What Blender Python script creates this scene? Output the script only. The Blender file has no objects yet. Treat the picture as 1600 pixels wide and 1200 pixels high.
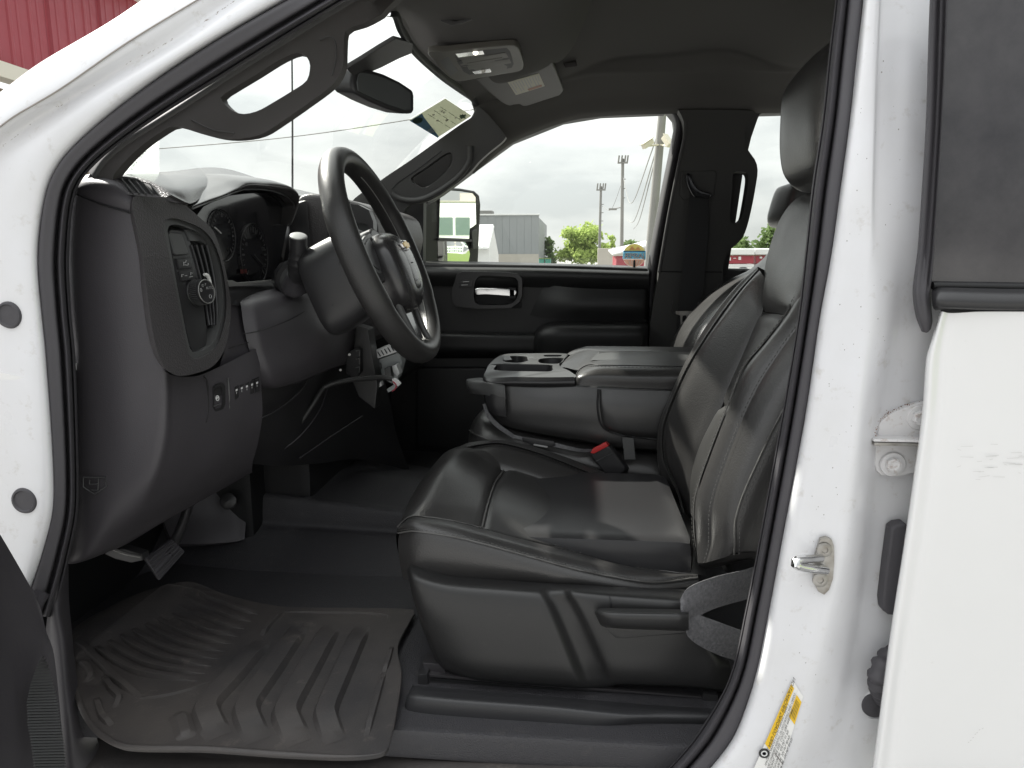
import bpy, bmesh, math, random
import numpy as np
from mathutils import Vector, Matrix

random.seed(7)
rng = np.random.default_rng(7)
scene = bpy.context.scene
COL = scene.collection

# ------------------------------------------------------------------ camera
F = 1109.0                       # focal length in photo pixels (1600 x 1200)
YAW = math.atan(100.0 / 1109.0)  # turned a little towards the front of the truck
PITCH = math.atan(200.0 / 1109.0)
EYE = np.array([0.0, 0.0, 1.5])
cam_data = bpy.data.cameras.new("camera")
cam = bpy.data.objects.new("camera", cam_data)
COL.objects.link(cam)
cam_data.sensor_width = 36.0
cam_data.lens = F / 1600.0 * 36.0
cam_data.clip_start = 0.02
cam_data.clip_end = 3000.0
cam.location = EYE
cam.rotation_euler = (math.pi / 2 - PITCH, 0.0, YAW)
scene.camera = cam

# ------------------------------------------------------------------ sky, sun, exposure
SUN_ELEV = math.radians(41)
SUN_DIR = np.array([math.cos(math.radians(38)), -math.sin(math.radians(38)), 0.0])       # where the light travels (rearwards, towards the camera side)
SUN_DIR = SUN_DIR / np.linalg.norm(SUN_DIR) * math.cos(SUN_ELEV)
SUN_DIR[2] = -math.sin(SUN_ELEV)
world = bpy.data.worlds.new("World")
scene.world = world
world.use_nodes = True
wt = world.node_tree
wt.nodes.clear()
w_out = wt.nodes.new("ShaderNodeOutputWorld")
w_bg = wt.nodes.new("ShaderNodeBackground")
w_bg.inputs["Strength"].default_value = 0.05
w_sky = wt.nodes.new("ShaderNodeTexSky")
w_sky.sky_type = 'NISHITA'
w_sky.sun_disc = False
w_sky.sun_elevation = SUN_ELEV
# rotation 0 puts the sun on +Y, positive turns clockwise seen from above
w_sky.sun_rotation = math.atan2(-SUN_DIR[0], -SUN_DIR[1])
w_tc = wt.nodes.new("ShaderNodeTexCoord")
w_map = wt.nodes.new("ShaderNodeMapping")
w_map.inputs["Scale"].default_value = (1.0, 1.0, 3.2)
w_noise = wt.nodes.new("ShaderNodeTexNoise")
w_noise.inputs["Scale"].default_value = 2.6
w_noise.inputs["Detail"].default_value = 6.0
w_noise.inputs["Roughness"].default_value = 0.55
w_ramp = wt.nodes.new("ShaderNodeValToRGB")
w_ramp.color_ramp.elements[0].position = 0.38
w_ramp.color_ramp.elements[0].color = (5.9, 6.15, 6.3, 1)
w_ramp.color_ramp.elements[1].position = 0.60
w_ramp.color_ramp.elements[1].color = (8.6, 8.75, 8.75, 1)
w_mix = wt.nodes.new("ShaderNodeMixRGB")
w_mix.inputs["Fac"].default_value = 0.93
L = wt.links.new
L(w_tc.outputs["Generated"], w_map.inputs["Vector"])
L(w_map.outputs["Vector"], w_noise.inputs["Vector"])
L(w_noise.outputs["Fac"], w_ramp.inputs["Fac"])
L(w_sky.outputs["Color"], w_mix.inputs["Color1"])
w_sep = wt.nodes.new("ShaderNodeSeparateXYZ")
w_z = wt.nodes.new("ShaderNodeMath"); w_z.operation = 'MAXIMUM'; w_z.inputs[1].default_value = 0.0
w_ma = wt.nodes.new("ShaderNodeMath"); w_ma.operation = 'MULTIPLY_ADD'     # overcast sky: brighter overhead than at the horizon
w_ma.inputs[1].default_value = 1.95
w_ma.inputs[2].default_value = 1.0
w_dot = wt.nodes.new("ShaderNodeVectorMath"); w_dot.operation = 'DOT_PRODUCT'   # thin cloud glows round the veiled sun
w_dot.inputs[1].default_value = tuple(-SUN_DIR)
w_d1 = wt.nodes.new("ShaderNodeMapRange")
w_d1.interpolation_type = 'SMOOTHSTEP'
for k_, v_ in (("From Min", -0.6), ("From Max", 1.0), ("To Min", 0.80), ("To Max", 1.5)):
    w_d1.inputs[k_].default_value = v_
w_mul = wt.nodes.new("ShaderNodeMath"); w_mul.operation = 'MULTIPLY'
w_vm = wt.nodes.new("ShaderNodeVectorMath"); w_vm.operation = 'SCALE'
L(w_tc.outputs["Generated"], w_sep.inputs[0])
L(w_sep.outputs["Z"], w_z.inputs[0])
L(w_z.outputs[0], w_ma.inputs[0])
L(w_tc.outputs["Generated"], w_dot.inputs[0])
L(w_dot.outputs["Value"], w_d1.inputs["Value"])
L(w_ma.outputs[0], w_mul.inputs[0])
L(w_d1.outputs[0], w_mul.inputs[1])
L(w_ramp.outputs["Color"], w_vm.inputs[0])
L(w_mul.outputs[0], w_vm.inputs["Scale"])
L(w_vm.outputs[0], w_mix.inputs["Color2"])
L(w_mix.outputs["Color"], w_bg.inputs["Color"])
L(w_bg.outputs["Background"], w_out.inputs["Surface"])

sun_data = bpy.data.lights.new("sun", 'SUN')
sun_data.energy = 5.0
sun_data.angle = math.radians(1.2)
sun_data.color = (1.0, 0.97, 0.92)
sun = bpy.data.objects.new("sun", sun_data)
COL.objects.link(sun)
sun.rotation_euler = Vector(SUN_DIR).to_track_quat('-Z', 'Y').to_euler()

scene.view_settings.view_transform = 'Standard'
scene.view_settings.look = 'None'
scene.view_settings.gamma = 1.0
scene.view_settings.exposure = 0.80
scene.render.engine = 'CYCLES'
scene.cycles.use_denoising = True
scene.cycles.max_bounces = 10
scene.cycles.transparent_max_bounces = 16

# ------------------------------------------------------------------ pixel rays -> points on real planes of the truck
_f = np.array([-math.sin(YAW) * math.cos(PITCH), math.cos(YAW) * math.cos(PITCH), -math.sin(PITCH)])
_r = np.array([math.cos(YAW), math.sin(YAW), 0.0])
_u = np.cross(_r, _f)


def ray(px, py):
    return _f * F + _r * (px - 800.0) + _u * (600.0 - py)


def P(px, py, Y):
    d = ray(px, py)
    return EYE + d * (Y / d[1])


def PX(px, py, X):
    d = ray(px, py)
    return EYE + d * (X / d[0])


def PZ(px, py, Z):
    d = ray(px, py)
    return EYE + d * ((Z - EYE[2]) / d[2])


def PL(px, py, pt, n):
    d = ray(px, py)
    return EYE + d * (np.dot(np.asarray(pt) - EYE, n) / np.dot(d, n))


def pts(seq, Y=None):
    """[(px,py,Y)...] or [(px,py)...] with one Y -> world points"""
    return np.array([P(q[0], q[1], q[2] if len(q) > 2 else Y) for q in seq])


def ptx(seq, X):
    return np.array([PX(q[0], q[1], X) for q in seq])


def ptz(seq, Z):
    return np.array([PZ(q[0], q[1], q[2] if len(q) > 2 else Z) for q in seq])


# ------------------------------------------------------------------ mesh helpers
def cr(p, n, closed=False, tension=0.5):
    """Catmull-Rom through p, resampled evenly (by chord) to n points"""
    p = np.asarray(p, float)
    if len(p) == 2 and not closed:
        t = np.linspace(0, 1, n)[:, None]
        return p[0] * (1 - t) + p[1] * t
    if closed:
        q = np.vstack([p[-1:], p, p[:1], p[1:2]])
    else:
        q = np.vstack([2 * p[0] - p[1], p, 2 * p[-1] - p[-2]])
    out = []
    m = 14
    for i in range(1, len(q) - 2):
        p0, p1, p2, p3 = q[i - 1], q[i], q[i + 1], q[i + 2]
        d1 = np.linalg.norm(p2 - p1) + 1e-9
        # limit overshoot on very uneven spacing
        m1 = (p2 - p0) * tension
        m2 = (p3 - p1) * tension
        l1, l2 = np.linalg.norm(m1), np.linalg.norm(m2)
        if l1 > d1: m1 = m1 * d1 / l1
        if l2 > d1: m2 = m2 * d1 / l2
        for k in range(m):
            t = k / m
            t2, t3 = t * t, t * t * t
            out.append((2 * t3 - 3 * t2 + 1) * p1 + (t3 - 2 * t2 + t) * m1 + (-2 * t3 + 3 * t2) * p2 + (t3 - t2) * m2)
    out.append(q[-2])
    out = np.array(out)
    seg = np.linalg.norm(np.diff(out, axis=0), axis=1)
    s = np.concatenate([[0], np.cumsum(seg)])
    want = np.linspace(0, s[-1], n + 1 if closed else n)
    if closed: want = want[:-1]
    return np.stack([np.interp(want, s, out[:, k]) for k in range(3)], axis=1)


def crs(p, k, closed=False):
    """Catmull-Rom keeping the control points: k samples per segment (for rows that must share parameters)"""
    p = np.asarray(p, float)
    if len(p) == 2:
        t = np.linspace(0, 1, k + 1)[:, None]
        return p[0] * (1 - t) + p[1] * t
    q = np.vstack([2 * p[0] - p[1], p, 2 * p[-1] - p[-2]])
    out = []
    for i in range(1, len(q) - 2):
        p0, p1, p2, p3 = q[i - 1], q[i], q[i + 1], q[i + 2]
        d1 = np.linalg.norm(p2 - p1) + 1e-9
        m1 = (p2 - p0) * 0.5
        m2 = (p3 - p1) * 0.5
        l1, l2 = np.linalg.norm(m1), np.linalg.norm(m2)
        if l1 > d1: m1 = m1 * d1 / l1
        if l2 > d1: m2 = m2 * d1 / l2
        for j in range(k):
            t = j / k
            t2, t3 = t * t, t * t * t
            out.append((2 * t3 - 3 * t2 + 1) * p1 + (t3 - 2 * t2 + t) * m1 + (-2 * t3 + 3 * t2) * p2 + (t3 - t2) * m2)
    out.append(q[-2])
    return np.array(out)


def link(o, parent):
    COL.objects.link(o)
    if parent is not None:
        o.parent = parent
        o.matrix_parent_inverse = Matrix.Translation(-Vector(parent["_base"])) if "_base" in parent else Matrix()
    return o


def mk(name, verts, faces, mat, parent=None, angle=40, recalc=True, bevel=0.0, seg=2, bang=35):
    me = bpy.data.meshes.new(name)
    bm = bmesh.new()
    vs = [bm.verts.new(tuple(float(c) for c in v)) for v in verts]
    for f in faces:
        try:
            bm.faces.new([vs[i] for i in f])
        except ValueError:
            pass
    if recalc:
        bmesh.ops.recalc_face_normals(bm, faces=bm.faces)
    if bevel > 0:
        es = [e for e in bm.edges if len(e.link_faces) == 2 and e.calc_face_angle(0) > math.radians(bang)]
        if es:
            bmesh.ops.bevel(bm, geom=es, offset=bevel, segments=seg, profile=0.6, affect='EDGES', clamp_overlap=True)
    big = [f for f in bm.faces if len(f.verts) > 4]
    if big:
        bmesh.ops.triangulate(bm, faces=big)
    for f in bm.faces:
        f.smooth = True
    bm.to_mesh(me)
    bm.free()
    me.set_sharp_from_angle(angle=math.radians(angle))
    if mat is not None:
        me.materials.append(mat)
    o = bpy.data.objects.new(name, me)
    if bevel > 0:
        wn_ = o.modifiers.new("weighted_normals", 'WEIGHTED_NORMAL')
        wn_.keep_sharp = True
    return link(o, parent)


def thing(name, base, label, cat, group=None):
    o = bpy.data.objects.new(name, None)
    COL.objects.link(o)
    o.location = tuple(float(b) for b in base)
    o["_base"] = [float(b) for b in base]
    o.empty_display_size = 0.05
    tag(o, label, cat, group)
    return o


def tag(o, label=None, cat=None, group=None, kind=None):
    if label: o["label"] = label
    if cat: o["category"] = cat
    if group: o["group"] = group
    if kind: o["kind"] = kind
    return o


def _norms(G):
    du = np.gradient(G, axis=0)
    dv = np.gradient(G, axis=1)
    n = np.cross(du, dv)
    n /= (np.linalg.norm(n, axis=2, keepdims=True) + 1e-12)
    mid = G.reshape(-1, 3).mean(0)
    s = np.sign(np.sum(n.reshape(-1, 3) * (EYE - G.reshape(-1, 3)), axis=1).sum())
    return n * (s if s != 0 else 1)


def surf(name, rows, mat, parent=None, ku=6, kv=6, thick=0.0, roll=0.0, rw=0.012, edges="nsew", puff=0.0, bump=None, angle=50):
    """smooth sheet through a grid of world points (rows x cols); thick gives it a back and sides;
    roll/rw round its edges down like an upholstered panel; puff crowns it"""
    R = [crs(np.asarray(r, float), kv) for r in rows]
    A = np.array(R)
    G = np.stack([crs(A[:, j], ku) for j in range(A.shape[1])], axis=1)
    nu, nv = G.shape[:2]
    N = _norms(G)
    if puff or roll:
        lu = np.concatenate([np.zeros((1, nv)), np.cumsum(np.linalg.norm(np.diff(G, axis=0), axis=2), axis=0)])
        lv = np.concatenate([np.zeros((nu, 1)), np.cumsum(np.linalg.norm(np.diff(G, axis=1), axis=2), axis=1)], axis=1)
        tu = lu / (lu[-1:] + 1e-9)
        tv = lv / (lv[:, -1:] + 1e-9)
        h = puff * np.sin(np.pi * tu) * np.sin(np.pi * tv)
        d = np.full((nu, nv), 9.0)
        if "n" in edges: d = np.minimum(d, lu)
        if "s" in edges: d = np.minimum(d, lu[-1:] - lu)
        if "w" in edges: d = np.minimum(d, lv)
        if "e" in edges: d = np.minimum(d, lv[:, -1:] - lv)
        h = h - roll * np.exp(-(d / rw) ** 1.4)
        G = G + N * h[..., None]
        N = _norms(G)
    if bump is not None:
        G = G + N * bump(G)[..., None]
    V = G.reshape(-1, 3)
    idx = np.arange(nu * nv).reshape(nu, nv)
    faces = [(idx[i, j], idx[i, j + 1], idx[i + 1, j + 1], idx[i + 1, j]) for i in range(nu - 1) for j in range(nv - 1)]
    if thick:
        B = (G - N * thick).reshape(-1, 3)
        o = nu * nv
        V = np.vstack([V, B])
        faces += [(o + a, o + d, o + c, o + b) for a, b, c, d in faces]
        ring = list(idx[0, :]) + list(idx[1:, -1]) + list(idx[-1, -2::-1]) + list(idx[-2:0:-1, 0])
        for a, b in zip(ring, ring[1:] + ring[:1]):
            faces.append((a, b, o + b, o + a))
    return mk(name, V, faces, mat, parent, angle=angle)


def slab(name, outline, ext, mat, parent=None, bevel=0.003, seg=2, smooth=0, angle=40):
    """prism: outline (N x 3) extruded by the vector ext; smooth>0 resamples the outline as a closed curve"""
    o = np.asarray(outline, float)
    if smooth:
        o = cr(o, smooth, closed=True)
    n = len(o)
    V = np.vstack([o, o + np.asarray(ext, float)])
    faces = [tuple(range(n)), tuple(range(2 * n - 1, n - 1, -1))]
    faces += [(i, (i + 1) % n, n + (i + 1) % n, n + i) for i in range(n)]
    return mk(name, V, faces, mat, parent, bevel=bevel, seg=seg, angle=angle)


def ring(name, outer, inner, ext, mat, parent=None, bevel=0.002, n=64, angle=40, raw=False):
    """prism with a hole"""
    a = np.asarray(outer, float) if raw else cr(outer, n, closed=True)
    b = np.asarray(inner, float) if raw else cr(inner, n, closed=True)
    n = len(a)
    # align the start of the inner loop and its direction
    k = int(np.argmin(np.linalg.norm(b - a[0], axis=1)))
    b = np.roll(b, -k, axis=0)
    if np.linalg.norm(b[n // 4] - a[n // 4]) > np.linalg.norm(b[-n // 4] - a[n // 4]):
        b = np.vstack([b[:1], b[:0:-1]])
    e = np.asarray(ext, float)
    V = np.vstack([a, b, a + e, b + e])
    faces = []
    for i in range(n):
        j = (i + 1) % n
        faces += [(i, j, n + j, n + i), (2 * n + i, 3 * n + i, 3 * n + j, 2 * n + j),
                  (i, 2 * n + i, 2 * n + j, j), (n + i, n + j, 3 * n + j, 3 * n + i)]
    return mk(name, V, faces, mat, parent, bevel=bevel, seg=2, angle=angle)


def tube(name, path, r, mat, parent=None, n=8, closed=False, cap=True, flat=None, up=None, angle=60):
    p = np.asarray(path, float)
    m = len(p)
    rr = np.full(m, r, float) if np.isscalar(r) else np.asarray(r, float)
    t = np.zeros_like(p)
    if closed:
        t = np.roll(p, -1, 0) - np.roll(p, 1, 0)
    else:
        t[1:-1] = p[2:] - p[:-2]
        t[0] = p[1] - p[0]
        t[-1] = p[-1] - p[-2]
    t /= (np.linalg.norm(t, axis=1, keepdims=True) + 1e-12)
    a = np.array(up if up is not None else ([0, 0, 1] if abs(t[0][2]) < 0.9 else [1, 0, 0]), float)
    V, faces = [], []
    for i in range(m):
        a = a - t[i] * np.dot(a, t[i])
        a /= np.linalg.norm(a) + 1e-12
        b = np.cross(t[i], a)
        fx, fy = flat if flat else (1, 1)
        for k in range(n):
            th = 2 * math.pi * k / n
            V.append(p[i] + (a * math.cos(th) * fx + b * math.sin(th) * fy) * rr[i])
    last = m if closed else m - 1
    for i in range(last):
        j = (i + 1) % m
        for k in range(n):
            l = (k + 1) % n
            faces.append((i * n + k, i * n + l, j * n + l, j * n + k))
    if not closed and cap:
        faces += [tuple(range(n - 1, -1, -1)), tuple(range((m - 1) * n, m * n))]
    return mk(name, V, faces, mat, parent, angle=angle)


def frame(axis, up=(0, 0, 1)):
    z = np.asarray(axis, float)
    z = z / np.linalg.norm(z)
    x = np.asarray(up, float)
    x = x - z * np.dot(x, z)
    if np.linalg.norm(x) < 1e-6:
        x = np.array([1.0, 0, 0]) - z * z[0]
    x /= np.linalg.norm(x)
    return x, np.cross(z, x), z


def revolve(name, org, axis, prof, mat, parent=None, n=28, angle=40):
    """prof = [(radius, height along axis)...]"""
    x, y, z = frame(axis)
    V, faces = [], []
    m = len(prof)
    for r, h in prof:
        for k in range(n):
            th = 2 * math.pi * k / n
            V.append(np.asarray(org) + z * h + (x * math.cos(th) + y * math.sin(th)) * max(r, 1e-5))
    for i in range(m - 1):
        for k in range(n):
            l = (k + 1) % n
            faces.append((i * n + k, i * n + l, (i + 1) * n + l, (i + 1) * n + k))
    faces += [tuple(range(n - 1, -1, -1)), tuple(range((m - 1) * n, m * n))]
    return mk(name, V, faces, mat, parent, angle=angle)


def rbox(name, c, size, mat, parent=None, ax=None, bevel=0.004, seg=2):
    X, Y, Z = ax if ax is not None else (np.array([1., 0, 0]), np.array([0, 1., 0]), np.array([0, 0, 1.]))
    c = np.asarray(c, float)
    V = [c + X * sx * size[0] / 2 + Y * sy * size[1] / 2 + Z * sz * size[2] / 2 for sx in (-1, 1) for sy in (-1, 1) for sz in (-1, 1)]
    f = [(0, 1, 3, 2), (4, 6, 7, 5), (0, 4, 5, 1), (2, 3, 7, 6), (0, 2, 6, 4), (1, 5, 7, 3)]
    return mk(name, V, f, mat, parent, bevel=bevel, seg=seg)


def pillow(name, prof, y0, y1, mat, parent=None, p=3.5, ny=20, n=48, shrink=1.0):
    """closed xz outline (points at any y) swept in y with rounded ends: cushions and headrests"""
    c = cr(prof, n, closed=True)
    cen = c.mean(0)
    V, faces = [], []
    for i in range(ny + 1):
        a = -math.cos(math.pi * i / ny)
        s = max(0.02, (1 - abs(a) ** p)) ** (1 / p)
        y = (y0 + y1) / 2 + a * (y1 - y0) / 2
        for q in c:
            V.append([cen[0] + (q[0] - cen[0]) * s, y, cen[2] + (q[2] - cen[2]) * s])
    for i in range(ny):
        for k in range(n):
            l = (k + 1) % n
            faces.append((i * n + k, i * n + l, (i + 1) * n + l, (i + 1) * n + k))
    faces += [tuple(range(n)), tuple(range(ny * n, (ny + 1) * n))]
    return mk(name, V, faces, mat, parent, angle=70)


def stitches(name, path, mat, parent, normal, pitch=0.0075, size=(0.0046, 0.0011, 0.0009), lift=0.0004):
    """a row of thread dashes along a curve, one joined part"""
    p = np.asarray(path, float)
    seg = np.linalg.norm(np.diff(p, axis=0), axis=1)
    s = np.concatenate([[0], np.cumsum(seg)])
    V, faces = [], []
    k = pitch / 2
    while k < s[-1]:
        c = np.array([np.interp(k, s, p[:, j]) for j in range(3)])
        d = np.array([np.interp(min(k + .002, s[-1]), s, p[:, j]) - np.interp(max(k - .002, 0), s, p[:, j]) for j in range(3)])
        d /= np.linalg.norm(d) + 1e-12
        nn = np.asarray(normal, float)
        nn = nn - d * np.dot(nn, d)
        nn /= np.linalg.norm(nn) + 1e-12
        b = np.cross(nn, d)
        c = c + nn * lift
        o = len(V)
        for sx in (-1, 1):
            for sy in (-1, 1):
                V.append(c + d * sx * size[0] / 2 + b * sy * size[1] / 2)
            V.append(c + d * sx * size[0] / 2 * .6 + nn * size[2])
        faces += [(o, o + 1, o + 2), (o + 3, o + 5, o + 4), (o, o + 2, o + 5, o + 3), (o + 1, o + 4, o + 5, o + 2), (o, o + 3, o + 4, o + 1)]
        k += pitch
    ob = mk(name, V, faces, mat, parent, angle=30)
    ob["kind"] = "stuff"
    return ob


def letters(name, body, org, xd, yd, size, mat, parent=None, ext=0.0003, align='CENTER', bold=0.0):
    """flat lettering standing on a surface: text turned into a mesh, x along xd, y along yd"""
    cu = bpy.data.curves.new(name, 'FONT')
    cu.body = body
    cu.size = 1.0
    cu.align_x = align
    cu.align_y = 'CENTER'
    cu.resolution_u = 2
    cu.offset = bold
    tmp = bpy.data.objects.new(name + "_t", cu)
    COL.objects.link(tmp)
    dg = bpy.context.evaluated_depsgraph_get()
    me = bpy.data.meshes.new_from_object(tmp.evaluated_get(dg))
    bpy.data.objects.remove(tmp)
    bpy.data.curves.remove(cu)
    xd = np.asarray(xd, float); yd = np.asarray(yd, float)
    xd = xd / np.linalg.norm(xd); yd = yd / np.linalg.norm(yd)
    nz = np.cross(xd, yd)
    org = np.asarray(org, float)
    if np.dot(nz, EYE - org) < 0: nz = -nz
    for v in me.vertices:
        v.co = Vector(org + xd * v.co.x * size + yd * v.co.y * size + nz * ext)
    me.materials.clear()
    me.materials.append(mat)
    me.name = name
    return link(bpy.data.objects.new(name, me), parent)


def join_mesh(name, chunks, mat, parent=None, angle=40, bevel=0.0):
    V, Fc = [], []
    for v, f in chunks:
        o = len(V)
        V += list(v)
        Fc += [tuple(o + i for i in q) for q in f]
    return mk(name, V, Fc, mat, parent, angle=angle, bevel=bevel)


# ------------------------------------------------------------------ materials
def M(name, col, rough=0.5, metal=0.0, bump=None, vary=None, coat=0.0, spec=0.5, dust=None, sheen=0.0, rvar=0.0):
    m = bpy.data.materials.new(name)
    m.use_nodes = True
    t = m.node_tree
    b = t.nodes["Principled BSDF"]
    b.inputs["Base Color"].default_value = (*col, 1)
    b.inputs["Roughness"].default_value = rough
    b.inputs["Metallic"].default_value = metal
    b.inputs["Coat Weight"].default_value = coat
    b.inputs["Coat Roughness"].default_value = 0.06
    b.inputs["Specular IOR Level"].default_value = spec
    b.inputs["Sheen Weight"].default_value = sheen
    tc = t.nodes.new("ShaderNodeTexCoord")
    colsock = None
    if vary:                       # (colour 2, scale, contrast)
        n = t.nodes.new("ShaderNodeTexNoise")
        n.inputs["Scale"].default_value = vary[1]
        n.inputs["Detail"].default_value = 8
        n.inputs["Roughness"].default_value = 0.62
        r = t.nodes.new("ShaderNodeValToRGB")
        c = vary[2]
        r.color_ramp.elements[0].position = 0.5 - c
        r.color_ramp.elements[1].position = 0.5 + c
        r.color_ramp.elements[0].color = (*col, 1)
        r.color_ramp.elements[1].color = (*vary[0], 1)
        t.links.new(tc.outputs["Object"], n.inputs["Vector"])
        t.links.new(n.outputs["Fac"], r.inputs["Fac"])
        colsock = r.outputs["Color"]
    if dust:                       # (colour, scale, low, high): sparse specks and smears
        n = t.nodes.new("ShaderNodeTexNoise")
        n.inputs["Scale"].default_value = dust[1]
        n.inputs["Detail"].default_value = 10
        n.inputs["Roughness"].default_value = 0.7
        r = t.nodes.new("ShaderNodeValToRGB")
        r.color_ramp.elements[0].position = dust[2]
        r.color_ramp.elements[1].position = dust[3]
        mx = t.nodes.new("ShaderNodeMixRGB")
        mx.inputs["Color1"].default_value = (*col, 1)
        mx.inputs["Color2"].default_value = (*dust[0], 1)
        t.links.new(tc.outputs["Object"], n.inputs["Vector"])
        t.links.new(n.outputs["Fac"], r.inputs["Fac"])
        t.links.new(r.outputs["Color"], mx.inputs["Fac"])
        if colsock: t.links.new(colsock, mx.inputs["Color1"])
        colsock = mx.outputs["Color"]
    if colsock:
        t.links.new(colsock, b.inputs["Base Color"])
    if rvar:
        n = t.nodes.new("ShaderNodeTexNoise")
        n.inputs["Scale"].default_value = 9
        n.inputs["Detail"].default_value = 6
        mr = t.nodes.new("ShaderNodeMapRange")
        mr.inputs["From Min"].default_value = 0.3
        mr.inputs["From Max"].default_value = 0.7
        mr.inputs["To Min"].default_value = rough - rvar
        mr.inputs["To Max"].default_value = rough + rvar
        t.links.new(tc.outputs["Object"], n.inputs["Vector"])
        t.links.new(n.outputs["Fac"], mr.inputs["Value"])
        t.links.new(mr.outputs["Result"], b.inputs["Roughness"])
    if bump:                       # (kind, scale, strength, distance)
        if bump[0] == "leather":
            n = t.nodes.new("ShaderNodeTexVoronoi")
            n.feature = 'SMOOTH_F1'
            n.inputs["Scale"].default_value = bump[1]
            o = n.outputs["Distance"]
        elif bump[0] == "weave":
            n = t.nodes.new("ShaderNodeTexWave")
            n.inputs["Scale"].default_value = bump[1]
            n.inputs["Distortion"].default_value = 0.4
            o = n.outputs["Fac"]
        else:
            n = t.nodes.new("ShaderNodeTexNoise")
            n.inputs["Scale"].default_value = bump[1]
            n.inputs["Detail"].default_value = 4
            o = n.outputs["Fac"]
        bp = t.nodes.new("ShaderNodeBump")
        bp.inputs["Strength"].default_value = bump[2]
        bp.inputs["Distance"].default_value = bump[3]
        t.links.new(tc.outputs["Object"], n.inputs["Vector"])
        t.links.new(o, bp.inputs["Height"])
        t.links.new(bp.outputs["Normal"], b.inputs["Normal"])
    return m


def glass_mat(name, tint=(1, 1, 1), refl=1.0):
    m = bpy.data.materials.new(name)
    m.use_nodes = True
    t = m.node_tree
    t.nodes.clear()
    o = t.nodes.new("ShaderNodeOutputMaterial")
    mx = t.nodes.new("ShaderNodeMixShader")
    tr = t.nodes.new("ShaderNodeBsdfTransparent")
    tr.inputs["Color"].default_value = (*tint, 1)
    gl = t.nodes.new("ShaderNodeBsdfGlossy")
    gl.inputs["Roughness"].default_value = 0.01
    gl.inputs["Color"].default_value = (refl, refl, refl, 1)
    lw = t.nodes.new("ShaderNodeLayerWeight")          # the same from both sides of the pane
    lw.inputs["Blend"].default_value = 0.5
    pw = t.nodes.new("ShaderNodeMath"); pw.operation = 'POWER'; pw.inputs[1].default_value = 5.0
    ma = t.nodes.new("ShaderNodeMath"); ma.operation = 'MULTIPLY_ADD'; ma.inputs[1].default_value = 0.85; ma.inputs[2].default_value = 0.035
    t.links.new(lw.outputs["Facing"], pw.inputs[0])
    t.links.new(pw.outputs[0], ma.inputs[0])
    t.links.new(ma.outputs[0], mx.inputs["Fac"])
    t.links.new(tr.outputs[0], mx.inputs[1])
    t.links.new(gl.outputs[0], mx.inputs[2])
    t.links.new(mx.outputs[0], o.inputs["Surface"])
    return m


def emit_mat(name, col, s):
    m = bpy.data.materials.new(name)
    m.use_nodes = True
    b = m.node_tree.nodes["Principled BSDF"]
    b.inputs["Base Color"].default_value = (*col, 1)
    b.inputs["Emission Color"].default_value = (*col, 1)
    b.inputs["Emission Strength"].default_value = s
    return m



def film_mat(name, col, through=0.5, clear=0.0):
    """printed film or thin paper on glass: daylight shines through it"""
    m = bpy.data.materials.new(name)
    m.use_nodes = True
    t = m.node_tree
    t.nodes.clear()
    o = t.nodes.new("ShaderNodeOutputMaterial")
    d = t.nodes.new("ShaderNodeBsdfDiffuse")
    d.inputs["Color"].default_value = (*col, 1)
    tl = t.nodes.new("ShaderNodeBsdfTranslucent")
    tl.inputs["Color"].default_value = (*col, 1)
    m1 = t.nodes.new("ShaderNodeMixShader")
    m1.inputs["Fac"].default_value = through
    t.links.new(d.outputs[0], m1.inputs[1])
    t.links.new(tl.outputs[0], m1.inputs[2])
    tr = t.nodes.new("ShaderNodeBsdfTransparent")
    m2 = t.nodes.new("ShaderNodeMixShader")
    m2.inputs["Fac"].default_value = clear
    t.links.new(m1.outputs[0], m2.inputs[1])
    t.links.new(tr.outputs[0], m2.inputs[2])
    t.links.new(m2.outputs[0], o.inputs["Surface"])
    return m


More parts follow.
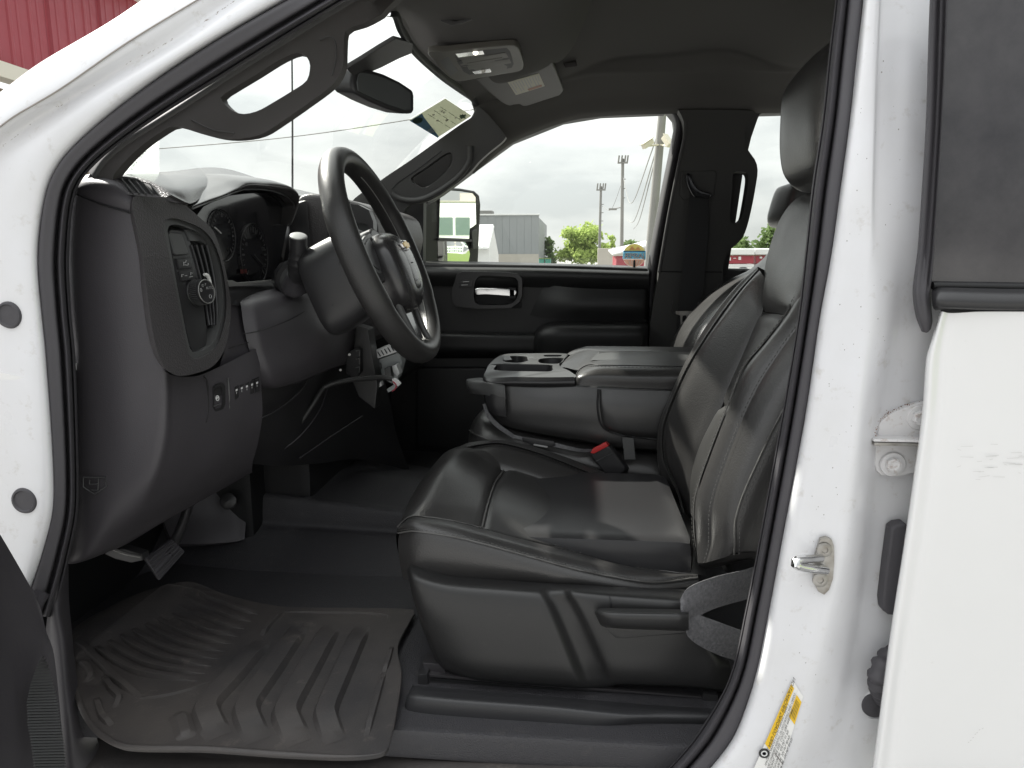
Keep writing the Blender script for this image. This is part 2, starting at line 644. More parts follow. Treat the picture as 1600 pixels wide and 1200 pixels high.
MT = dict(
    white=M("white_paint", (0.71, 0.71, 0.735), 0.34, coat=0.4, vary=((0.66, 0.655, 0.66), 7, 0.22), dust=((0.46, 0.43, 0.39), 34, 0.58, 0.82), rvar=0.08),
    white_clean=M("white_paint_polished", (0.76, 0.755, 0.755), 0.18, coat=1.0, vary=((0.73, 0.725, 0.72), 3, 0.25), dust=((0.55, 0.53, 0.5), 50, 0.66, 0.9)),
    dash=M("dash_plastic", (0.056, 0.052, 0.058), 0.47, bump=("leather", 700, 0.25, 0.0006), rvar=0.06, dust=((0.07, 0.066, 0.062), 30, 0.62, 0.95)),
    dash_soft=M("dash_soft_skin", (0.056, 0.052, 0.054), 0.46, bump=("leather", 420, 0.55, 0.0012)),
    smooth=M("smooth_black_plastic", (0.027, 0.0265, 0.028), 0.34, bump=("noise", 900, 0.08, 0.0004)),
    gloss=M("gloss_black", (0.012, 0.012, 0.014), 0.12, coat=0.4),
    grey_trim=M("satin_grey_trim", (0.30, 0.30, 0.29), 0.40, metal=0.5),
    dash_top=M("dash_top_skin", (0.045, 0.043, 0.043), 0.27, spec=0.9, bump=("leather", 520, 0.12, 0.0004)),
    pillar_dark=M("centre_pillar_trim", (0.045, 0.044, 0.042), 0.6, bump=("noise", 700, 0.2, 0.0006)),
    satin=M("satin_black", (0.030, 0.029, 0.030), 0.26, spec=0.8),
    dim_print=M("dim_gauge_print", (0.08, 0.08, 0.08), 0.5),
    pod=M("pod_grey_plastic", (0.075, 0.076, 0.076), 0.38),
    seal=M("rubber_seal", (0.056, 0.053, 0.059), 0.58, bump=("noise", 300, 0.1, 0.0006), dust=((0.10, 0.095, 0.09), 60, 0.66, 0.95)),
    leather=M("black_leather", (0.030, 0.0292, 0.0292), 0.35, spec=0.7, bump=("leather", 430, 0.30, 0.0010), rvar=0.04, vary=((0.036, 0.0345, 0.034), 5, 0.3)),
    leather_smooth=M("black_leather_fine", (0.034, 0.0332, 0.0332), 0.33, spec=0.8, bump=("leather", 600, 0.2, 0.0007), rvar=0.04),
    rim=M("rim_leather", (0.026, 0.0253, 0.025), 0.38, bump=("leather", 650, 0.40, 0.0008)),
    thread=M("seat_thread", (0.085, 0.083, 0.08), 0.6),
    piping=M("seat_piping", (0.085, 0.083, 0.08), 0.35),
    headliner=M("headliner_cloth", (0.105, 0.101, 0.096), 0.9, bump=("noise", 700, 0.35, 0.001), spec=0.2),
    trim=M("pillar_trim", (0.060, 0.055, 0.053), 0.6, bump=("noise", 700, 0.25, 0.0008)),
    trim_dark=M("pillar_trim_dark", (0.058, 0.057, 0.057), 0.55, bump=("noise", 700, 0.2, 0.0006)),
    door=M("door_plastic", (0.015, 0.015, 0.0155), 0.45, bump=("leather", 500, 0.3, 0.0008)),
    black=M("deep_black", (0.010, 0.010, 0.011), 0.6),
    carpet=M("vinyl_floor", (0.040, 0.039, 0.043), 0.55, bump=("noise", 420, 0.9, 0.0016), dust=((0.075, 0.070, 0.066), 60, 0.55, 0.85)),
    mat=M("rubber_mat", (0.034, 0.032, 0.034), 0.52, vary=((0.085, 0.075, 0.069), 4, 0.20), dust=((0.19, 0.165, 0.148), 30, 0.58, 0.92), bump=("noise", 260, 0.35, 0.0012)),
    sill=M("sill_plastic", (0.027, 0.027, 0.029), 0.42, bump=("leather", 800, 0.25, 0.0006), dust=((0.085, 0.08, 0.075), 40, 0.62, 0.95)),
    shield=M("seat_shield_plastic", (0.021, 0.0208, 0.0210), 0.36, bump=("leather", 800, 0.22, 0.0006), dust=((0.05, 0.048, 0.045), 40, 0.62, 0.98)),
    metal=M("zinc_steel", (0.46, 0.45, 0.43), 0.38, metal=0.9, vary=((0.25, 0.23, 0.20), 60, 0.2)),
    chrome=M("chrome", (0.75, 0.75, 0.75), 0.14, metal=1.0),
    dark_metal=M("dark_steel", (0.10, 0.095, 0.10), 0.40, metal=0.7),
    rust=M("rusty_steel", (0.12, 0.06, 0.045), 0.7, vary=((0.10, 0.08, 0.075), 80, 0.2)),
    hinge=M("painted_hinge", (0.66, 0.65, 0.65), 0.40, dust=((0.28, 0.18, 0.12), 70, 0.55, 0.75)),
    belt=M("belt_webbing", (0.13, 0.128, 0.135), 0.48, bump=("noise", 330, 0.8, 0.002), spec=0.6, vary=((0.06,0.06,0.065), 200, 0.2)),
    red=M("red_button", (0.55, 0.03, 0.03), 0.35),
    print_white=M("white_print", (0.70, 0.70, 0.70), 0.5),
    print_grey=M("grey_print", (0.35, 0.35, 0.35), 0.5),
    print_black=M("black_print", (0.03, 0.03, 0.03), 0.5),
    paper=M("white_label_paper", (0.78, 0.77, 0.75), 0.5),
    yellow=M("yellow_print", (0.80, 0.50, 0.02), 0.5),
    tan=film_mat("permit_tan", (0.44, 0.45, 0.38), 0.6),
    navy=film_mat("permit_blue", (0.10, 0.17, 0.30), 0.6),
    green_dk=film_mat("permit_green", (0.08, 0.11, 0.09), 0.6),
    visor_paper=M("visor_label", (0.50, 0.48, 0.38), 0.6),
    mirror=M("mirror_silver", (0.88, 0.90, 0.88), 0.015, metal=1.0),
    mirror_dim=M("dimmed_mirror", (0.085, 0.09, 0.09), 0.16),
    privacy=M("privacy_glass", (0.026, 0.024, 0.027), 0.10, coat=0.3, spec=0.7, rvar=0.04, dust=((0.075, 0.07, 0.072), 14, 0.35, 1.0)),
    glass=glass_mat("clear_glass", (0.985, 1.0, 0.955)),
    gold=M("gold_emblem", (0.55, 0.38, 0.12), 0.3, metal=0.8),
    wire=M("wire_loom", (0.03, 0.03, 0.03), 0.45),
    wire_red=M("red_wire", (0.45, 0.05, 0.08), 0.5),
    grey_box=M("grey_connector", (0.32, 0.34, 0.34), 0.45),
    silver_box=M("silver_module", (0.55, 0.56, 0.56), 0.35, metal=0.3),
    lens=M("lamp_lens", (0.8, 0.78, 0.72), 0.15),
    lit=emit_mat("lit_bulb", (1.0, 0.95, 0.82), 1.6),
    olive=M("dome_plastic", (0.115, 0.11, 0.095), 0.45),
)

from mathutils.geometry import tessellate_polygon


def plate(name, outline, holes, ext, mat, parent=None, bevel=0.003, seg=2, smooth=0, hsmooth=40, angle=40):
    """extruded outline with any number of holes"""
    loops = [cr(outline, smooth, closed=True) if smooth else np.asarray(outline, float)]
    loops += [cr(h, hsmooth, closed=True) for h in holes]
    tri = tessellate_polygon([[Vector(p) for p in l] for l in loops])
    V = np.vstack(loops)
    n = len(V)
    e = np.asarray(ext, float)
    faces = [tuple(t) for t in tri] + [tuple(n + i for i in reversed(t)) for t in tri]
    o = 0
    for l in loops:
        m = len(l)
        for i in range(m):
            j = (i + 1) % m
            faces.append((o + i, o + j, n + o + j, n + o + i))
        o += m
    return mk(name, np.vstack([V, V + e]), faces, mat, parent, bevel=bevel, seg=seg, angle=angle)


# =================================================================== THE TRUCK
truck = thing("pickup_truck", (-0.1, 1.75, 0.0),
              "white crew cab pickup truck seen through its open driver doorway, black interior", "pickup truck")


def part(o, label=None):
    if label: o["label"] = label
    return o


# ---- white body side: windscreen pillar running down into the hinge pillar
pil = [
    [(880, -330, 1.30), (880, -270, 1.10), (890, -240, 1.045), (895, -205, 1.05), (900, -185, 1.04), (905, -165, 1.045), (906, -157, 1.075)],
    [(600, -225, 1.25), (600, -180, 1.07), (625, -165, 1.03), (655, -145, 1.04), (665, -132, 1.03), (675, -118, 1.035), (685, -110, 1.065)],
    # far back, outer edge, band crease, dirt seam, ridge, step, seal edge
    [(285, -40, 1.10), (280, -30, 0.99), (345, -22, 0.965), (410, -30, 0.985), (445, -30, 0.975), (490, -31, 0.985), (512, -32, 1.01)],
    [(168, 36, 1.06), (165, 43, 0.95), (203, 64, 0.925), (258, 70, 0.945), (285, 72, 0.935), (306, 76, 0.94), (318, 82, 0.97)],
    [(62, 98, 1.03), (60, 107, 0.93), (93, 140, 0.905), (133, 140, 0.925), (158, 150, 0.915), (182, 161, 0.92), (194, 172, 0.95)],
    [(0, 144, 1.02), (0, 153, 0.925), (17, 185, 0.90), (52, 190, 0.918), (78, 212, 0.908), (99, 236, 0.913), (112, 246, 0.94)],
    [(-52, 185, 1.02), (-50, 195, 0.92), (-30, 225, 0.895), (2, 230, 0.912), (38, 262, 0.903), (67, 293, 0.908), (82, 300, 0.935)],
    [(-155, 320, 1.02), (-150, 330, 0.92), (-90, 330, 0.895), (-42, 330, 0.905), (10, 380, 0.902), (52, 400, 0.905), (66, 402, 0.935)],
    [(-175, 540, 1.02), (-170, 540, 0.92), (-100, 540, 0.90), (-45, 540, 0.902), (15, 545, 0.900), (64, 553, 0.903), (79, 556, 0.935)],
    [(-175, 700, 1.02), (-170, 700, 0.92), (-100, 700, 0.90), (-40, 700, 0.902), (20, 702, 0.900), (74, 706, 0.903), (90, 708, 0.935)],
    [(-175, 800, 1.02), (-170, 800, 0.92), (-100, 800, 0.90), (-40, 800, 0.902), (20, 800, 0.900), (75, 793, 0.903), (91, 795, 0.935)],
    [(-175, 880, 1.02), (-170, 880, 0.92), (-100, 880, 0.90), (-50, 880, 0.902), (10, 870, 0.900), (60, 859, 0.903), (75, 863, 0.935)],
    [(-175, 990, 1.02), (-170, 990, 0.92), (-110, 990, 0.90), (-60, 980, 0.902), (-10, 960, 0.900), (32, 945, 0.903), (46, 950, 0.935)],
]
part(surf("windscreen_pillar", [pts(r) for r in pil], MT["white"], truck, ku=7, kv=5, angle=75))
# smear of dirt and chipped sealer along the pillar seam
ch = []
for i in range(46):
    t = rng.random()
    a = np.array([(0, 231), (62, 184), (200, 100), (309, 41), (369, 0)], float)
    k = t * (len(a) - 1)
    i0 = min(int(k), len(a) - 2)
    q = a[i0] * (1 - (k - i0)) + a[i0 + 1] * (k - i0)
    q = q + rng.normal(0, 1.0, 2)
    w = rng.uniform(0.6, 3.2); h = rng.uniform(0.3, 0.9)
    yy = 0.914 + 0.0002 * max(0, 231 - q[1])
    d = np.array([0.85, -0.53])
    nn = np.array([0.53, 0.85])
    c = [q - d * w - nn * h * .3, q - d * w * .2 + nn * h, q + d * w + nn * h * .2, q + d * w * .3 - nn * h]
    ch.append(([P(v[0], v[1], yy - 0.012) for v in c], [(0, 1, 2, 3)]))
o = join_mesh("sealer_chips", ch, M("chipped_sealer", (0.36, 0.33, 0.31), 0.8), truck)
o["kind"] = "stuff"

# round rubber plugs in the hinge pillar
for (px, py, r) in ((17, 492, 0.0185), (41, 781, 0.0192)):
    c = P(px, py, 0.903)
    revolve("rubber_plug", c, (0, -1, 0), [(r, -0.004), (r, 0.003), (r * .93, 0.006), (r * .80, 0.0065), (r * .72, 0.0045), (r * .3, 0.004), (0.0, 0.005)], MT["seal"], truck)

# ---- door opening seal, pillar run and rear run
A_out = [(1250, -160, 1.06), (900, -158, 1.06), (680, -112, 1.05), (515, -36, 1.02), (447, 0, .985), (312, 78, .955), (187, 165, .935), (103, 240, .925), (72, 297, .92), (58, 400, .92), (63, 480, .92), (70, 553, .92), (81, 706, .92), (81, 793, .92), (66, 859, .92), (48, 916, .92), (34, 960, .92)]
A_in = [(1240, -130, 1.07), (900, -128, 1.07), (706, -86, 1.06), (570, -16, 1.03), (500, 25, 1.0), (350, 118, .975), (235, 190, .955), (155, 250, .945), (118, 300, .94), (107, 396, .94), (110, 480, .94), (117, 560, .94), (122, 715, .94), (121, 800, .94), (108, 868, .94), (96, 920, .94), (84, 965, .94)]


def seal_run(name, out, inn, prof):
    """prof: (fraction from outer to inner edge, depth offset)"""
    out, inn = np.array(out, float), np.array(inn, float)
    rows = []
    for a, b in zip(out, inn):
        rows.append([P(*(a * (1 - f) + b * f + np.array([0, 0, dy]))) for f, dy in prof])
    return surf(name, rows, MT["seal"], truck, ku=6, kv=3, angle=75)


SPROF = [(0.0, 0.03), (0.0, 0.004), (0.06, -0.012), (0.30, -0.014), (0.50, -0.014), (0.58, 0.004), (0.64, -0.004), (0.74, -0.018), (0.84, -0.010), (0.88, 0.004), (0.93, -0.003), (1.0, 0.004), (1.02, 0.05)]
part(seal_run("door_seal", A_out, A_in, SPROF))
B_in = [(1240, -130, 1.07), (1290, -118, 1.06), (1308, -85, 1.04), (1309, -40, 1.02), (1306, 0, 1.01), (1296, 82, 0.99), (1285, 187, .965), (1269, 295, .95), (1258, 400, .94), (1247, 500, .94), (1222, 650, .94), (1188, 837, .94), (1166, 950, .94), (1140, 1060, .94), (1090, 1147, .94), (1045, 1200, .94), (1000, 1245, .94)]
B_out = [(1250, -160, 1.06), (1325, -146, 1.045), (1350, -95, 1.025), (1352, -40, 1.0), (1349, 0, .99), (1340, 95, .97), (1329, 190, .945), (1315, 295, .93), (1300, 400, .92), (1281, 500, .92), (1259, 650, .92), (1225, 837, .92), (1204, 950, .92), (1181, 1060, .92), (1150, 1147, .92), (1112, 1200, .92), (1068, 1248, .92)]
SPROF2 = [(0.0, 0.03), (0.0, 0.004), (0.05, -0.012), (0.25, -0.016), (0.48, -0.015), (0.56, 0.003), (0.62, -0.010), (0.76, -0.020), (0.88, -0.012), (0.93, 0.003), (0.97, 0.0), (1.0, 0.006), (1.02, 0.05)]
part(seal_run("door_seal", B_out, B_in, SPROF2))

# ---- white rear jamb between the doorway and the rear door
jamb = [
    [(905, -157, 1.08), (905, -165, 1.05), (905, -180, 1.035), (905, -205, 1.035), (905, -215, 1.04), (905, -240, 1.045), (905, -270, 1.06), (905, -330, 1.25)],
    [(1240, -155, 1.08), (1262, -162, 1.05), (1290, -178, 1.03), (1310, -205, 1.03), (1325, -215, 1.035), (1350, -240, 1.04), (1380, -270, 1.06), (1430, -330, 1.25)],
    [(1318, -140, 1.06), (1334, -142, 1.03), (1348, -145, 1.01), (1372, -150, 1.01), (1382, -152, 1.012), (1405, -160, 1.016), (1445, -170, 1.02), (1520, -190, 1.1)],
    [(1338, -40, 1.03), (1350, -40, 1.0), (1358, -40, .972), (1374, -40, .968), (1380, -40, .972), (1400, -40, .976), (1430, -40, .978), (1475, -40, .985)],
    [(1335, 0, 1.02), (1347, 0, .99), (1354, 0, .962), (1371, 0, .958), (1378, 0, .962), (1400, 0, .966), (1430, 0, .968), (1472, 0, .975)],
    [(1323, 125, .98), (1334, 125, .955), (1342, 125, .927), (1366, 125, .922), (1373, 125, .926), (1398, 125, .93), (1425, 125, .93), (1468, 125, .94)],
    [(1300, 295, .955), (1312, 295, .925), (1322, 295, .90), (1361, 295, .894), (1368, 295, .898), (1392, 295, .902), (1418, 295, .905), (1462, 295, .912)],
    [(1285, 400, .95), (1297, 400, .915), (1309, 400, .893), (1356, 400, .884), (1368, 400, .886), (1390, 400, .893), (1415, 400, .90), (1465, 400, .908)],
    [(1266, 500, .95), (1279, 500, .915), (1292, 500, .890), (1342, 500, .880), (1362, 500, .879), (1384, 500, .888), (1410, 500, .905), (1470, 500, .915)],
    [(1244, 650, .95), (1257, 650, .915), (1268, 650, .890), (1318, 650, .880), (1343, 650, .876), (1362, 650, .895), (1385, 650, .925), (1465, 650, .93)],
    [(1210, 837, .95), (1222, 837, .915), (1234, 837, .890), (1290, 837, .880), (1322, 837, .876), (1345, 837, .896), (1368, 837, .925), (1450, 837, .93)],
    [(1189, 950, .95), (1201, 950, .915), (1214, 950, .890), (1268, 950, .882), (1300, 950, .876), (1330, 950, .898), (1352, 950, .922), (1430, 950, .93)],
    [(1166, 1060, .95), (1178, 1060, .915), (1192, 1060, .890), (1245, 1060, .882), (1276, 1060, .880), (1310, 1060, .898), (1335, 1060, .918), (1410, 1060, .93)],
    [(1135, 1147, .95), (1147, 1147, .915), (1162, 1147, .890), (1222, 1147, .882), (1258, 1147, .882), (1292, 1147, .898), (1318, 1147, .912), (1395, 1147, .93)],
    [(1096, 1200, .95), (1108, 1200, .915), (1126, 1200, .890), (1192, 1200, .884), (1236, 1200, .884), (1274, 1200, .898), (1304, 1200, .910), (1390, 1200, .93)],
    [(1050, 1250, .95), (1062, 1250, .915), (1084, 1250, .890), (1160, 1250, .886), (1210, 1250, .886), (1254, 1250, .898), (1290, 1250, .910), (1385, 1250, .93)],
]
part(surf("rear_door_jamb", [pts(r) for r in jamb], MT["white"], truck, ku=6, kv=4, angle=75))

# ---- rear door: white skin with a rolled front edge, black window frame, dark privacy glass
D0 = [(1468, 487), (1457, 525), (1447, 560), (1440, 650), (1425, 760), (1412, 850), (1395, 960), (1381, 1060), (1370, 1147), (1356, 1250)]
D1 = [(1482, 489), (1474, 525), (1469, 560), (1463, 650), (1449, 760), (1437, 850), (1420, 960), (1405, 1060), (1394, 1147), (1380, 1250)]
rows = []
for (a, b) in zip(D0, D1):
    rows.append([P(a[0] + 4, a[1], .90), P(a[0], a[1], .868), P(a[0] + 2, a[1], .856), P(a[0] * .6 + b[0] * .4, a[1], .850), P(b[0], b[1], .852), P(b[0] + 14, b[1], .850),
                 P(1530, a[1], .848), P(1620, a[1], .846), P(1900, a[1], .848), P(2700, a[1], .86)])
part(surf("rear_door", rows, MT["white_clean"], truck, ku=6, kv=5, angle=80), "white rear door with black window frame and dark glass")
RD = bpy.data.objects["rear_door"]


def sub(o, par):
    """make o a sub-part of the part par (all geometry is in world space)"""
    o.parent = par
    o.matrix_parent_inverse = Matrix.Translation(-Vector(truck["_base"])) @ Matrix() if par.parent is None else Matrix()
    return o


sub(slab("privacy_glass", pts([(1481, -60), (1466, 200), (1455, 446), (2700, 462), (2700, -330), (1486, -140)], .878), (0, .005, 0), MT["privacy"], truck, bevel=0.001), RD)
# rubber edge of the window frame, hanging past the belt line
sub(surf("window_seal", [pts(r) for r in [
    [(1466, -150, .95), (1464, -150, .905), (1470, -150, .888), (1478, -150, .89), (1480, -150, .884), (1484, -150, .886), (1487, -150, .88), (1490, -150, .89)],
    [(1458, -60, .92), (1456, -60, .885), (1462, -60, .868), (1470, -60, .872), (1472, -60, .865), (1478, -60, .868), (1481, -60, .862), (1484, -60, .880)],
    [(1453, 40, .92), (1451, 40, .885), (1457, 40, .866), (1466, 40, .870), (1469, 40, .862), (1475, 40, .866), (1478, 40, .860), (1480, 40, .880)],
    [(1448, 200, .92), (1446, 200, .885), (1451, 200, .864), (1460, 200, .867), (1463, 200, .860), (1468, 200, .864), (1471, 200, .858), (1472, 200, .880)],
    [(1436, 385, .92), (1434, 385, .883), (1439, 385, .862), (1447, 385, .864), (1452, 385, .858), (1456, 385, .861), (1459, 385, .856), (1461, 385, .880)],
    [(1429, 440, .92), (1427, 440, .881), (1432, 440, .860), (1441, 440, .860), (1447, 440, .857), (1450, 440, .860), (1454, 440, .856), (1456, 440, .880)],
    [(1427, 462, .92), (1426, 462, .881), (1431, 462, .858), (1440, 462, .858), (1446, 462, .857), (1449, 462, .860), (1452, 462, .862), (1454, 462, .880)],
    [(1432, 495, .91), (1431, 495, .880), (1436, 495, .859), (1444, 496, .858), (1449, 498, .858), (1453, 499, .861), (1455, 500, .864), (1457, 500, .880)],
    [(1440, 518, .90), (1440, 518, .879), (1443, 519, .866), (1447, 520, .864), (1450, 519, .864), (1452, 517, .866), (1454, 515, .868), (1455, 513, .880)]]],
    MT["seal"], truck, ku=5, kv=3, angle=75), RD)
sub(surf("belt_moulding", [pts(r) for r in [
    [(1458, 450, .875), (1474, 449, .860), (1560, 451, .860), (2700, 466, .868)],
    [(1456, 456, .862), (1470, 456, .848), (1560, 459, .846), (2700, 474, .856)],
    [(1456, 470, .858), (1468, 470, .842), (1560, 473, .840), (2700, 488, .850)],
    [(1458, 481, .860), (1470, 481, .846), (1560, 484, .844), (2700, 500, .854)],
    [(1462, 485, .875), (1474, 484, .860), (1560, 487, .860), (2700, 504, .868)]]], MT["smooth"], truck, ku=4, kv=5, angle=60), RD)
sub(tube("window_channel", pts([(1457, 446), (1520, 447), (1640, 449), (2700, 466)], .868), .0045, MT["black"], truck), RD)

# ---- hinge of the rear door with bolts, check strap, wiring boot
hin = part(slab("door_hinge", pts([(1372, 676), (1374, 662), (1386, 650), (1408, 640), (1430, 632), (1446, 628), (1446, 686), (1400, 690), (1373, 688)], .915), (0, .012, 0), MT["hinge"], truck, bevel=.002, smooth=0))
sub(slab("hinge_plate", pts([(1369, 694), (1442, 697), (1440, 736), (1428, 739), (1408, 744), (1378, 743), (1370, 736), (1367, 725)], .917), (0, .012, 0), MT["hinge"], truck, bevel=.002), hin)
sub(rbox("hinge_knuckle", P(1405, 690, .912), (.072, .030, .0042), MT["metal"], truck, bevel=.001), hin)
sub(rbox("hinge_knuckle", P(1405, 685, .910), (.072, .026, .0035), MT["hinge"], truck, bevel=.001), hin)
for (px, py) in ((1394, 725), (1436, 652)):
    b = revolve("hinge_bolt", P(px, py, .916), (0, -1, 0), [(.0158, 0), (.0158, .002), (.0150, .0032), (.0092, .0036), (.0090, .009), (.0078, .0098), (0, .0098)], MT["hinge"], truck, n=6 if False else 24)
    sub(b, hin)
    sub(revolve("bolt_head", P(px, py, .912), (0, -1, 0), [(.0090, 0), (.0090, .0055), (.0078, .0068), (.0060, .0068), (.0052, .0060), (0, .0060)], MT["hinge"], truck, n=6, angle=20), hin)
# rust weeping round the hinge
ch = []
for i in range(60):
    a = rng.choice(5)
    path = np.array([(1370, 690), (1371, 665), (1385, 648), (1410, 637), (1440, 630)], float)
    k = rng.random() * 3.99
    i0 = int(k)
    q = path[i0] * (1 - (k - i0)) + path[i0 + 1] * (k - i0) + rng.normal(0, 1.3, 2) + np.array([-1, -1])
    r = rng.uniform(.3, 1.0)
    yy = np.interp(q[0], [1362, 1385], [.893, .921])
    ch.append(([P(q[0] - r, q[1] - r * .6, yy - .0025), P(q[0] + r, q[1] - r, yy - .0025), P(q[0] + r * .8, q[1] + r, yy - .0025), P(q[0] - r, q[1] + r * .7, yy - .0025)], [(0, 1, 2, 3)]))
o = join_mesh("rust_specks", ch, M("rust_stain", (0.22, 0.13, 0.09), 0.9), truck)
o["kind"] = "stuff"
part(slab("check_strap_boot", pts([(1393, 826), (1402, 820), (1418, 818), (1418, 965), (1388, 961), (1380, 955), (1379, 940), (1386, 880)], .905), (0, .02, 0), MT["seal"], truck, bevel=.004, seg=3))
# corrugated wiring boot
bp = cr(pts([(1420, 1022, .925), (1392, 1026, .905), (1376, 1046, .892), (1374, 1068, .895), (1380, 1086, .915), (1384, 1096, .935)]), 46)
part(tube("wiring_boot", bp, [.0125 + (.0022 if i % 4 < 2 else -.0012) for i in range(46)], MT["seal"], truck, n=16, angle=80))
part(revolve("grommet", P(1366, 1101, .924), (0, -1, 0), [(.0225, 0), (.0225, .002), (.0200, .003), (.0185, .0005), (.0, .0005)], MT["white"], truck))
part(revolve("rubber_plug", P(1366, 1101, .9215), (0, -1, 0), [(.0180, 0), (.0170, .004), (.010, .005), (0, .005)], MT["seal"], truck))

# ---- door striker: plate, two screws, U shaped bar
st = part(slab("door_striker", pts([(1282, 842), (1292, 839), (1300, 843), (1304, 855), (1304, 880), (1302, 905), (1296, 922), (1288, 930), (1279, 925), (1272, 912), (1271, 895), (1274, 868)], .872), (0, .006, 0), MT["metal"], truck, bevel=.0015))
for (px, py) in ((1288, 859), (1281, 906)):
    sub(revolve("striker_screw", P(px, py, .871), (0, -1, 0), [(.0095, 0), (.0092, .0018), (.0070, .0026), (.0040, .0026), (.0034, .0012), (0, .0012)], MT["metal"], truck), st)
ubar = cr([P(1282, 872, .870), P(1268, 873, .858), P(1252, 874, .842), P(1244, 877, .834), P(1243, 882, .832), P(1252, 886, .838), P(1270, 889, .850), P(1290, 891, .868)], 30)
sub(tube("striker_bar", ubar, .0056, MT["chrome"], truck, n=14), st)

# ---- tyre and loading placard on the jamb
pl_o, pl_x, pl_y = None, None, None
c00, c10, c11, c01 = P(1237, 1064, .8815), P(1254, 1090, .8805), P(1216, 1214, .8805), P(1188, 1176, .8815)   # top-left, top-right, bottom-right, bottom-left


def plac(u, v, lift=0.0):
    """u across the short side, v down the long side"""
    p = (c00 * (1 - u) + c10 * u) * (1 - v) + (c01 * (1 - u) + c11 * u) * v
    return p + np.array([0, -lift, 0])


def bow(v):
    return 0.0


PLQ = []
placard = part(surf("placard", [[plac(u, v, .0012) for u in (0, .5, 1)] for v in (-.02, .5, 1.25)], MT["paper"], truck, ku=4, kv=2), "white and yellow tyre and loading information placard")


def cell(name, u0, v0, u1, v1, mat, lift=.0018):
    return sub(mk(name, [plac(u0, v0, lift), plac(u1, v0, lift), plac(u1, v1, lift), plac(u0, v1, lift)], [(0, 1, 2, 3)], mat, truck), placard)


cell("yellow_band", .0, .03, .27, .86, MT["yellow"])
cell("yellow_band", .55, .05, .98, .33, MT["yellow"])
down = plac(.5, 1) - plac(.5, 0)
across = plac(1, .5) - plac(0, .5)
sub(letters("lettering", "TIRE AND LOADING INFORMATION", plac(.14, .46, .0022), -down, across, .0076, MT["print_black"], truck), placard)
rows_txt = ["SEATING CAPACITY TOTAL 6 FRONT 3 REAR 3", "THE COMBINED WEIGHT OF OCCUPANTS AND CARGO", "TIRE  ORIGINAL TIRE SIZE  COLD TIRE PRESSURE", "FRONT LT275/70R18E  420 kPa, 61 PSI", "REAR  LT275/70R18E  550 kPa, 80 PSI", "SPARE LT275/70R18E  550 kPa, 80 PSI"]
for i, s in enumerate(rows_txt):
    u = .33 + i * .115
    sub(letters("lettering", s, plac(u, 1.05 if i < 2 else 1.18, .0021), -down, across, .0052 if i > 1 else .0046, MT["print_black"], truck, align='LEFT'), placard)
for i in range(4):
    cell("printed_line", .62 + i * .08, .09, .645 + i * .08, .30, MT["print_black"], .0022)
cell("printed_line", .50, .0, .505, 1.2, MT["rust"], .0021)
cell("printed_line", .505, .82, 1.0, .828, MT["rust"], .0021)
cell("printed_line", .505, 1.02, 1.0, 1.028, MT["rust"], .0021)
sub(revolve("placard_symbol", plac(.12, .955, .0016), (0, -1, 0), [(.0072, 0), (.0072, .0005), (0, .0005)], MT["print_black"], truck), placard)
sub(revolve("placard_symbol", plac(.12, .955, .0022), (0, -1, 0), [(.0042, 0), (.0042, .0004), (.0026, .0004), (.0026, 0)], MT["print_white"], truck), placard)

# ---- floor, tunnel and sill
fl = [
    [(300, 690, 2.25), (430, 700, 2.2), (560, 712, 2.2), (700, 735, 2.2), (900, 750, 2.2)],
    [(300, 715, 1.92), (430, 723, 1.9), (560, 734, 1.88), (700, 752, 1.86), (900, 770, 1.86)],
    [(290, 722, 1.86), (428, 730, 1.84), (558, 741, 1.82), (700, 758, 1.80), (900, 778, 1.80)],
    [(290, 755, 1.66), (410, 766, 1.64), (545, 781, 1.64), (700, 800, 1.64), (900, 820, 1.64)],
    [(285, 765, 1.63), (402, 775, 1.61), (535, 789, 1.61), (700, 808, 1.61), (900, 828, 1.61)],
    [(285, 790, 1.615), (395, 800, 1.60), (530, 812, 1.60), (700, 824, 1.60), (900, 845, 1.60)],
    [(285, 806, 1.61), (395, 816, 1.595), (530, 826, 1.595), (700, 837, 1.595), (900, 860, 1.595)],
    [(285, 820, 1.58), (395, 828, 1.57), (530, 836, 1.57), (700, 846, 1.57), (900, 870, 1.57)],
    [(270, 860, 1.52), (380, 872, 1.50), (530, 882, 1.49), (700, 892, 1.49), (900, 910, 1.49)],
    [(255, 898, 1.46), (360, 912, 1.43), (530, 922, 1.42), (710, 932, 1.42), (900, 945, 1.42)],
    [(240, 912, 1.43), (345, 930, 1.395), (530, 941, 1.375), (720, 950, 1.375), (900, 965, 1.375)],
    [(200, 930, 1.41), (330, 942, 1.37), (530, 952, 1.36), (720, 962, 1.36), (900, 975, 1.36)],
]
flo = surf("cab_floor", [pts(r) for r in fl], MT["carpet"], truck, ku=5, kv=5, thick=.006, angle=75)
part(flo)
ZF = 0.80
part(rbox("floor_pan", (0.2, 1.75, ZF - .035), (2.6, 1.60, .05), MT["carpet"], truck, bevel=.01))
# firewall and toe board
part(surf("toe_board", [pts(r) for r in [
    [(60, 700, 1.5), (180, 700, 1.6), (330, 700, 1.7), (520, 690, 1.9)],
    [(90, 860, 1.28), (200, 850, 1.45), (330, 800, 1.62), (520, 760, 1.9)],
    [(110, 930, 1.22), (200, 915, 1.38), (300, 880, 1.52), (500, 830, 1.8)],
    [(105, 985, 1.2), (190, 955, 1.32), (290, 930, 1.41), (420, 920, 1.44)]]], MT["carpet"], truck, ku=6, kv=5, thick=.01, angle=75))
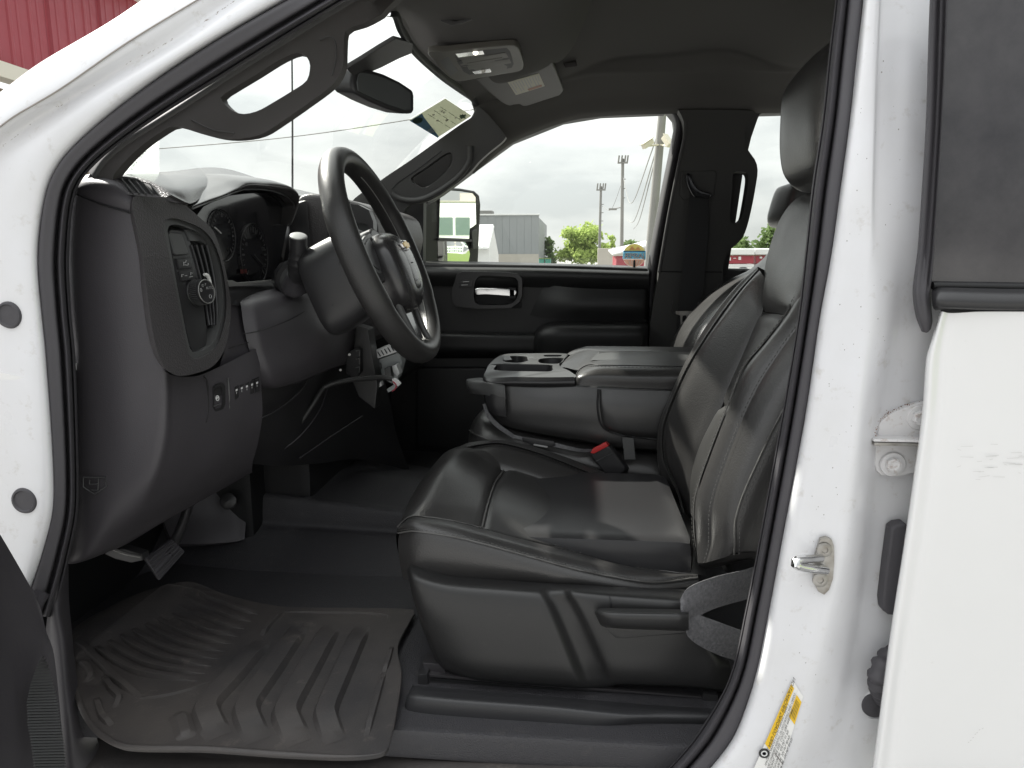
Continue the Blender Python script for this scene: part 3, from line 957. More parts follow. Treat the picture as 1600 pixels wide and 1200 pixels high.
# black trim panel low on the toe board
part(surf("toe_panel", [pts(r) for r in [
    [(250, 760, 1.50), (320, 750, 1.55), (375, 745, 1.58), (388, 748, 1.585)],
    [(255, 810, 1.46), (320, 805, 1.52), (372, 800, 1.555), (385, 802, 1.56)],
    [(270, 850, 1.43), (320, 850, 1.48), (370, 846, 1.52), (382, 842, 1.53)]]], MT["dash"], truck, ku=5, kv=5, thick=.012))
part(revolve("panel_clip", P(357, 783, 1.525), (0.2, -1, .25), [(.019, 0), (.019, .004), (.016, .006), (.005, .005), (0, .007)], MT["smooth"], truck))
# sill step under the mat and the black cover beside the seat
part(surf("door_sill", [pts(r) for r in [
    [(60, 1120, 1.02), (250, 1164, .99), (450, 1178, .975), (625, 1178, .97), (1000, 1190, .96)],
    [(50, 1185, .955), (250, 1190, .95), (450, 1196, .945), (640, 1200, .94), (1000, 1215, .935)],
    [(45, 1215, .93), (250, 1222, .925), (450, 1228, .92), (640, 1230, .92), (1000, 1240, .915)],
    [(40, 1300, .91), (250, 1300, .905), (450, 1300, .90), (640, 1300, .90), (1000, 1300, .90)]]], MT["mat"], truck, ku=6, kv=6, angle=75))
cov = [
    [(652, 1072, 1.06), (648, 1071, 1.03), (720, 1077, 1.03), (860, 1088, 1.03), (1000, 1100, 1.03), (1060, 1104, 1.03), (1130, 1108, 1.03), (1180, 1110, 1.03)],
    [(641, 1080, 1.04), (645, 1080, 1.012), (720, 1087, 1.008), (860, 1098, 1.005), (985, 1109, 1.005), (1050, 1112, 1.008), (1130, 1118, 1.01), (1180, 1120, 1.01)],
    [(636, 1090, 1.03), (641, 1091, 1.0), (720, 1098, .992), (860, 1108, .990), (975, 1119, .990), (1035, 1122, .998), (1120, 1128, 1.005), (1180, 1132, 1.005)],
    [(628, 1125, 1.03), (634, 1125, .998), (720, 1130, .990), (860, 1136, .988), (930, 1140, .988), (985, 1140, 1.002), (1100, 1145, 1.015), (1180, 1150, 1.015)],
    [(617, 1165, 1.02), (623, 1165, .996), (720, 1168, .988), (820, 1172, .986), (870, 1174, .988), (930, 1172, 1.006), (1080, 1172, 1.015), (1180, 1175, 1.015)],
    [(606, 1192, 1.02), (612, 1193, .994), (720, 1200, .990), (790, 1202, .990), (850, 1204, .996), (910, 1204, 1.006), (1050, 1204, 1.012), (1180, 1205, 1.012)],
    [(598, 1225, 1.02), (605, 1226, .994), (720, 1235, .990), (790, 1238, .992), (850, 1240, 1.0), (910, 1240, 1.005), (1050, 1240, 1.01), (1180, 1240, 1.01)]]
part(surf("sill_cover", [pts(r) for r in cov], MT["sill"], truck, ku=6, kv=5, thick=.004, angle=75))
# kick trim at the front foot of the doorway
part(surf("kick_trim", [pts(r) for r in [
    [(80, 888, .955), (86, 888, .938), (98, 884, .945), (107, 882, .99)],
    [(74, 960, .955), (80, 960, .935), (92, 950, .94), (108, 940, .99)],
    [(70, 1010, .955), (84, 1010, .935), (100, 1000, .94), (113, 990, .99)],
    [(72, 1080, .955), (88, 1080, .932), (106, 1075, .935), (122, 1070, .985)],
    [(75, 1150, .955), (92, 1150, .930), (115, 1150, .932), (150, 1150, .98)],
    [(78, 1230, .955), (95, 1230, .928), (120, 1230, .930), (180, 1230, .96)]]], MT["dash"], truck, ku=6, kv=5, angle=75))

# ---- open driver door: the rear foot of its inner panel reaches into the doorway at the lower left
dd = part(surf("driver_door", [pts(r) for r in [
    [(-140, 640, .62), (-60, 745, .72), (-8, 822, .80), (18, 865, .84), (52, 925, .875), (64, 952, .885)],
    [(-140, 800, .62), (-70, 860, .72), (-14, 905, .80), (20, 935, .84), (58, 968, .88), (72, 985, .895)],
    [(-140, 950, .62), (-70, 980, .72), (-10, 1010, .80), (25, 1025, .845), (66, 1018, .885), (84, 1020, .90)],
    [(-140, 1080, .62), (-70, 1090, .72), (-5, 1100, .80), (32, 1110, .845), (76, 1110, .885), (94, 1110, .90)],
    [(-140, 1260, .62), (-70, 1260, .72), (0, 1260, .80), (40, 1260, .845), (88, 1260, .885), (106, 1260, .90)]]], MT["dash"], truck, ku=6, kv=5, thick=.03, angle=60), "open driver door, lower rear corner of its black inner panel")
# ribbed speaker grille, a long leaf shape, each rib a bar
lo = [(65, 1026), (58, 1040), (48, 1070), (43, 1095), (44, 1130), (50, 1165), (56, 1215)]
hi = [(67, 1026), (76, 1045), (84, 1075), (90, 1100), (94, 1130), (99, 1165), (104, 1215)]
ch = []
for i in range(42):
    y = 1028 + i * 4.5
    xl = np.interp(y, [q[1] for q in lo], [q[0] for q in lo])
    xh = np.interp(y, [q[1] for q in hi], [q[0] for q in hi])
    a, b = P(xl, y + .6, .834), P(xh, y - .6, .864)
    t = .0012
    V = []
    for e in (a, b):
        V += [e + np.array([0, 0, t]), e + np.array([.0005, -.0026, 0]), e + np.array([0, 0, -t]), e + np.array([0, .003, 0])]
    ch.append((V, [(0, 1, 5, 4), (1, 2, 6, 5), (2, 3, 7, 6), (3, 0, 4, 7), (0, 3, 2, 1), (4, 5, 6, 7)]))
o = join_mesh("speaker_grille", ch, MT["pod"], truck, angle=30)
o["kind"] = "stuff"
sub(o, dd)

# grit on the jamb, scratches and a chip on the rear door
ch = []
for i in range(70):
    py = rng.uniform(20, 1150)
    xl = np.interp(py, [0, 295, 500, 837, 1060, 1147], [1375, 1368, 1350, 1296, 1252, 1230])
    px = xl + rng.uniform(-40, 40 if py < 600 else 22)
    yb = np.interp(py, [0, 125, 295, 500, 1150], [.955, .918, .89, .876, .878]) - .0065
    r = rng.uniform(.35, 1.1)
    c = P(px, py, yb)
    k = r / 1109 * yb
    ch.append(([c + np.array([-k, 0, 0]), c + np.array([0, 0, -k * 1.6]), c + np.array([k * .8, 0, 0]), c + np.array([0, 0, k])], [(0, 1, 2, 3)]))
o = join_mesh("grit_specks", ch, M("grit", (.22, .20, .18), .9), truck)
o["kind"] = "stuff"
ch = []
for i in range(26):
    px, py = rng.uniform(1490, 1600), rng.normal(722, 12)
    l = rng.uniform(3, 22)
    a, b = P(px, py, .8445), P(px + l, py + rng.normal(0, 1.2), .8445)
    ch.append(([a, b, b + np.array([0, 0, .0005]), a + np.array([0, 0, .0003])], [(0, 1, 2, 3)]))
for i in range(7):
    px, py = 1512 + i * 3.4 + rng.normal(0, 1), 1160 - i * 3.5 + rng.normal(0, 1)
    a = P(px, py, .8435)
    ch.append(([a, a + np.array([.0016, 0, .0005]), a + np.array([.0018, 0, .0016]), a + np.array([.0003, 0, .0012])], [(0, 1, 2, 3)]))
o = join_mesh("paint_scratches", ch, M("scratch", (.50, .49, .48), .7), truck)
o["kind"] = "stuff"
sub(o, RD)

part(tube("pillar_seam", cr(pts([(-40, 231, .8945), (17, 185.5, .8985), (93, 140, .9035), (203, 64, .9235), (345, -22, .9635)]), 50), .0011, M("grimy_sealer", (.30, .275, .25), .8), truck, n=6))

# =================================================================== CAB SHELL
WA, WB, WC = P(165, 290, 1.10), P(560, 318, 2.45), P(745, 160, 2.38)
WN = np.cross(WB - WA, WC - WA)
WN /= np.linalg.norm(WN)


def PW(px, py, lift=0.0):
    """point on the windscreen plane, lift towards the cab"""
    n = WN if np.dot(WN, EYE - WA) > 0 else -WN
    return PL(px, py, WA, WN) + n * lift


part(mk("windscreen", [PW(*q) for q in ((120, 330), (590, 345), (756, 186), (744, 160), (722, 146), (690, 120), (652, 87), (625, 50), (608, 18), (595, -5), (560, -40), (420, 40))], [tuple(range(12))], MT["glass"], truck))
WS = bpy.data.objects["windscreen"]

# headliner: from the far window rail up, over the ceiling and down to the near door rail
hl = [
    [(740, 272, 2.48), (800, 224, 2.5), (880, 192, 2.5), (940, 182, 2.5), (1040, 178, 2.5), (1130, 177, 2.5), (1220, 177, 2.5), (1400, 174, 2.5), (1700, 170, 2.5)],
    [(741, 258, 2.455), (800, 215, 2.465), (880, 183, 2.465), (940, 173, 2.465), (1040, 169, 2.465), (1130, 168, 2.465), (1220, 168, 2.465), (1400, 165, 2.465), (1700, 160, 2.465)],
    [(742, 225, 2.43), (802, 186, 2.42), (880, 160, 2.42), (940, 150, 2.42), (1040, 147, 2.42), (1130, 146, 2.42), (1220, 146, 2.42), (1400, 142, 2.42), (1700, 135, 2.42)],
    [(741, 190, 2.40), (806, 155, 2.36), (880, 132, 2.35), (930, 121, 2.34), (1040, 118, 2.34), (1145, 114, 2.34), (1230, 116, 2.34), (1400, 112, 2.34), (1700, 105, 2.34)],
    [(741, 175, 2.385), (808, 148, 2.335), (878, 126, 2.325), (932, 113, 2.315), (1042, 110, 2.315), (1146, 106, 2.315), (1235, 112, 2.315), (1400, 106, 2.315), (1700, 98, 2.315)],
    [(738, 165, 2.37), (810, 143, 2.32), (880, 120, 2.305), (950, 95, 2.295), (1045, 88, 2.295), (1140, 81, 2.295), (1240, 106, 2.295), (1400, 100, 2.295), (1700, 92, 2.295)],
    [(733, 152, 2.25), (806, 130, 2.24), (880, 108, 2.23), (955, 84, 2.22), (1050, 77, 2.22), (1140, 70, 2.22), (1245, 98, 2.22), (1400, 92, 2.22), (1700, 84, 2.22)],
    [(690, 118, 1.95), (770, 85, 1.95), (860, 55, 1.95), (955, 35, 1.95), (1050, 28, 1.95), (1150, 22, 1.95), (1260, 40, 1.95), (1420, 35, 1.95), (1750, 30, 1.95)],
    [(645, 72, 1.70), (730, 25, 1.70), (840, -10, 1.70), (955, -30, 1.70), (1055, -36, 1.70), (1160, -40, 1.70), (1280, -40, 1.70), (1460, -45, 1.70), (1800, -50, 1.70)],
    [(612, 22, 1.35), (690, -50, 1.35), (820, -105, 1.35), (955, -125, 1.35), (1060, -130, 1.35), (1180, -132, 1.35), (1320, -135, 1.35), (1520, -140, 1.35), (1900, -150, 1.35)],
    [(590, 6, 1.18), (660, -75, 1.15), (800, -150, 1.15), (955, -185, 1.15), (1065, -190, 1.15), (1200, -192, 1.15), (1360, -195, 1.15), (1580, -200, 1.15), (2000, -210, 1.15)],
    [(560, -5, 1.08), (640, -70, 1.05), (790, -115, 1.05), (955, -130, 1.05), (1070, -132, 1.05), (1220, -132, 1.05), (1380, -132, 1.05), (1620, -132, 1.05), (2080, -132, 1.05)]]
part(surf("headliner", [pts(r) for r in hl], MT["headliner"], truck, ku=6, kv=6, thick=.008, angle=80))
# outer roof
part(surf("roof", [[np.array([x, y, z]) for x in (-.34, -.1, .6, 1.3, 2.0)] for y, z in ((.98, 2.02), (1.05, 2.14), (1.75, 2.24), (2.5, 2.2), (2.68, 2.06))], MT["white_clean"], truck, ku=4, kv=4, thick=.01))
# cab back and far rear quarter, closing the cab behind the doors
part(rbox("cab_back", (1.93, 1.78, 1.45), (.06, 1.7, 1.45), MT["trim_dark"], truck, bevel=.02))

# overhead console blister
oc = [
    [(604, 8, 1.3), (613, 22, 1.38), (627, 48, 1.56), (652, 84, 1.76), (690, 117, 1.95), (722, 141, 2.1), (738, 158, 2.2)],
    [(607, 6, 1.29), (616, 20, 1.37), (630, 46, 1.545), (655, 82, 1.745), (692, 115, 1.935), (724, 139, 2.085), (741, 154, 2.19)],
    [(622, -6, 1.28), (628, 14, 1.36), (640, 44, 1.55), (664, 80, 1.75), (700, 114, 1.935), (730, 138, 2.08), (746, 151, 2.19)],
    [(720, -50, 1.272), (738, -18, 1.32), (748, 32, 1.497), (758, 76, 1.684), (772, 112, 1.871), (790, 128, 1.99), (800, 128, 2.147)],
    [(790, -80, 1.257), (806, -45, 1.28), (818, 12, 1.471), (824, 64, 1.652), (824, 101, 1.824), (822, 117, 1.929), (824, 117, 2.111)],
    [(850, -105, 1.242), (868, -66, 1.283), (880, -6, 1.505), (880, 44, 1.689), (868, 85, 1.862), (858, 103, 1.978), (852, 108, 2.12)],
    [(910, -128, 1.26), (925, -90, 1.33), (930, -20, 1.62), (915, 28, 1.8), (896, 72, 1.98), (880, 92, 2.08), (868, 100, 2.18)]]
con = part(surf("overhead_console", [pts(r) for r in oc], MT["headliner"], truck, ku=6, kv=6, angle=80))


def dome(px, py, low=0.0):
    Y = 1.640 + (py - 75) * .0042 + (px - 740) * .00012
    return P(px, py, Y - low)


up = np.array([0.0, .004, .014])
frm = slab("lamp_surround", [dome(*q, .016) for q in ((669, 82), (700, 80), (736, 76), (780, 72), (803, 71), (810, 76), (816, 92), (818, 104), (812, 111), (780, 117), (745, 123), (717, 127), (703, 122), (690, 110), (678, 96))], up, MT["olive"], truck, bevel=.003, seg=3, smooth=60)
sub(frm, con)
sub(slab("lamp_recess", [dome(*q, .0175) for q in ((709, 86), (740, 80), (792, 75), (797, 80), (803, 100), (800, 106), (768, 112), (733, 117), (724, 112))], up * .3, MT["trim_dark"], truck, bevel=.001), con)
sub(slab("display_panel", [dome(*q, .0175) for q in ((687, 96), (700, 88), (716, 111), (704, 119))], up * .3, MT["pod"], truck, bevel=.001), con)
for q in (((714, 95), (790, 82), (795, 90), (720, 103)), ((722, 104), (796, 92), (799, 99), (728, 110))):
    sub(slab("lamp_panel", [dome(*a, .020) for a in q], up * .3, MT["olive"], truck, bevel=.0015), con)
for q in (((711, 84), (754, 79), (757, 85), (716, 90)), ((737, 112), (766, 107), (768, 113), (742, 116))):
    sub(slab("lamp_reflector", [dome(*a, .0195) for a in q], up * .3, MT["chrome"], truck, bevel=.001), con)
for c in ((743, 82.5), (755, 111)):
    sub(revolve("lamp_bulb", dome(*c, .0215), (0, -.3, -1), [(.006, -.002), (.0055, .002), (.003, .004), (0, .0045)], MT["lit"] if c[1] < 100 else MT["lens"], truck, n=16), con)
for c in ((718, 98), (727, 108)):
    sub(slab("lamp_button", [dome(c[0] + a, c[1] + b, .0215) for a, b in ((-4, -2), (3, -4), (6, 1), (-1, 4))], up * .2, MT["trim_dark"], truck, bevel=.001), con)
sub(slab("lamp_ridge", [dome(*q, .022) for q in ((729, 99), (785, 90), (786, 92), (730, 102))], up * .2, MT["olive"], truck, bevel=.0008), con)
# sunglass bin lid above it
bin_ = [
    [(688, -30, 1.36), (694, -2, 1.44), (694, 22, 1.50), (697, 32, 1.525), (702, 35, 1.54)],
    [(720, -36, 1.36), (728, -8, 1.44), (728, 16, 1.50), (729, 28, 1.53), (730, 32, 1.55)],
    [(780, -50, 1.36), (790, -22, 1.44), (792, 4, 1.51), (792, 16, 1.545), (792, 22, 1.565)],
    [(830, -62, 1.36), (842, -34, 1.44), (846, -8, 1.52), (846, 4, 1.555), (845, 9, 1.58)]]
sub(surf("storage_bin_lid", [pts(r) - np.array([0, .03, 0]) for r in bin_], MT["trim"], truck, ku=5, kv=5, thick=.012), con)
sub(slab("bin_latch", pts([(676, 18), (690, 34), (705, 40), (722, 37), (738, 31), (732, 27), (712, 33), (698, 30), (682, 16)], 1.485), (0, .012, .004), MT["trim_dark"], truck, bevel=.002), con)

# garment hook plate in the headliner
part(slab("headliner_clip", pts([(880, 99), (900, 97), (902, 104), (883, 106)], 2.18), (0, .01, .01), MT["trim"], truck, bevel=.0025, seg=3))

# ---- near windscreen pillar trim with its grab handle


def nearY(px, py):
    return 1.005 + (275 - py) * .00055


near_o = [(128, 300), (140, 272), (158, 246), (190, 218), (238, 188), (285, 158), (352, 114), (432, 64), (500, 22), (560, -14), (640, -60), (655, -40), (603, 14), (596, 22), (570, 36), (547, 43), (539, 50), (537, 76), (535, 106), (520, 132), (475, 166), (430, 197), (412, 208), (393, 214), (365, 217), (340, 215), (305, 206), (283, 199), (270, 197), (255, 204), (215, 233), (178, 273), (170, 300)]
near_h = [(345, 152), (360, 141), (400, 117), (437, 94), (462, 83), (475, 85), (483, 96), (484, 109), (478, 127), (453, 144), (425, 161), (403, 173), (381, 178), (365, 174), (352, 164)]
tr = part(plate("pillar_trim", [P(a, b, nearY(a, b)) for a, b in near_o], [[P(a, b, nearY(a, b)) for a, b in near_h]], (0, .020, 0), MT["trim"], truck, bevel=.005, seg=3, hsmooth=40, smooth=130, angle=50))
# lip where the trim meets the seal, and the raised handle pad
sub(surf("trim_lip", [[P(a - 2, b - 4, nearY(a, b) + .004), P(a + 5, b + 3, nearY(a, b) - .006), P(a + 14, b + 12, nearY(a, b) - .001)] for a, b in near_o[1:10]], MT["trim_dark"], truck, ku=5, kv=4), tr)
pad = [(300, 188), (330, 202), (366, 208), (392, 206), (428, 190), (472, 159), (512, 130), (526, 100), (528, 66), (520, 56), (505, 58)]
sub(tube("handle_seam", cr([P(a, b, nearY(a, b) - .0005) for a, b in pad[:3]], 20), .0012, MT["trim_dark"], truck, n=6), tr)
sub(tube("handle_seam", cr([P(a, b, nearY(a, b) - .0003) for a, b in [(500, 62), (515, 57), (524, 66), (525, 92), (519, 118)]], 24), .0011, MT["trim_dark"], truck, n=6), tr)

# ---- far windscreen pillar trim with the passenger grab handle
far_o = [(548, 318), (597, 280), (640, 251), (682, 221), (720, 194), (738, 182), (744, 170), (752, 168), (790, 212), (784, 222), (764, 238), (748, 253), (737, 266), (722, 280), (706, 292), (682, 308), (662, 316), (643, 319), (634, 326), (627, 336), (612, 352), (575, 345)]
far_h = [(642, 279), (665, 262), (690, 244), (702, 238), (707, 243), (705, 257), (695, 270), (678, 285), (664, 293), (655, 291)]


def farY(px, py):
    return 2.42 - (300 - py) * .0006


ft = part(plate("pillar_trim", [P(a, b, farY(a, b)) for a, b in far_o], [[P(a, b, farY(a, b)) for a, b in far_h]], (0, .03, 0), MT["trim_dark"], truck, bevel=.006, seg=3, smooth=110, angle=50))
sub(slab("handle_pocket", [P(a, b, farY(a, b) + .045) for a, b in [(630, 290), (700, 228), (725, 230), (720, 270), (670, 305)]], (0, .01, 0), MT["trim_dark"], truck), ft)
sub(tube("handle_edge", cr([P(a, b, farY(a, b) - .004) for a, b in [(612, 302), (622, 309), (640, 313), (660, 311), (682, 301), (706, 285), (724, 268), (734, 250), (735, 228)]], 40), .010, MT["trim_dark"], truck, n=10), ft)
sub(tube("handle_seam", cr([P(a, b, farY(a, b) - .001) for a, b in [(612, 296), (622, 285), (650, 266), (690, 236)]], 20), .0012, MT["black"], truck, n=6), ft)

# header frit strip that carries the mirror
part(slab("mirror_bracket", [PW(*q, .004) for q in ((535, 99), (560, 84), (590, 65), (612, 52), (640, 60), (638, 76), (618, 84), (590, 98), (566, 108), (549, 114))], WN * (.008 if np.dot(WN, EYE - WA) > 0 else -.008), MT["trim_dark"], truck, bevel=.002))
# black band along the far top corner of the glass
part(surf("header_trim", [[PW(a, b, .006), PW(a + 5, b - 3, .012), PW(a + 12, b - 6, .004)] for a, b in [(597, 20), (609, 22), (618, 45), (642, 82), (684, 120), (716, 143), (732, 154), (739, 163), (739, 172), (733, 184)]], MT["black"], truck, ku=6, kv=4))

# ---- stickers on the windscreen
pa, pb, pc, pd = PW(639, 187, .002), PW(695, 153, .002), PW(736, 180, .002), PW(683, 214, .002)
perm = sub(slab("parking_permit", [pa, pb, pc, pd], WN * .0004, MT["tan"], truck, bevel=0), WS)
perm["label"] = "tan and blue permit sticker in the far top corner of the windscreen"


def pq(u, v, lift=.004):
    n = WN if np.dot(WN, EYE - WA) > 0 else -WN
    return (pa * (1 - u) + pb * u) * (1 - v) + (pd * (1 - u) + pc * u) * v + n * (lift - .002)


def poly(name, P3, mat, par):
    return sub(mk(name, P3, [tuple(range(len(P3)))], mat, truck), par)


poly("permit_band", [pq(0, 0), pq(.34, 0), pq(.28, .12), pq(.05, .97), pq(0, 1)], MT["navy"], WS)
poly("permit_emblem", [pq(.12 + .14 * math.cos(t) * .8, .10 + .1 * math.sin(t), .005) for t in np.linspace(0, 6.28, 14)[:-1]], MT["green_dk"], WS)
leaf = [(0, -1), (.25, -.55), (.6, -.7), (.5, -.25), (1, -.1), (.7, .2), (.8, .5), (.3, .45), (.1, 1), (-.1, 1), (-.3, .45), (-.8, .5), (-.7, .2), (-1, -.1), (-.5, -.25), (-.6, -.7), (-.25, -.55)]
poly("permit_emblem", [pq(.86 + .10 * a, .80 + .13 * b, .005) for a, b in leaf], MT["green_dk"], WS)
sub(letters("lettering", "43020", pq(.085, .62, .005), pq(0, 0) - pq(0, 1), pq(1, 0) - pq(0, 0), .030, MT["print_grey"], truck, bold=.01), WS)
for k in range(9):
    u0, v0 = .40 + .17 * (k % 3), .10 + .30 * (k // 3)
    poly("printed_line", [pq(u0, v0, .0045), pq(u0 + .012, v0, .0045), pq(u0 + .012, v0 + .22, .0045), pq(u0, v0 + .22, .0045)], MT["green_dk"], WS)
for k in range(7):
    u0, v0 = .36 + rng.random() * .5, .1 + rng.random() * .75
    poly("printed_mark", [pq(u0, v0, .0048), pq(u0 + .05, v0 + .01, .0048), pq(u0 + .04, v0 + .06, .0048), pq(u0 - .01, v0 + .05, .0048)], MT["visor_paper"], WS)

# paper notice low in the near corner, its print showing through from behind
na, nb, nc, nd = PW(150, 285, .003), PW(235, 200, .003), PW(249, 268, .003), PW(200, 300, .003)
MT["thin_paper"] = film_mat("thin_notice_paper", (0.74, 0.78, 0.77), 0.75)
nt = mk("paper_notice", [PW(170, 300, .002), PW(176, 274, .002), PW(216, 231, .002), PW(244, 212, .002), PW(247, 218, .002), PW(247, 300, .002)], [(0, 1, 2, 3, 4, 5)], MT["thin_paper"], truck)
sub(nt, WS)
MT["notice_ink"] = film_mat("notice_ink", (0.42, 0.43, 0.43), 0.7)
xd, yd = PW(195, 282) - PW(224, 240), PW(240, 262) - PW(205, 245)
for s, c in (("SEE IT", (216, 244)), ("THIS STICKER", (207, 257)), ("VERIFIES", (199, 266)), ("OIL LEVEL", (188, 271))):
    sub(letters("lettering", s, PW(c[0], c[1], .004), xd, yd * -1, .017, MT["notice_ink"], truck, bold=.0), WS)

# whip aerial on the far wing
part(tube("aerial", [P(457, 300, 2.72), P(457, 180, 2.72), P(456, 70, 2.72)], [.0042, .0036, .003], MT["black"], truck, n=8))
part(surf("bonnet", [[np.array([x, y, z - .05 * (y - 1.75) ** 2]) for x, z in ((-.75, 1.36), (-1.2, 1.44), (-1.9, 1.42), (-2.4, 1.36), (-2.46, 1.25))] for y in (.9, 1.3, 1.75, 2.2, 2.6)], MT["white_clean"], truck, ku=4, kv=4, thick=.01))

# =================================================================== FAR SIDE OF THE CAB
door_o = [(560, 408), (660, 410), (700, 411), (790, 413), (900, 415), (1013, 419), (1013, 470), (1016, 560), (1012, 760), (560, 760)]
pd_ = part(slab("passenger_door", pts(door_o, 2.50), (0, .11, 0), MT["door"], truck, bevel=.012, seg=3), "black inner panel of the passenger door")


def psub(o):
    return sub(o, pd_)


# sill ledge, catching the light
psub(surf("window_ledge", [pts(r) for r in [
    [(610, 407, 2.66), (700, 408, 2.66), (850, 411, 2.66), (1014, 416, 2.66)],
    [(610, 412, 2.55), (700, 413, 2.55), (850, 415, 2.55), (1014, 420, 2.55)],
    [(610, 416, 2.495), (700, 417, 2.495), (850, 419, 2.495), (1014, 424, 2.495)],
    [(610, 421, 2.475), (700, 422, 2.475), (850, 424, 2.475), (1014, 429, 2.475)],
    [(610, 430, 2.472), (700, 431, 2.472), (850, 433, 2.472), (1014, 437, 2.472)],
    [(610, 446, 2.49), (700, 447, 2.49), (850, 449, 2.49), (1014, 453, 2.49)]]], MT["door"], truck, ku=5, kv=4))
psub(surf("upper_swell", [pts(r) for r in [
    [(850, 445, 2.495), (905, 450, 2.47), (960, 452, 2.465), (1005, 452, 2.47), (1013, 450, 2.495)],
    [(838, 470, 2.495), (890, 475, 2.455), (955, 477, 2.45), (1005, 477, 2.455), (1014, 475, 2.495)],
    [(828, 492, 2.495), (875, 498, 2.47), (950, 500, 2.465), (1005, 500, 2.47), (1014, 500, 2.495)]]], MT["door"], truck, ku=5, kv=5))
# handle bezel, cup, lever, lock switch
bez_o = [(714, 428), (722, 424), (790, 425), (810, 428), (816, 436), (816, 462), (812, 472), (798, 482), (745, 483), (712, 479), (706, 472), (705, 455)]
bez_i = [(746, 434), (752, 431), (784, 432), (804, 434), (809, 440), (809, 460), (804, 470), (792, 476), (748, 476), (741, 470), (741, 445)]
psub(plate("handle_bezel", pts(bez_o, 2.462), [pts(bez_i, 2.462)], (0, .05, 0), MT["smooth"], truck, bevel=.003))
psub(slab("handle_cup", pts([(735, 426), (815, 426), (815, 482), (735, 482)], 2.498), (0, .01, 0), MT["black"], truck))
psub(slab("door_lever", pts([(743, 451), (760, 450), (795, 451), (806, 453), (807, 459), (803, 464), (790, 463), (760, 461), (743, 461)], 2.445), (0, .016, 0), MT["chrome"], truck, bevel=.005, seg=3, smooth=40))
psub(rbox("lever_pivot", P(801, 458, 2.47), (.028, .05, .04), MT["black"], truck, bevel=.006))
sw = psub(slab("lock_switch", pts([(718, 441), (726, 437), (738, 437), (738, 448), (728, 449), (716, 449)], 2.457), (0, .01, 0), MT["smooth"], truck, bevel=.002))
for q in (((723, 440.5), (733, 440.0)), ((721, 445.5), (731, 445.0))):
    psub(tube("switch_mark", pts(q, 2.4565), .0012, MT["print_grey"], truck, n=6))
psub(surf("armrest", [pts(r) for r in [
    [(833, 530, 2.50), (838, 516, 2.48), (848, 507, 2.47), (870, 503, 2.47), (930, 503, 2.47), (1000, 503, 2.47), (1012, 504, 2.49)],
    [(833, 534, 2.46), (838, 522, 2.42), (850, 514, 2.40), (872, 510, 2.39), (930, 510, 2.39), (1000, 510, 2.39), (1012, 511, 2.41)],
    [(834, 548, 2.44), (840, 538, 2.40), (852, 530, 2.38), (874, 526, 2.37), (930, 525, 2.37), (1000, 525, 2.37), (1012, 525, 2.39)],
    [(836, 580, 2.46), (843, 575, 2.42), (855, 570, 2.40), (876, 568, 2.39), (930, 568, 2.39), (1000, 568, 2.39), (1012, 568, 2.41)],
    [(836, 620, 2.50), (843, 615, 2.48), (855, 612, 2.47), (876, 610, 2.47), (930, 610, 2.47), (1000, 610, 2.47), (1012, 610, 2.49)]]], MT["door"], truck, ku=5, kv=5))
psub(surf("pull_pocket", [pts(r) for r in [
    [(640, 517, 2.50), (720, 519, 2.49), (800, 520, 2.49), (838, 520, 2.49)],
    [(640, 521, 2.46), (720, 523, 2.45), (800, 524, 2.45), (838, 524, 2.45)],
    [(640, 532, 2.455), (720, 534, 2.445), (800, 535, 2.445), (838, 535, 2.445)],
    [(640, 548, 2.46), (720, 550, 2.45), (800, 551, 2.45), (838, 551, 2.45)],
    [(640, 560, 2.50), (720, 560, 2.49), (800, 560, 2.49), (838, 560, 2.49)]]], MT["door"], truck, ku=5, kv=4))
psub(slab("lower_pocket", pts([(650, 575), (830, 575), (1005, 625), (1005, 700), (650, 700)], 2.47), (0, .03, 0), MT["door"], truck, bevel=.01))
# window glass with a round decal, lock pin
wg = psub(mk("window_glass", pts([(600, 420), (1030, 425), (1070, 160), (880, 160), (720, 260)], 2.575), [(0, 1, 2, 3, 4)], MT["glass"], truck))
psub(revolve("lock_pin", P(991, 416, 2.545), (0, 0, 1), [(.0045, -.01), (.0042, .016), (.003, .021), (0, .022)], MT["black"], truck, n=14))
# sail panel and outside frame round the far window
part(slab("sail_panel", pts([(560, 330), (640, 312), (662, 310), (661, 412), (560, 412)], 2.50), (0, .05, 0), MT["black"], truck, bevel=.004))
part(slab("body_side", pts([(1034, 160), (1046, 173), (1055, 184), (1057, 198), (1050, 232), (1034, 310), (1013, 424), (1009, 560), (1010, 780), (1200, 780), (1200, 424), (1138, 421), (1150, 345), (1161, 270), (1174, 215), (1184, 186), (1196, 160)], 2.545), (0, .09, 0), MT["trim_dark"], truck, bevel=.003))
part(surf("far_door_seal", [[P(a - 3, b, 2.56), P(a + 1, b, 2.525), P(a + 6, b, 2.515), P(a + 11, b, 2.525), P(a + 13, b, 2.55)] for a, b in [(1030, 170), (1047, 176), (1054, 186), (1056, 199), (1050, 232), (1034, 312), (1014, 424), (1010, 500), (1009, 600)]], MT["seal"], truck, ku=5, kv=3))
part(slab("window_frame", pts([(640, 335), (690, 303), (745, 262), (800, 222), (880, 190), (940, 180), (1040, 176), (1060, 150), (880, 158), (790, 196), (735, 240), (640, 318)], 2.56), (0, .06, 0), MT["black"], truck, bevel=.002))
part(slab("window_frame", pts([(1180, 150), (1190, 177), (1420, 170), (1420, 150)], 2.56), (0, .06, 0), MT["black"], truck, bevel=.002))
rdp = part(slab("rear_passenger_door", pts([(1130, 419), (1420, 425), (1500, 800), (1120, 800)], 2.55), (0, .09, 0), MT["door"], truck, bevel=.008))
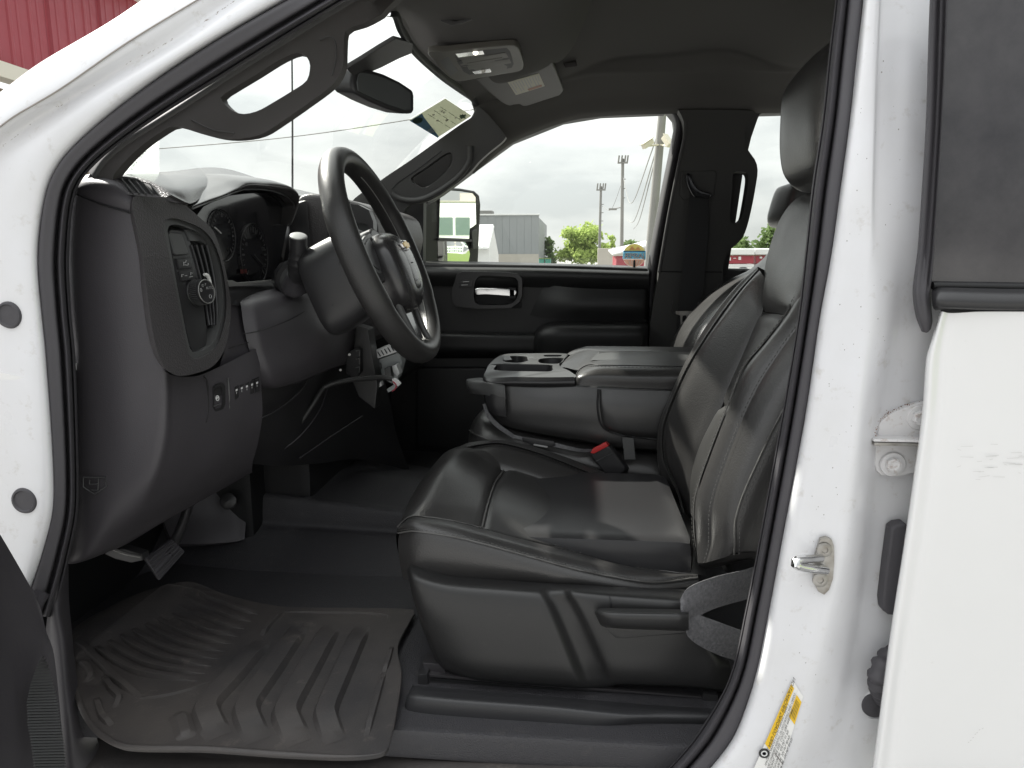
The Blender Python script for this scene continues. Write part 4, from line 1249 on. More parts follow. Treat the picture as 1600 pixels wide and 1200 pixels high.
sub(mk("window_glass", pts([(1120, 430), (1440, 430), (1440, 150), (1120, 150)], 2.59), [(0, 1, 2, 3)], MT["glass"], truck), rdp)
part(slab("rear_pillar", pts([(1420, 120), (1700, 120), (1700, 800), (1420, 800)], 2.56), (0, .1, 0), MT["trim_dark"], truck))

# ---- far centre pillar trim with its grab handle and belt
bp_o = [(1060, 172), (1066, 182), (1070, 204), (1068, 222), (1060, 262), (1046, 332), (1034, 402), (1029, 430), (1020, 560), (1132, 560), (1129, 428), (1137, 395), (1148, 384), (1160, 372), (1168, 352), (1176, 318), (1181, 290), (1184, 268), (1181, 252), (1170, 236), (1163, 222), (1163, 206), (1170, 190), (1182, 174)]
bp_h = [(1146, 270), (1152, 268), (1164, 269), (1169, 274), (1169, 286), (1164, 318), (1159, 342), (1154, 347), (1146, 349), (1141, 346), (1141, 330), (1144, 300)]
bt = part(plate("centre_pillar_trim", pts(bp_o, 2.46), [pts(bp_h, 2.46)], (0, .05, 0), MT["pillar_dark"], truck, bevel=.006, seg=3, smooth=120, angle=50))
sub(slab("belt_guide", pts([(1064, 268), (1115, 266), (1120, 270), (1116, 305), (1110, 310), (1068, 312), (1062, 306)], 2.455), (0, .01, 0), MT["pillar_dark"], truck, bevel=.003), bt)
sub(slab("belt_ring", pts([(1073, 271), (1079, 272), (1084, 285), (1092, 296), (1110, 302), (1110, 309), (1086, 308), (1077, 296), (1073, 284)], 2.43), (0, .02, 0), MT["gloss"], truck, bevel=.003, smooth=36), bt)
sub(tube("trim_joint", pts([(1028, 424), (1080, 425), (1129, 425)], 2.4585), .0016, MT["black"], truck, n=6), bt)
sub(tube("trim_edge", cr(pts([(1071, 190), (1070, 214), (1060, 262), (1046, 332), (1034, 402), (1030, 426)], 2.462), 40), .006, MT["trim_dark"], truck, n=8), bt)

# ---- passenger seat belt hanging on the pillar
sb = thing("seat_belt", P(1080, 520, 2.43), "black passenger seat belt hanging straight down the far pillar with its metal latch", "seat belt")
surf("webbing", [pts(r) for r in [[(1078, 300, 2.44), (1108, 303, 2.44)], [(1073, 360, 2.43), (1106, 362, 2.43)], [(1065, 430, 2.425), (1101, 431, 2.425)], [(1058, 500, 2.425), (1094, 500, 2.425)], [(1052, 600, 2.43), (1088, 600, 2.43)]]], MT["black"], sb, ku=5, kv=4, thick=.002)
lt = plate("latch", pts([(1056, 486), (1082, 486), (1082, 491), (1076, 493), (1076, 508), (1072, 510), (1064, 510), (1063, 493), (1056, 491)], 2.415), [pts([(1067, 494), (1072.5, 494), (1072, 505), (1067, 505)], 2.415)], (0, .003, 0), MT["metal"], sb, bevel=.0008, hsmooth=16)
tube("latch_stop", pts([(1051, 470), (1049, 482), (1052, 489), (1086, 489), (1091, 484), (1091, 472)], 2.42), .0018, MT["dark_metal"], sb, n=8)

# ---- passenger side towing mirror outside the far window
MN = np.array([.80, -.60, 0.0]); MC = P(716, 340, 2.79)
mm = part(slab("side_mirror", [PL(a, b, MC - MN * .008, MN) for a, b in [(661, 318), (672, 300), (690, 292), (720, 294), (742, 298), (750, 305), (752, 320), (748, 411), (742, 414), (661, 416)]], -MN * .09, MT["door"], truck, bevel=.010, seg=3), "tall black towing mirror with two glasses outside the passenger window")
# the two reflecting glasses: each faces backwards, turned towards the driver


def mirror_glass(name, q, Y, n, par):
    """px outline on a plane through its centre, normal n"""
    c = MC
    n = np.asarray(n, float) / np.linalg.norm(n)
    return slab(name, [PL(a[0], a[1], c, n) for a in q], -n * .004, MT["mirror"], par, bevel=0, angle=5), c, n


def reflect_hit(px, py, c, n, Yw=None, Xw=None):
    p = PL(px, py, c, n)
    d = (p - EYE) / np.linalg.norm(p - EYE)
    r = d - 2 * np.dot(d, n) * n
    return p, r


gl1, mc1, mn1 = mirror_glass("mirror_glass", [(688, 300), (694, 297), (720, 299), (738, 302), (743, 308), (744, 350), (739, 354), (734, 357), (733, 373), (686, 371)], 2.79, (.80, -.60, .0), truck)
sub(gl1, mm)
# lower glass is convex
q2 = [[(686, 377), (700, 377.3), (714, 377.6), (728, 378)], [(686, 388), (701, 388), (717, 388), (734, 389)], [(686, 399), (702, 399), (719, 400), (737, 401)], [(687, 409), (703, 409), (719, 409), (734, 409)]]
mn2 = np.array([.80, -.60, -.004]); mn2 /= np.linalg.norm(mn2)
mc2 = PL(710, 393, MC, MN)


def cap_(p):
    d = p - mc2
    return p - mn2 * float(np.dot(d, d)) / (2 * .55)


gl2 = surf("mirror_glass", [[cap_(PL(a, b, mc2, mn2)) for a, b in r] for r in q2], MT["mirror"], truck, ku=6, kv=6, thick=.003, angle=80)
sub(gl2, mm)
sub(slab("mirror_arm", [PL(a, b, MC + MN * .006, MN) for a, b in [(737, 361), (746, 358), (747, 388), (739, 389)]], -MN * .01, MT["pod"], truck, bevel=.003), mm)
sub(tube("mirror_divider", [PL(684, 374, MC, MN), PL(736, 376, MC, MN)], .006, MT["smooth"], truck, n=8), mm)

# =================================================================== DASHBOARD
dash = part(surf("dashboard", [pts(r) for r in [     # end panel facing the doorway, running down into the knee panel
    [(98, 298, 1.005), (118, 303, .992), (155, 317, .986), (205, 331, .988), (211, 334, 1.0)],
    [(96, 350, 1.005), (118, 352, .990), (160, 357, .984), (213, 366, .987), (219, 368, 1.0)],
    [(96, 400, 1.005), (118, 402, .989), (168, 405, .983), (225, 410, .986), (231, 412, 1.0)],
    [(102, 500, 1.005), (124, 500, .989), (178, 503, .983), (242, 511, .986), (249, 514, 1.0)],
    [(108, 570, 1.005), (130, 570, .989), (186, 574, .983), (255, 580, .987), (264, 584, 1.003)]]], MT["dash"], truck, ku=6, kv=6, angle=80))


def dsub(o):
    return sub(o, dash)


KP = [
    [(108, 570, 1.005), (130, 570, .989), (186, 574, .983), (255, 580, .987), (268, 586, 1.003), (305, 588, 1.06), (345, 572, 1.12), (385, 552, 1.19), (404, 543, 1.23)],
    [(110, 620, 1.005), (131, 620, .990), (186, 622, .983), (256, 628, .988), (270, 630, 1.004), (310, 624, 1.058), (350, 612, 1.12), (388, 598, 1.18), (407, 590, 1.22)],
    [(112, 680, 1.005), (132, 680, .991), (184, 682, .984), (252, 686, .989), (268, 687, 1.006), (309, 680, 1.06), (350, 668, 1.12), (388, 654, 1.185), (410, 646, 1.22)],
    [(113, 740, 1.005), (132, 740, .992), (180, 742, .985), (238, 742, .993), (256, 740, 1.012), (300, 730, 1.07), (345, 716, 1.13), (380, 702, 1.195), (403, 692, 1.24)],
    [(112, 800, 1.005), (130, 800, .994), (168, 802, .987), (212, 796, 1.004), (234, 791, 1.028), (278, 775, 1.085), (325, 755, 1.15), (366, 735, 1.215), (396, 718, 1.26)],
    [(108, 845, 1.01), (124, 846, .998), (152, 845, .995), (188, 832, 1.02), (212, 823, 1.048), (262, 800, 1.11), (315, 774, 1.18), (360, 750, 1.25), (394, 732, 1.29)],
    [(102, 878, 1.02), (116, 878, 1.006), (138, 872, 1.008), (170, 860, 1.035), (196, 849, 1.065), (255, 815, 1.13), (312, 783, 1.21), (360, 757, 1.29), (394, 737, 1.33)],
    [(102, 880, 1.06), (118, 880, 1.05), (140, 874, 1.07), (172, 861, 1.10), (200, 849, 1.14), (258, 814, 1.21), (314, 782, 1.29), (362, 756, 1.37), (396, 737, 1.4)]]
dsub(surf("knee_panel", [pts(r) for r in KP], MT["dash"], truck, ku=6, kv=5, angle=80))
# cap above the end panel: rolled top corner with the demister grille
CAP = [
    [(132, 274, 1.06), (150, 270, 1.05), (178, 271, 1.055), (220, 279, 1.08), (262, 298, 1.11), (300, 318, 1.14)],
    [(128, 276, 1.03), (146, 273, 1.022), (178, 275, 1.022), (216, 284, 1.04), (250, 299, 1.06), (280, 317, 1.09)],
    [(118, 284, 1.01), (140, 281, .996), (176, 287, .992), (206, 302, .997), (222, 309, 1.01), (250, 314, 1.05)],
    [(106, 294, 1.005), (128, 292, .989), (168, 302, .983), (204, 316, .987), (211, 319, 1.0), (240, 322, 1.05)],
    [(99, 300, 1.005), (118, 303, .991), (156, 318, .985), (204, 332, .989), (210, 334, 1.0), (235, 336, 1.05)]]
dsub(surf("dash_corner", [pts(r) for r in CAP], MT["dash"], truck, ku=6, kv=6, angle=80))
dsub(tube("dash_seam", cr(pts([(104, 299, .990), (120, 304, .986), (156, 318.5, .982), (205, 333, .985)]), 30), .0012, MT["black"], truck, n=6))
# demister grille: dark slot with slats
gq = [(179, 281), (185, 279), (212, 281), (238, 289), (250, 302), (238, 304), (212, 302), (200, 300), (190, 293)]


def gY(px, py):
    return .990 + (305 - py) * .0011 + (px - 180) * .00025


grl = dsub(slab("demister_grille", [P(a, b, gY(a, b) - .006) for a, b in gq], (0, .004, .001), MT["black"], truck, bevel=.0008, smooth=40))
rim_ = [(172, 280), (178, 276), (212, 278), (246, 290), (264, 306), (240, 308), (210, 305), (196, 303), (183, 294)]
dsub(plate("grille_rim", [P(a, b, gY(a, b) - .0065) for a, b in rim_], [[P(a, b, gY(a, b) - .0065) for a, b in gq]], (0, .006, .001), MT["dash_soft"], truck, bevel=.0012, smooth=40))
for k in range(5):
    a = np.array((190 + k * 11.0, 279.5 + k * 1.6 + (k > 2) * 1.0)); b = np.array((208 + k * 10.0, 301.0 + k * .8))
    dsub(tube("grille_slat", [P(*a, gY(*a) - .009), P(*b, gY(*b) - .009)], .0012, MT["pod"], truck, n=6))

# top deck between grille and windscreen
dsub(surf("dash_top", [pts(r) for r in [
    [(150, 272, 1.04), (178, 273, 1.05), (262, 268, 1.25), (350, 263, 1.6), (440, 290, 2.0), (555, 316, 2.4)],
    [(155, 273, 1.03), (195, 276, 1.045), (270, 276, 1.18), (350, 278, 1.45), (450, 300, 1.85), (560, 322, 2.4)],
    [(180, 276, 1.024), (225, 286, 1.05), (285, 296, 1.12), (350, 288, 1.40), (460, 302, 1.74), (570, 328, 2.38)],
    [(215, 284, 1.04), (262, 302, 1.07), (298, 318, 1.12), (350, 294, 1.38), (470, 306, 1.70), (580, 345, 2.36)]]], MT["dash_top"], truck, ku=6, kv=6, thick=.01, angle=80))

# instrument hood: arch lip facing backwards, sweeping forward to the windscreen
XH = -.565
lipi = [(297, 333), (299, 325), (322, 316), (347, 307), (366, 299), (383, 294.5), (412, 295), (432, 299), (447, 306), (457, 315), (459, 324), (455, 338), (449, 352)]
lipo = [(284, 330), (290, 320), (314, 309), (338, 301), (360, 291), (385, 283), (412, 283), (434, 286), (456, 293), (466, 303), (466, 317), (460, 334), (453, 352)]
HY = [1.13, 1.14, 1.20, 1.26, 1.32, 1.37, 1.45, 1.50, 1.545, 1.575, 1.585, 1.58, 1.57]
def hx(px, py, Y, dx=0, dz=0):
    p = P(px, py, Y)
    return p + np.array([dx, 0, dz])
h_rows = [
    [hx(a[0], a[1], y, -.06) for a, y in zip(lipi, HY)],
    [hx(a[0], a[1], y) for a, y in zip(lipi, HY)],
    [hx(a[0] * .55 + b[0] * .45, a[1] * .55 + b[1] * .45, y, .006) for a, b, y in zip(lipi, lipo, HY)],
    [hx(b[0], b[1], y, .000) for b, y in zip(lipo, HY)],
    [hx(b[0], b[1], y + .002, -.018, .0065) for b, y in zip(lipo, HY)],
    [hx(b[0], b[1], y + .004, -.07, .0135) for b, y in zip(lipo, HY)],
    [hx(b[0], b[1], y + .006, -.14, .012) for b, y in zip(lipo, HY)],
    [hx(b[0], b[1], y + .008, -.26, -.01) for b, y in zip(lipo, HY)]]
hood = dsub(surf("instrument_hood", h_rows, MT["dash_top"], truck, ku=6, kv=5, angle=80))
dsub(tube("hood_bead", cr([hx(a[0], a[1] + 1.5, y, .001) for a, y in zip(lipi, HY)][1:], 60), .0016, MT["pod"], truck, n=6))

dsub(slab("binnacle_side", pts([(449, 322), (480, 312), (490, 430), (440, 432), (452, 360)], 1.625), (-.05, .04, 0), MT["smooth"], truck, bevel=.004))
# instrument cluster: recessed dark lens with two dials
XC = -.66
clu = dsub(slab("instrument_cluster", [PX(a, b, XC) for a, b in [(300, 345), (318, 322), (350, 306), (400, 300), (440, 306), (452, 322), (450, 350), (440, 400), (430, 432), (392, 440), (360, 442), (352, 436), (330, 400)]], (-.02, 0, 0), MT["gloss"], truck, bevel=.002))
# binnacle side walls
dsub(surf("binnacle_wall", [[hx(a[0], a[1] + 2, y, -.02 - .0 * y), hx(a[0], a[1] + 2, y, -.09)] for a, y in zip(lipi, HY)], MT["smooth"], truck, ku=4, kv=3))


def xyz(c, u, v):
    return PX(c[0], c[1], XC + .004) + np.array([0, u, v])


def dial(c, r, name):
    o = dsub(tube(name, [xyz(c, r * math.cos(t), r * math.sin(t)) for t in np.linspace(0, 2 * math.pi, 41)[:-1]], .0011, MT["smooth"], truck, n=6, closed=True))
    ch = []
    for k in range(25):
        t = math.radians(225 - k * 270 / 24)
        r0, r1 = r * (.80 if k % 4 else .72), r * .90
        w = .0009 if k % 4 else .0015
        tv = np.array([0, -math.sin(t), math.cos(t)]) * w
        a, b = xyz(c, r0 * math.cos(t), r0 * math.sin(t)), xyz(c, r1 * math.cos(t), r1 * math.sin(t))
        ch.append(([a - tv, a + tv, b + tv, b - tv], [(0, 1, 2, 3)]))
    g = join_mesh("dial_marks", ch, MT["dim_print"], truck)
    g["kind"] = "stuff"
    dsub(g)
    return o


dial((349, 368), .047, "dial_ring")
dial((398, 398), .062, "dial_ring")
dsub(tube("dial_needle", [xyz((349, 368), -.008, .004), xyz((349, 368), -.030, .014)], .0013, MT["print_white"], truck, n=6))
dsub(tube("dial_needle", [xyz((398, 398), 0, 0), xyz((398, 398), .035, -.020)], .0010, MT["dim_print"], truck, n=6))
for s, u, v in (("40", -.035, .02), ("80", .012, .045), ("120", .04, .012), ("160", .04, -.022)):
    dsub(letters("lettering", s, xyz((398, 398), u, v), (0, 1, 0), (0, 0, 1), .011, MT["dim_print"], truck))
dsub(mk("warning_lamp", [xyz((380, 424), u, v) for u, v in ((-.012, -.004), (.016, -.004), (.016, .004), (-.012, .004))], [(0, 1, 2, 3)], M("amber_lamp", (.12, .02, .018), .5), truck))
# silver-grey strip standing in for the bright reflection under the cluster
dsub(slab("cluster_glint", ptx([(354, 438), (364, 438), (372, 442), (420, 438), (421, 440), (385, 446), (360, 448), (355, 448)], -.60), (-.01, 0, 0), MT["grey_trim"], truck, bevel=.001))
dsub(surf("cluster_shelf", [pts(r) for r in [
    [(352, 438, 1.22), (375, 441, 1.27), (425, 436, 1.42), (470, 425, 1.55)],
    [(354, 455, 1.19), (376, 456, 1.24), (425, 452, 1.38), (470, 445, 1.5)],
    [(358, 475, 1.19), (378, 478, 1.24), (428, 475, 1.38), (470, 470, 1.5)]]], MT["smooth"], truck, ku=5, kv=5))

# vent and switch pod at the near end
XPOD = -.600
pod_o = [(207, 312), (216, 305), (259, 307), (283, 316), (312, 340), (335, 364), (352, 420), (360, 467), (360, 500), (352, 543), (334, 571), (304, 584), (278, 587), (261, 578), (247, 553), (237, 510), (222, 400), (208, 335)]


def podX(px, py):
    """the pod leans: its top edge lies further forward than its foot"""
    return -.624 + (py - 313) * .00019


def PP(px, py, d=0.0):
    return PX(px, py, podX(px, py) + d)


pod_h = [(256, 352), (260, 343), (272, 341), (290, 346), (316, 358), (334, 379), (346, 412), (353, 455), (353, 492), (346, 524), (336, 545), (318, 557), (306, 561), (297, 556), (291, 535), (281, 487), (268, 418)]
pod = dsub(plate("switch_pod", [PP(a, b) for a, b in pod_o], [[PP(a, b) for a, b in pod_h]], (-.03, .035, 0), MT["dash_soft"], truck, bevel=.009, seg=4, smooth=110, hsmooth=80, angle=60))
inner = [(a + (305 - a) * .035, b + (450 - b) * .03) for a, b in pod_h]
inner2 = [(a + (305 - a) * .12, b + (450 - b) * .09) for a, b in pod_h]
dsub(plate("pod_bezel", [PP(a, b, -.006) for a, b in [(a - (305 - a) * .02, b - (450 - b) * .015) for a, b in pod_h]], [[PP(a, b, -.006) for a, b in inner2]], (-.03, .002, 0), MT["pod"], truck, bevel=.004, seg=3, smooth=80, hsmooth=80))
dsub(slab("pod_floor", [PP(a, b, -.026) for a, b in inner], (-.02, 0, 0), MT["smooth"], truck, bevel=0, smooth=80))
# inner raised switch panel (left) with blank cover, trailer switches, headlamp knob
dsub(slab("switch_panel", [PP(a, b, -.014) for a, b in [(262, 362), (268, 358), (288, 360), (296, 372), (310, 425), (318, 470), (324, 520), (322, 548), (303, 552), (296, 540), (284, 480)]], (-.02, 0, 0), MT["smooth"], truck, bevel=.002))
dsub(slab("blank_cover", [PP(a, b, -.0105) for a, b in [(264, 366), (267, 363), (282, 364), (285, 367), (295, 395), (294, 398), (276, 399), (273, 396)]], (-.006, 0, 0), MT["pod"], truck, bevel=.002, seg=3))
dsub(slab("rocker_switch", [PP(a, b, -.0105) for a, b in [(276, 404), (299, 402), (302, 419), (280, 421)]], (-.008, 0, 0), MT["smooth"], truck, bevel=.002))
dsub(slab("rocker_switch", [PP(a, b, -.0105) for a, b in [(280, 424), (302, 422), (306, 437), (284, 440)]], (-.008, 0, 0), MT["smooth"], truck, bevel=.002))


def podmark(pl, r=.0007):
    dsub(tube("switch_mark", [PP(a, b, -.0098) for a, b in pl], r, MT["print_grey"], truck, n=5))


podmark([(287, 414), (287, 410), (290, 410), (291, 407)]); podmark([(287, 414.5), (294, 414), (294, 411)])
podmark([(284, 433), (284, 429), (287, 429)]); podmark([(289, 431), (292, 431)]); podmark([(298, 430), (298, 426), (301, 427)]); podmark([(296, 433), (301, 432)])
kc = PP(304, 458, -.012)
kax = np.array([.97, -.18, .12])
kn = dsub(revolve("headlamp_knob", kc, kax, [(.0215, -.004), (.0215, .004), (.0195, .005), (.0195, .018), (.0200, .021), (.0190, .0235), (.0178, .0222), (.0170, .0218), (0, .0218)], MT["smooth"], truck, n=48))
kx, ky, kz = frame(kax, (0, 0, 1))
dsub(tube("knob_ring", [kc + kz * .0234 + (kx * math.cos(t) + ky * math.sin(t)) * .0186 for t in np.linspace(0, 6.2832, 49)[:-1]], .0009, MT["grey_trim"], truck, n=6, closed=True))
ch = []
for k in range(40):
    t = 6.2832 * k / 40
    d = kx * math.cos(t) + ky * math.sin(t)
    e = np.cross(kz, d) * .0008
    a, b = kc + d * .0193 + kz * .006, kc + d * .0193 + kz * .0185
    ch.append(([a - e, a + e, b + e, b - e, a + d * .0011, b + d * .0011], [(0, 4, 5, 3), (4, 1, 2, 5), (0, 1, 4), (3, 5, 2)]))
g = join_mesh("knob_grip", ch, MT["pod"], truck, angle=20); g["kind"] = "stuff"; dsub(g)
for ang, s in ((60, "AUTO"), (5, "P"), (-30, "ID")):
    d = kx * math.cos(math.radians(ang)) - ky * math.sin(math.radians(ang))
    dsub(letters("lettering", s, kc + kz * .0222 + d * .011, -ky, kx, .0062, MT["print_grey"], truck))
dsub(tube("knob_symbol", [kc + kz * .0222 + kx * (.003 + .0025 * math.cos(t)) + ky * (.011 + .002 * math.sin(t)) for t in np.linspace(0, 6.28, 13)[:-1]], .0005, MT["print_grey"], truck, n=5, closed=True))
dsub(tube("knob_symbol", [kc + kz * .0222 - kx * (.008 + .0028 * math.cos(t)) - ky * (.008 + .0028 * math.sin(t)) for t in np.linspace(0, 6.28, 13)[:-1]], .0005, MT["print_grey"], truck, n=5, closed=True))
# air outlet: dark cavity, upright slats, bright thumb lever
dsub(slab("air_vent", [PP(a, b, -.020) for a, b in [(296, 377), (306, 374), (322, 378), (334, 398), (340, 440), (341, 480), (338, 500), (330, 512), (324, 500), (316, 455)]], (-.02, 0, 0), MT["black"], truck, bevel=.001))
dsub(slab("vent_brow", [PP(a, b, -.012) for a, b in [(290, 358), (306, 360), (322, 372), (330, 386), (326, 384), (312, 377), (297, 377)]], (-.02, 0, 0), MT["pod"], truck, bevel=.002))
for k in range(4):
    a = [(298 + k * 8, 383), (306 + k * 7.6, 410), (316 + k * 6.5, 450), (323 + k * 5, 490), (326 + k * 3.6, 508)]
    dsub(tube("vent_slat", cr([PP(q[0], q[1], -.014) for q in a], 16), .0026, MT["smooth"], truck, n=8, flat=(1, .45), up=(1, 0, 0)))
dsub(tube("vent_lever", cr([PP(a, b, -.004) for a, b in [(319, 429), (324, 431), (328, 440), (330, 452), (332, 459)]], 20), [.0022, .0026, .0030, .0032, .0034, .0034, .0032, .0030, .0028, .0027, .0026, .0026, .0026, .0027, .0028, .0030, .0032, .0032, .0028, .0020], MT["paper"], truck, n=10))

# switches low on the knee panel
def kneeY(px, py):
    return np.interp(px, [262, 310, 350, 388, 410], [1.0, 1.058, 1.12, 1.183, 1.22])


def KPt(px, py, d=0.0):
    p = P(px, py, kneeY(px, py))
    return p + np.array([.55, -.80, .05]) * d


kn_n = np.array([.55, -.80, .05])
bz = dsub(plate("brake_switch_bezel", [KPt(a, b, .0025) for a, b in [(333, 604), (338, 600), (348, 598), (352, 602), (352, 632), (347, 640), (337, 643), (332, 637)]], [[KPt(a, b, .0025) for a, b in [(335, 609), (340, 606), (346, 605), (347, 608), (346, 632), (343, 636), (337, 638), (335, 634)]]], -kn_n * .012, MT["smooth"], truck, bevel=.0015, hsmooth=30))
dsub(slab("parking_brake_switch", [KPt(a, b, .0005) for a, b in [(335, 609), (340, 606), (346, 605), (347, 608), (346, 632), (343, 636), (337, 638), (335, 634)]], -kn_n * .01, MT["smooth"], truck, bevel=.001))
dsub(tube("switch_symbol", [KPt(339.6 + 2.3 * math.cos(t), 622 + 3.8 * math.sin(t), .0012) for t in np.linspace(0, 6.28, 17)[:-1]], .0008, MT["print_white"], truck, n=5, closed=True))
dsub(letters("lettering", "P", KPt(339.6, 622, .0018), (.8, .55, .12), (0, 0, 1), .0058, MT["print_white"], truck, bold=.02))
dsub(tube("switch_bar", [KPt(333.5, 634.5, .003), KPt(344, 630.5, .003)], .0010, MT["pod"], truck, n=6))
dsub(tube("panel_crease", cr([KPt(a, b, .001) for a, b in [(356, 591), (357, 600), (358, 620), (358, 638)]], 16), .0014, MT["pod"], truck, n=6))
dsub(tube("panel_crease", cr([KPt(a, b, .001) for a, b in [(318, 588), (323, 594), (325, 610), (325, 640), (322, 660)]], 16), .0011, MT["black"], truck, n=6))
dsub(slab("upfitter_panel", [KPt(a, b, .001) for a, b in [(365, 603), (405, 589), (406, 611), (366, 627)]], -kn_n * .008, MT["black"], truck, bevel=.0008))
for k in range(5):
    x = 366.2 + k * 8
    y = 603.5 - k * 2.8
    dsub(slab("upfitter_switch", [KPt(a, b, .0032) for a, b in [(x, y + .4), (x + 6.8, y - 2.0), (x + 7.2, y + 18.6), (x + .4, y + 21.4)]], -kn_n * .006, MT["smooth"], truck, bevel=.0012))
    dsub(slab("switch_mark", [KPt(a, b, .0036) for a, b in [(x + 1.6, y + 4.6), (x + 4.6, y + 3.4), (x + 4.6, y + 6.4), (x + 1.6, y + 7.6)]], -kn_n * .0006, MT["print_white"], truck, bevel=0))
    dsub(slab("switch_mark", [KPt(a, b, .0036) for a, b in [(x + 2.8, y + 8.6), (x + 3.4, y + 8.3), (x + 3.4, y + 11.3), (x + 2.8, y + 11.6)]], -kn_n * .0006, MT["print_white"], truck, bevel=0))
# shield shaped stamp on the end panel
for pl_ in ([(130, 746), (130, 761), (148, 772), (166, 760), (165, 746), (130, 746)], [(140, 750), (140, 757), (153, 756)], [(154, 748), (153, 766), (143, 766)]):
    dsub(tube("moulded_mark", [P(a, b, .9845) for a, b in pl_], .0010, MT["pod"], truck, n=6))

# steering column bolster, lower covers
dsub(surf("column_bolster", [pts(r) for r in [
    [(372, 462, 1.26), (392, 458, 1.29), (440, 448, 1.40), (485, 432, 1.50), (560, 430, 1.75)],
    [(376, 475, 1.23), (398, 472, 1.25), (445, 466, 1.34), (492, 455, 1.44), (560, 450, 1.7)],
    [(381, 510, 1.215), (404, 508, 1.23), (450, 502, 1.31), (502, 492, 1.42), (565, 490, 1.7)],
    [(389, 545, 1.215), (412, 545, 1.23), (458, 538, 1.31), (512, 525, 1.42), (565, 520, 1.7)],
    [(400, 580, 1.225), (424, 580, 1.24), (466, 572, 1.32), (515, 556, 1.44), (565, 545, 1.7)],
    [(408, 604, 1.25), (430, 604, 1.27), (468, 594, 1.35), (512, 576, 1.48), (565, 560, 1.7)],
    [(410, 606, 1.32), (432, 606, 1.34), (470, 596, 1.42), (512, 578, 1.55), (565, 562, 1.75)]]], MT["dash"], truck, ku=6, kv=6, angle=80))
dsub(tube("panel_joint", cr(pts([(380, 522, 1.212), (405, 517, 1.226), (452, 500, 1.305), (486, 480, 1.40)]), 30), .0008, MT["black"], truck, n=5))
dsub(surf("pod_shelf", [pts(r) for r in [
    [(350, 470, 1.18), (364, 473, 1.22), (378, 474, 1.26)],
    [(352, 540, 1.16), (372, 538, 1.20), (392, 530, 1.24)],
    [(344, 570, 1.14), (374, 562, 1.19), (402, 545, 1.24)],
    [(346, 580, 1.14), (378, 585, 1.19), (410, 600, 1.26)]]], MT["dash"], truck, ku=5, kv=5))
dsub(tube("panel_joint", pts([(354, 545, 1.165), (388, 535, 1.215)]), .0009, MT["black"], truck, n=5))
dsub(surf("lower_cover", [pts(r) for r in [
    [(404, 596, 1.30), (440, 604, 1.35), (480, 594, 1.45), (530, 575, 1.62), (600, 590, 1.9)],
    [(402, 640, 1.30), (440, 640, 1.36), (482, 622, 1.47), (540, 610, 1.66), (610, 630, 1.92)],
    [(398, 690, 1.32), (440, 690, 1.40), (490, 675, 1.54), (550, 665, 1.74), (620, 680, 1.96)],
    [(396, 725, 1.38), (440, 728, 1.48), (500, 724, 1.64), (560, 718, 1.84), (640, 735, 2.05)]]], MT["smooth"], truck, ku=6, kv=6, thick=.01))
dsub(tube("lit_edge", cr(pts([(408, 653, 1.28), (425, 645, 1.30), (448, 630, 1.345), (468, 612, 1.40), (478, 598, 1.43)]), 30), .0022, MT["smooth"], truck, n=8))  # tube drawn in for the lit line along the cover edge
for pl_ in ([(392, 686, 1.30), (400, 672, 1.29), (404, 656, 1.28)], [(430, 712, 1.42), (470, 680, 1.46), (500, 640, 1.52), (512, 606, 1.56)], [(468, 716, 1.50), (520, 680, 1.6), (566, 650, 1.74)], [(412, 718, 1.40), (424, 716, 1.42), (440, 706, 1.45)]):
    dsub(tube("lit_edge", cr(pts(pl_), 24), .0014, MT["dash"], truck, n=6))  # paler tubes imitate light catching the dark cover's edges
for q in ((459, 568), (546, 554), (532, 578)):
    dsub(revolve("panel_screw", P(*q, 1.50), (.3, -1, 0), [(.003, 0), (.0028, .0015), (0, .002)], MT["grey_trim"], truck, n=12))
# open fuse bracket beside the column with the bright module and dangling loom
dsub(slab("column_bracket", pts([(556, 508), (575, 514), (582, 560), (590, 600), (586, 640), (560, 620), (548, 590), (553, 540)], 1.60), (0, .05, 0), MT["door"], truck, bevel=.004))
dsub(slab("fuse_box", pts([(540, 552), (556, 544), (562, 545), (563, 582), (556, 590), (540, 584)], 1.58), (0, .03, 0), MT["black"], truck, bevel=.003))
for k in range(3):
    dsub(tube("fuse_rib", pts([(556, 548 + k * 13, 1.575), (562, 547 + k * 13, 1.575), (562, 556 + k * 13, 1.575)]), .0016, MT["pod"], truck, n=6))
mod = dsub(slab("trim_module", pts([(580, 550), (612, 536), (622, 544), (624, 549), (586, 562), (581, 558)], 1.64), (0, .05, 0), MT["silver_box"], truck, bevel=.003))
for k in range(6):
    x = 590 + k * 5.2
    dsub(tube("module_rib", pts([(x, 549.5 - k * 2.2, 1.637), (x + 4.5, 557 - k * 2.2, 1.637)]), .0012, MT["smooth"], truck, n=5))
dsub(slab("module_body", pts([(590, 562), (624, 550), (628, 566), (622, 590), (612, 600), (596, 590)], 1.66), (0, .04, 0), MT["grey_box"], truck, bevel=.003))
dsub(slab("connector", pts([(582, 572), (592, 568), (594, 578), (584, 582)], 1.64), (0, .03, 0), MT["pod"], truck, bevel=.003))
dsub(slab("connector", pts([(612, 572), (619, 569), (625, 584), (620, 588), (614, 582)], 1.63), (0, .03, 0), MT["silver_box"], truck, bevel=.003))
dsub(slab("connector", pts([(600, 576), (610, 574), (612, 592), (602, 592)], 1.635), (0, .03, 0), MT["pod"], truck, bevel=.002))
dsub(slab("connector", pts([(587, 600), (595, 596), (597, 603), (590, 607)], 1.62), (0, .02, 0), MT["silver_box"], truck, bevel=.003))
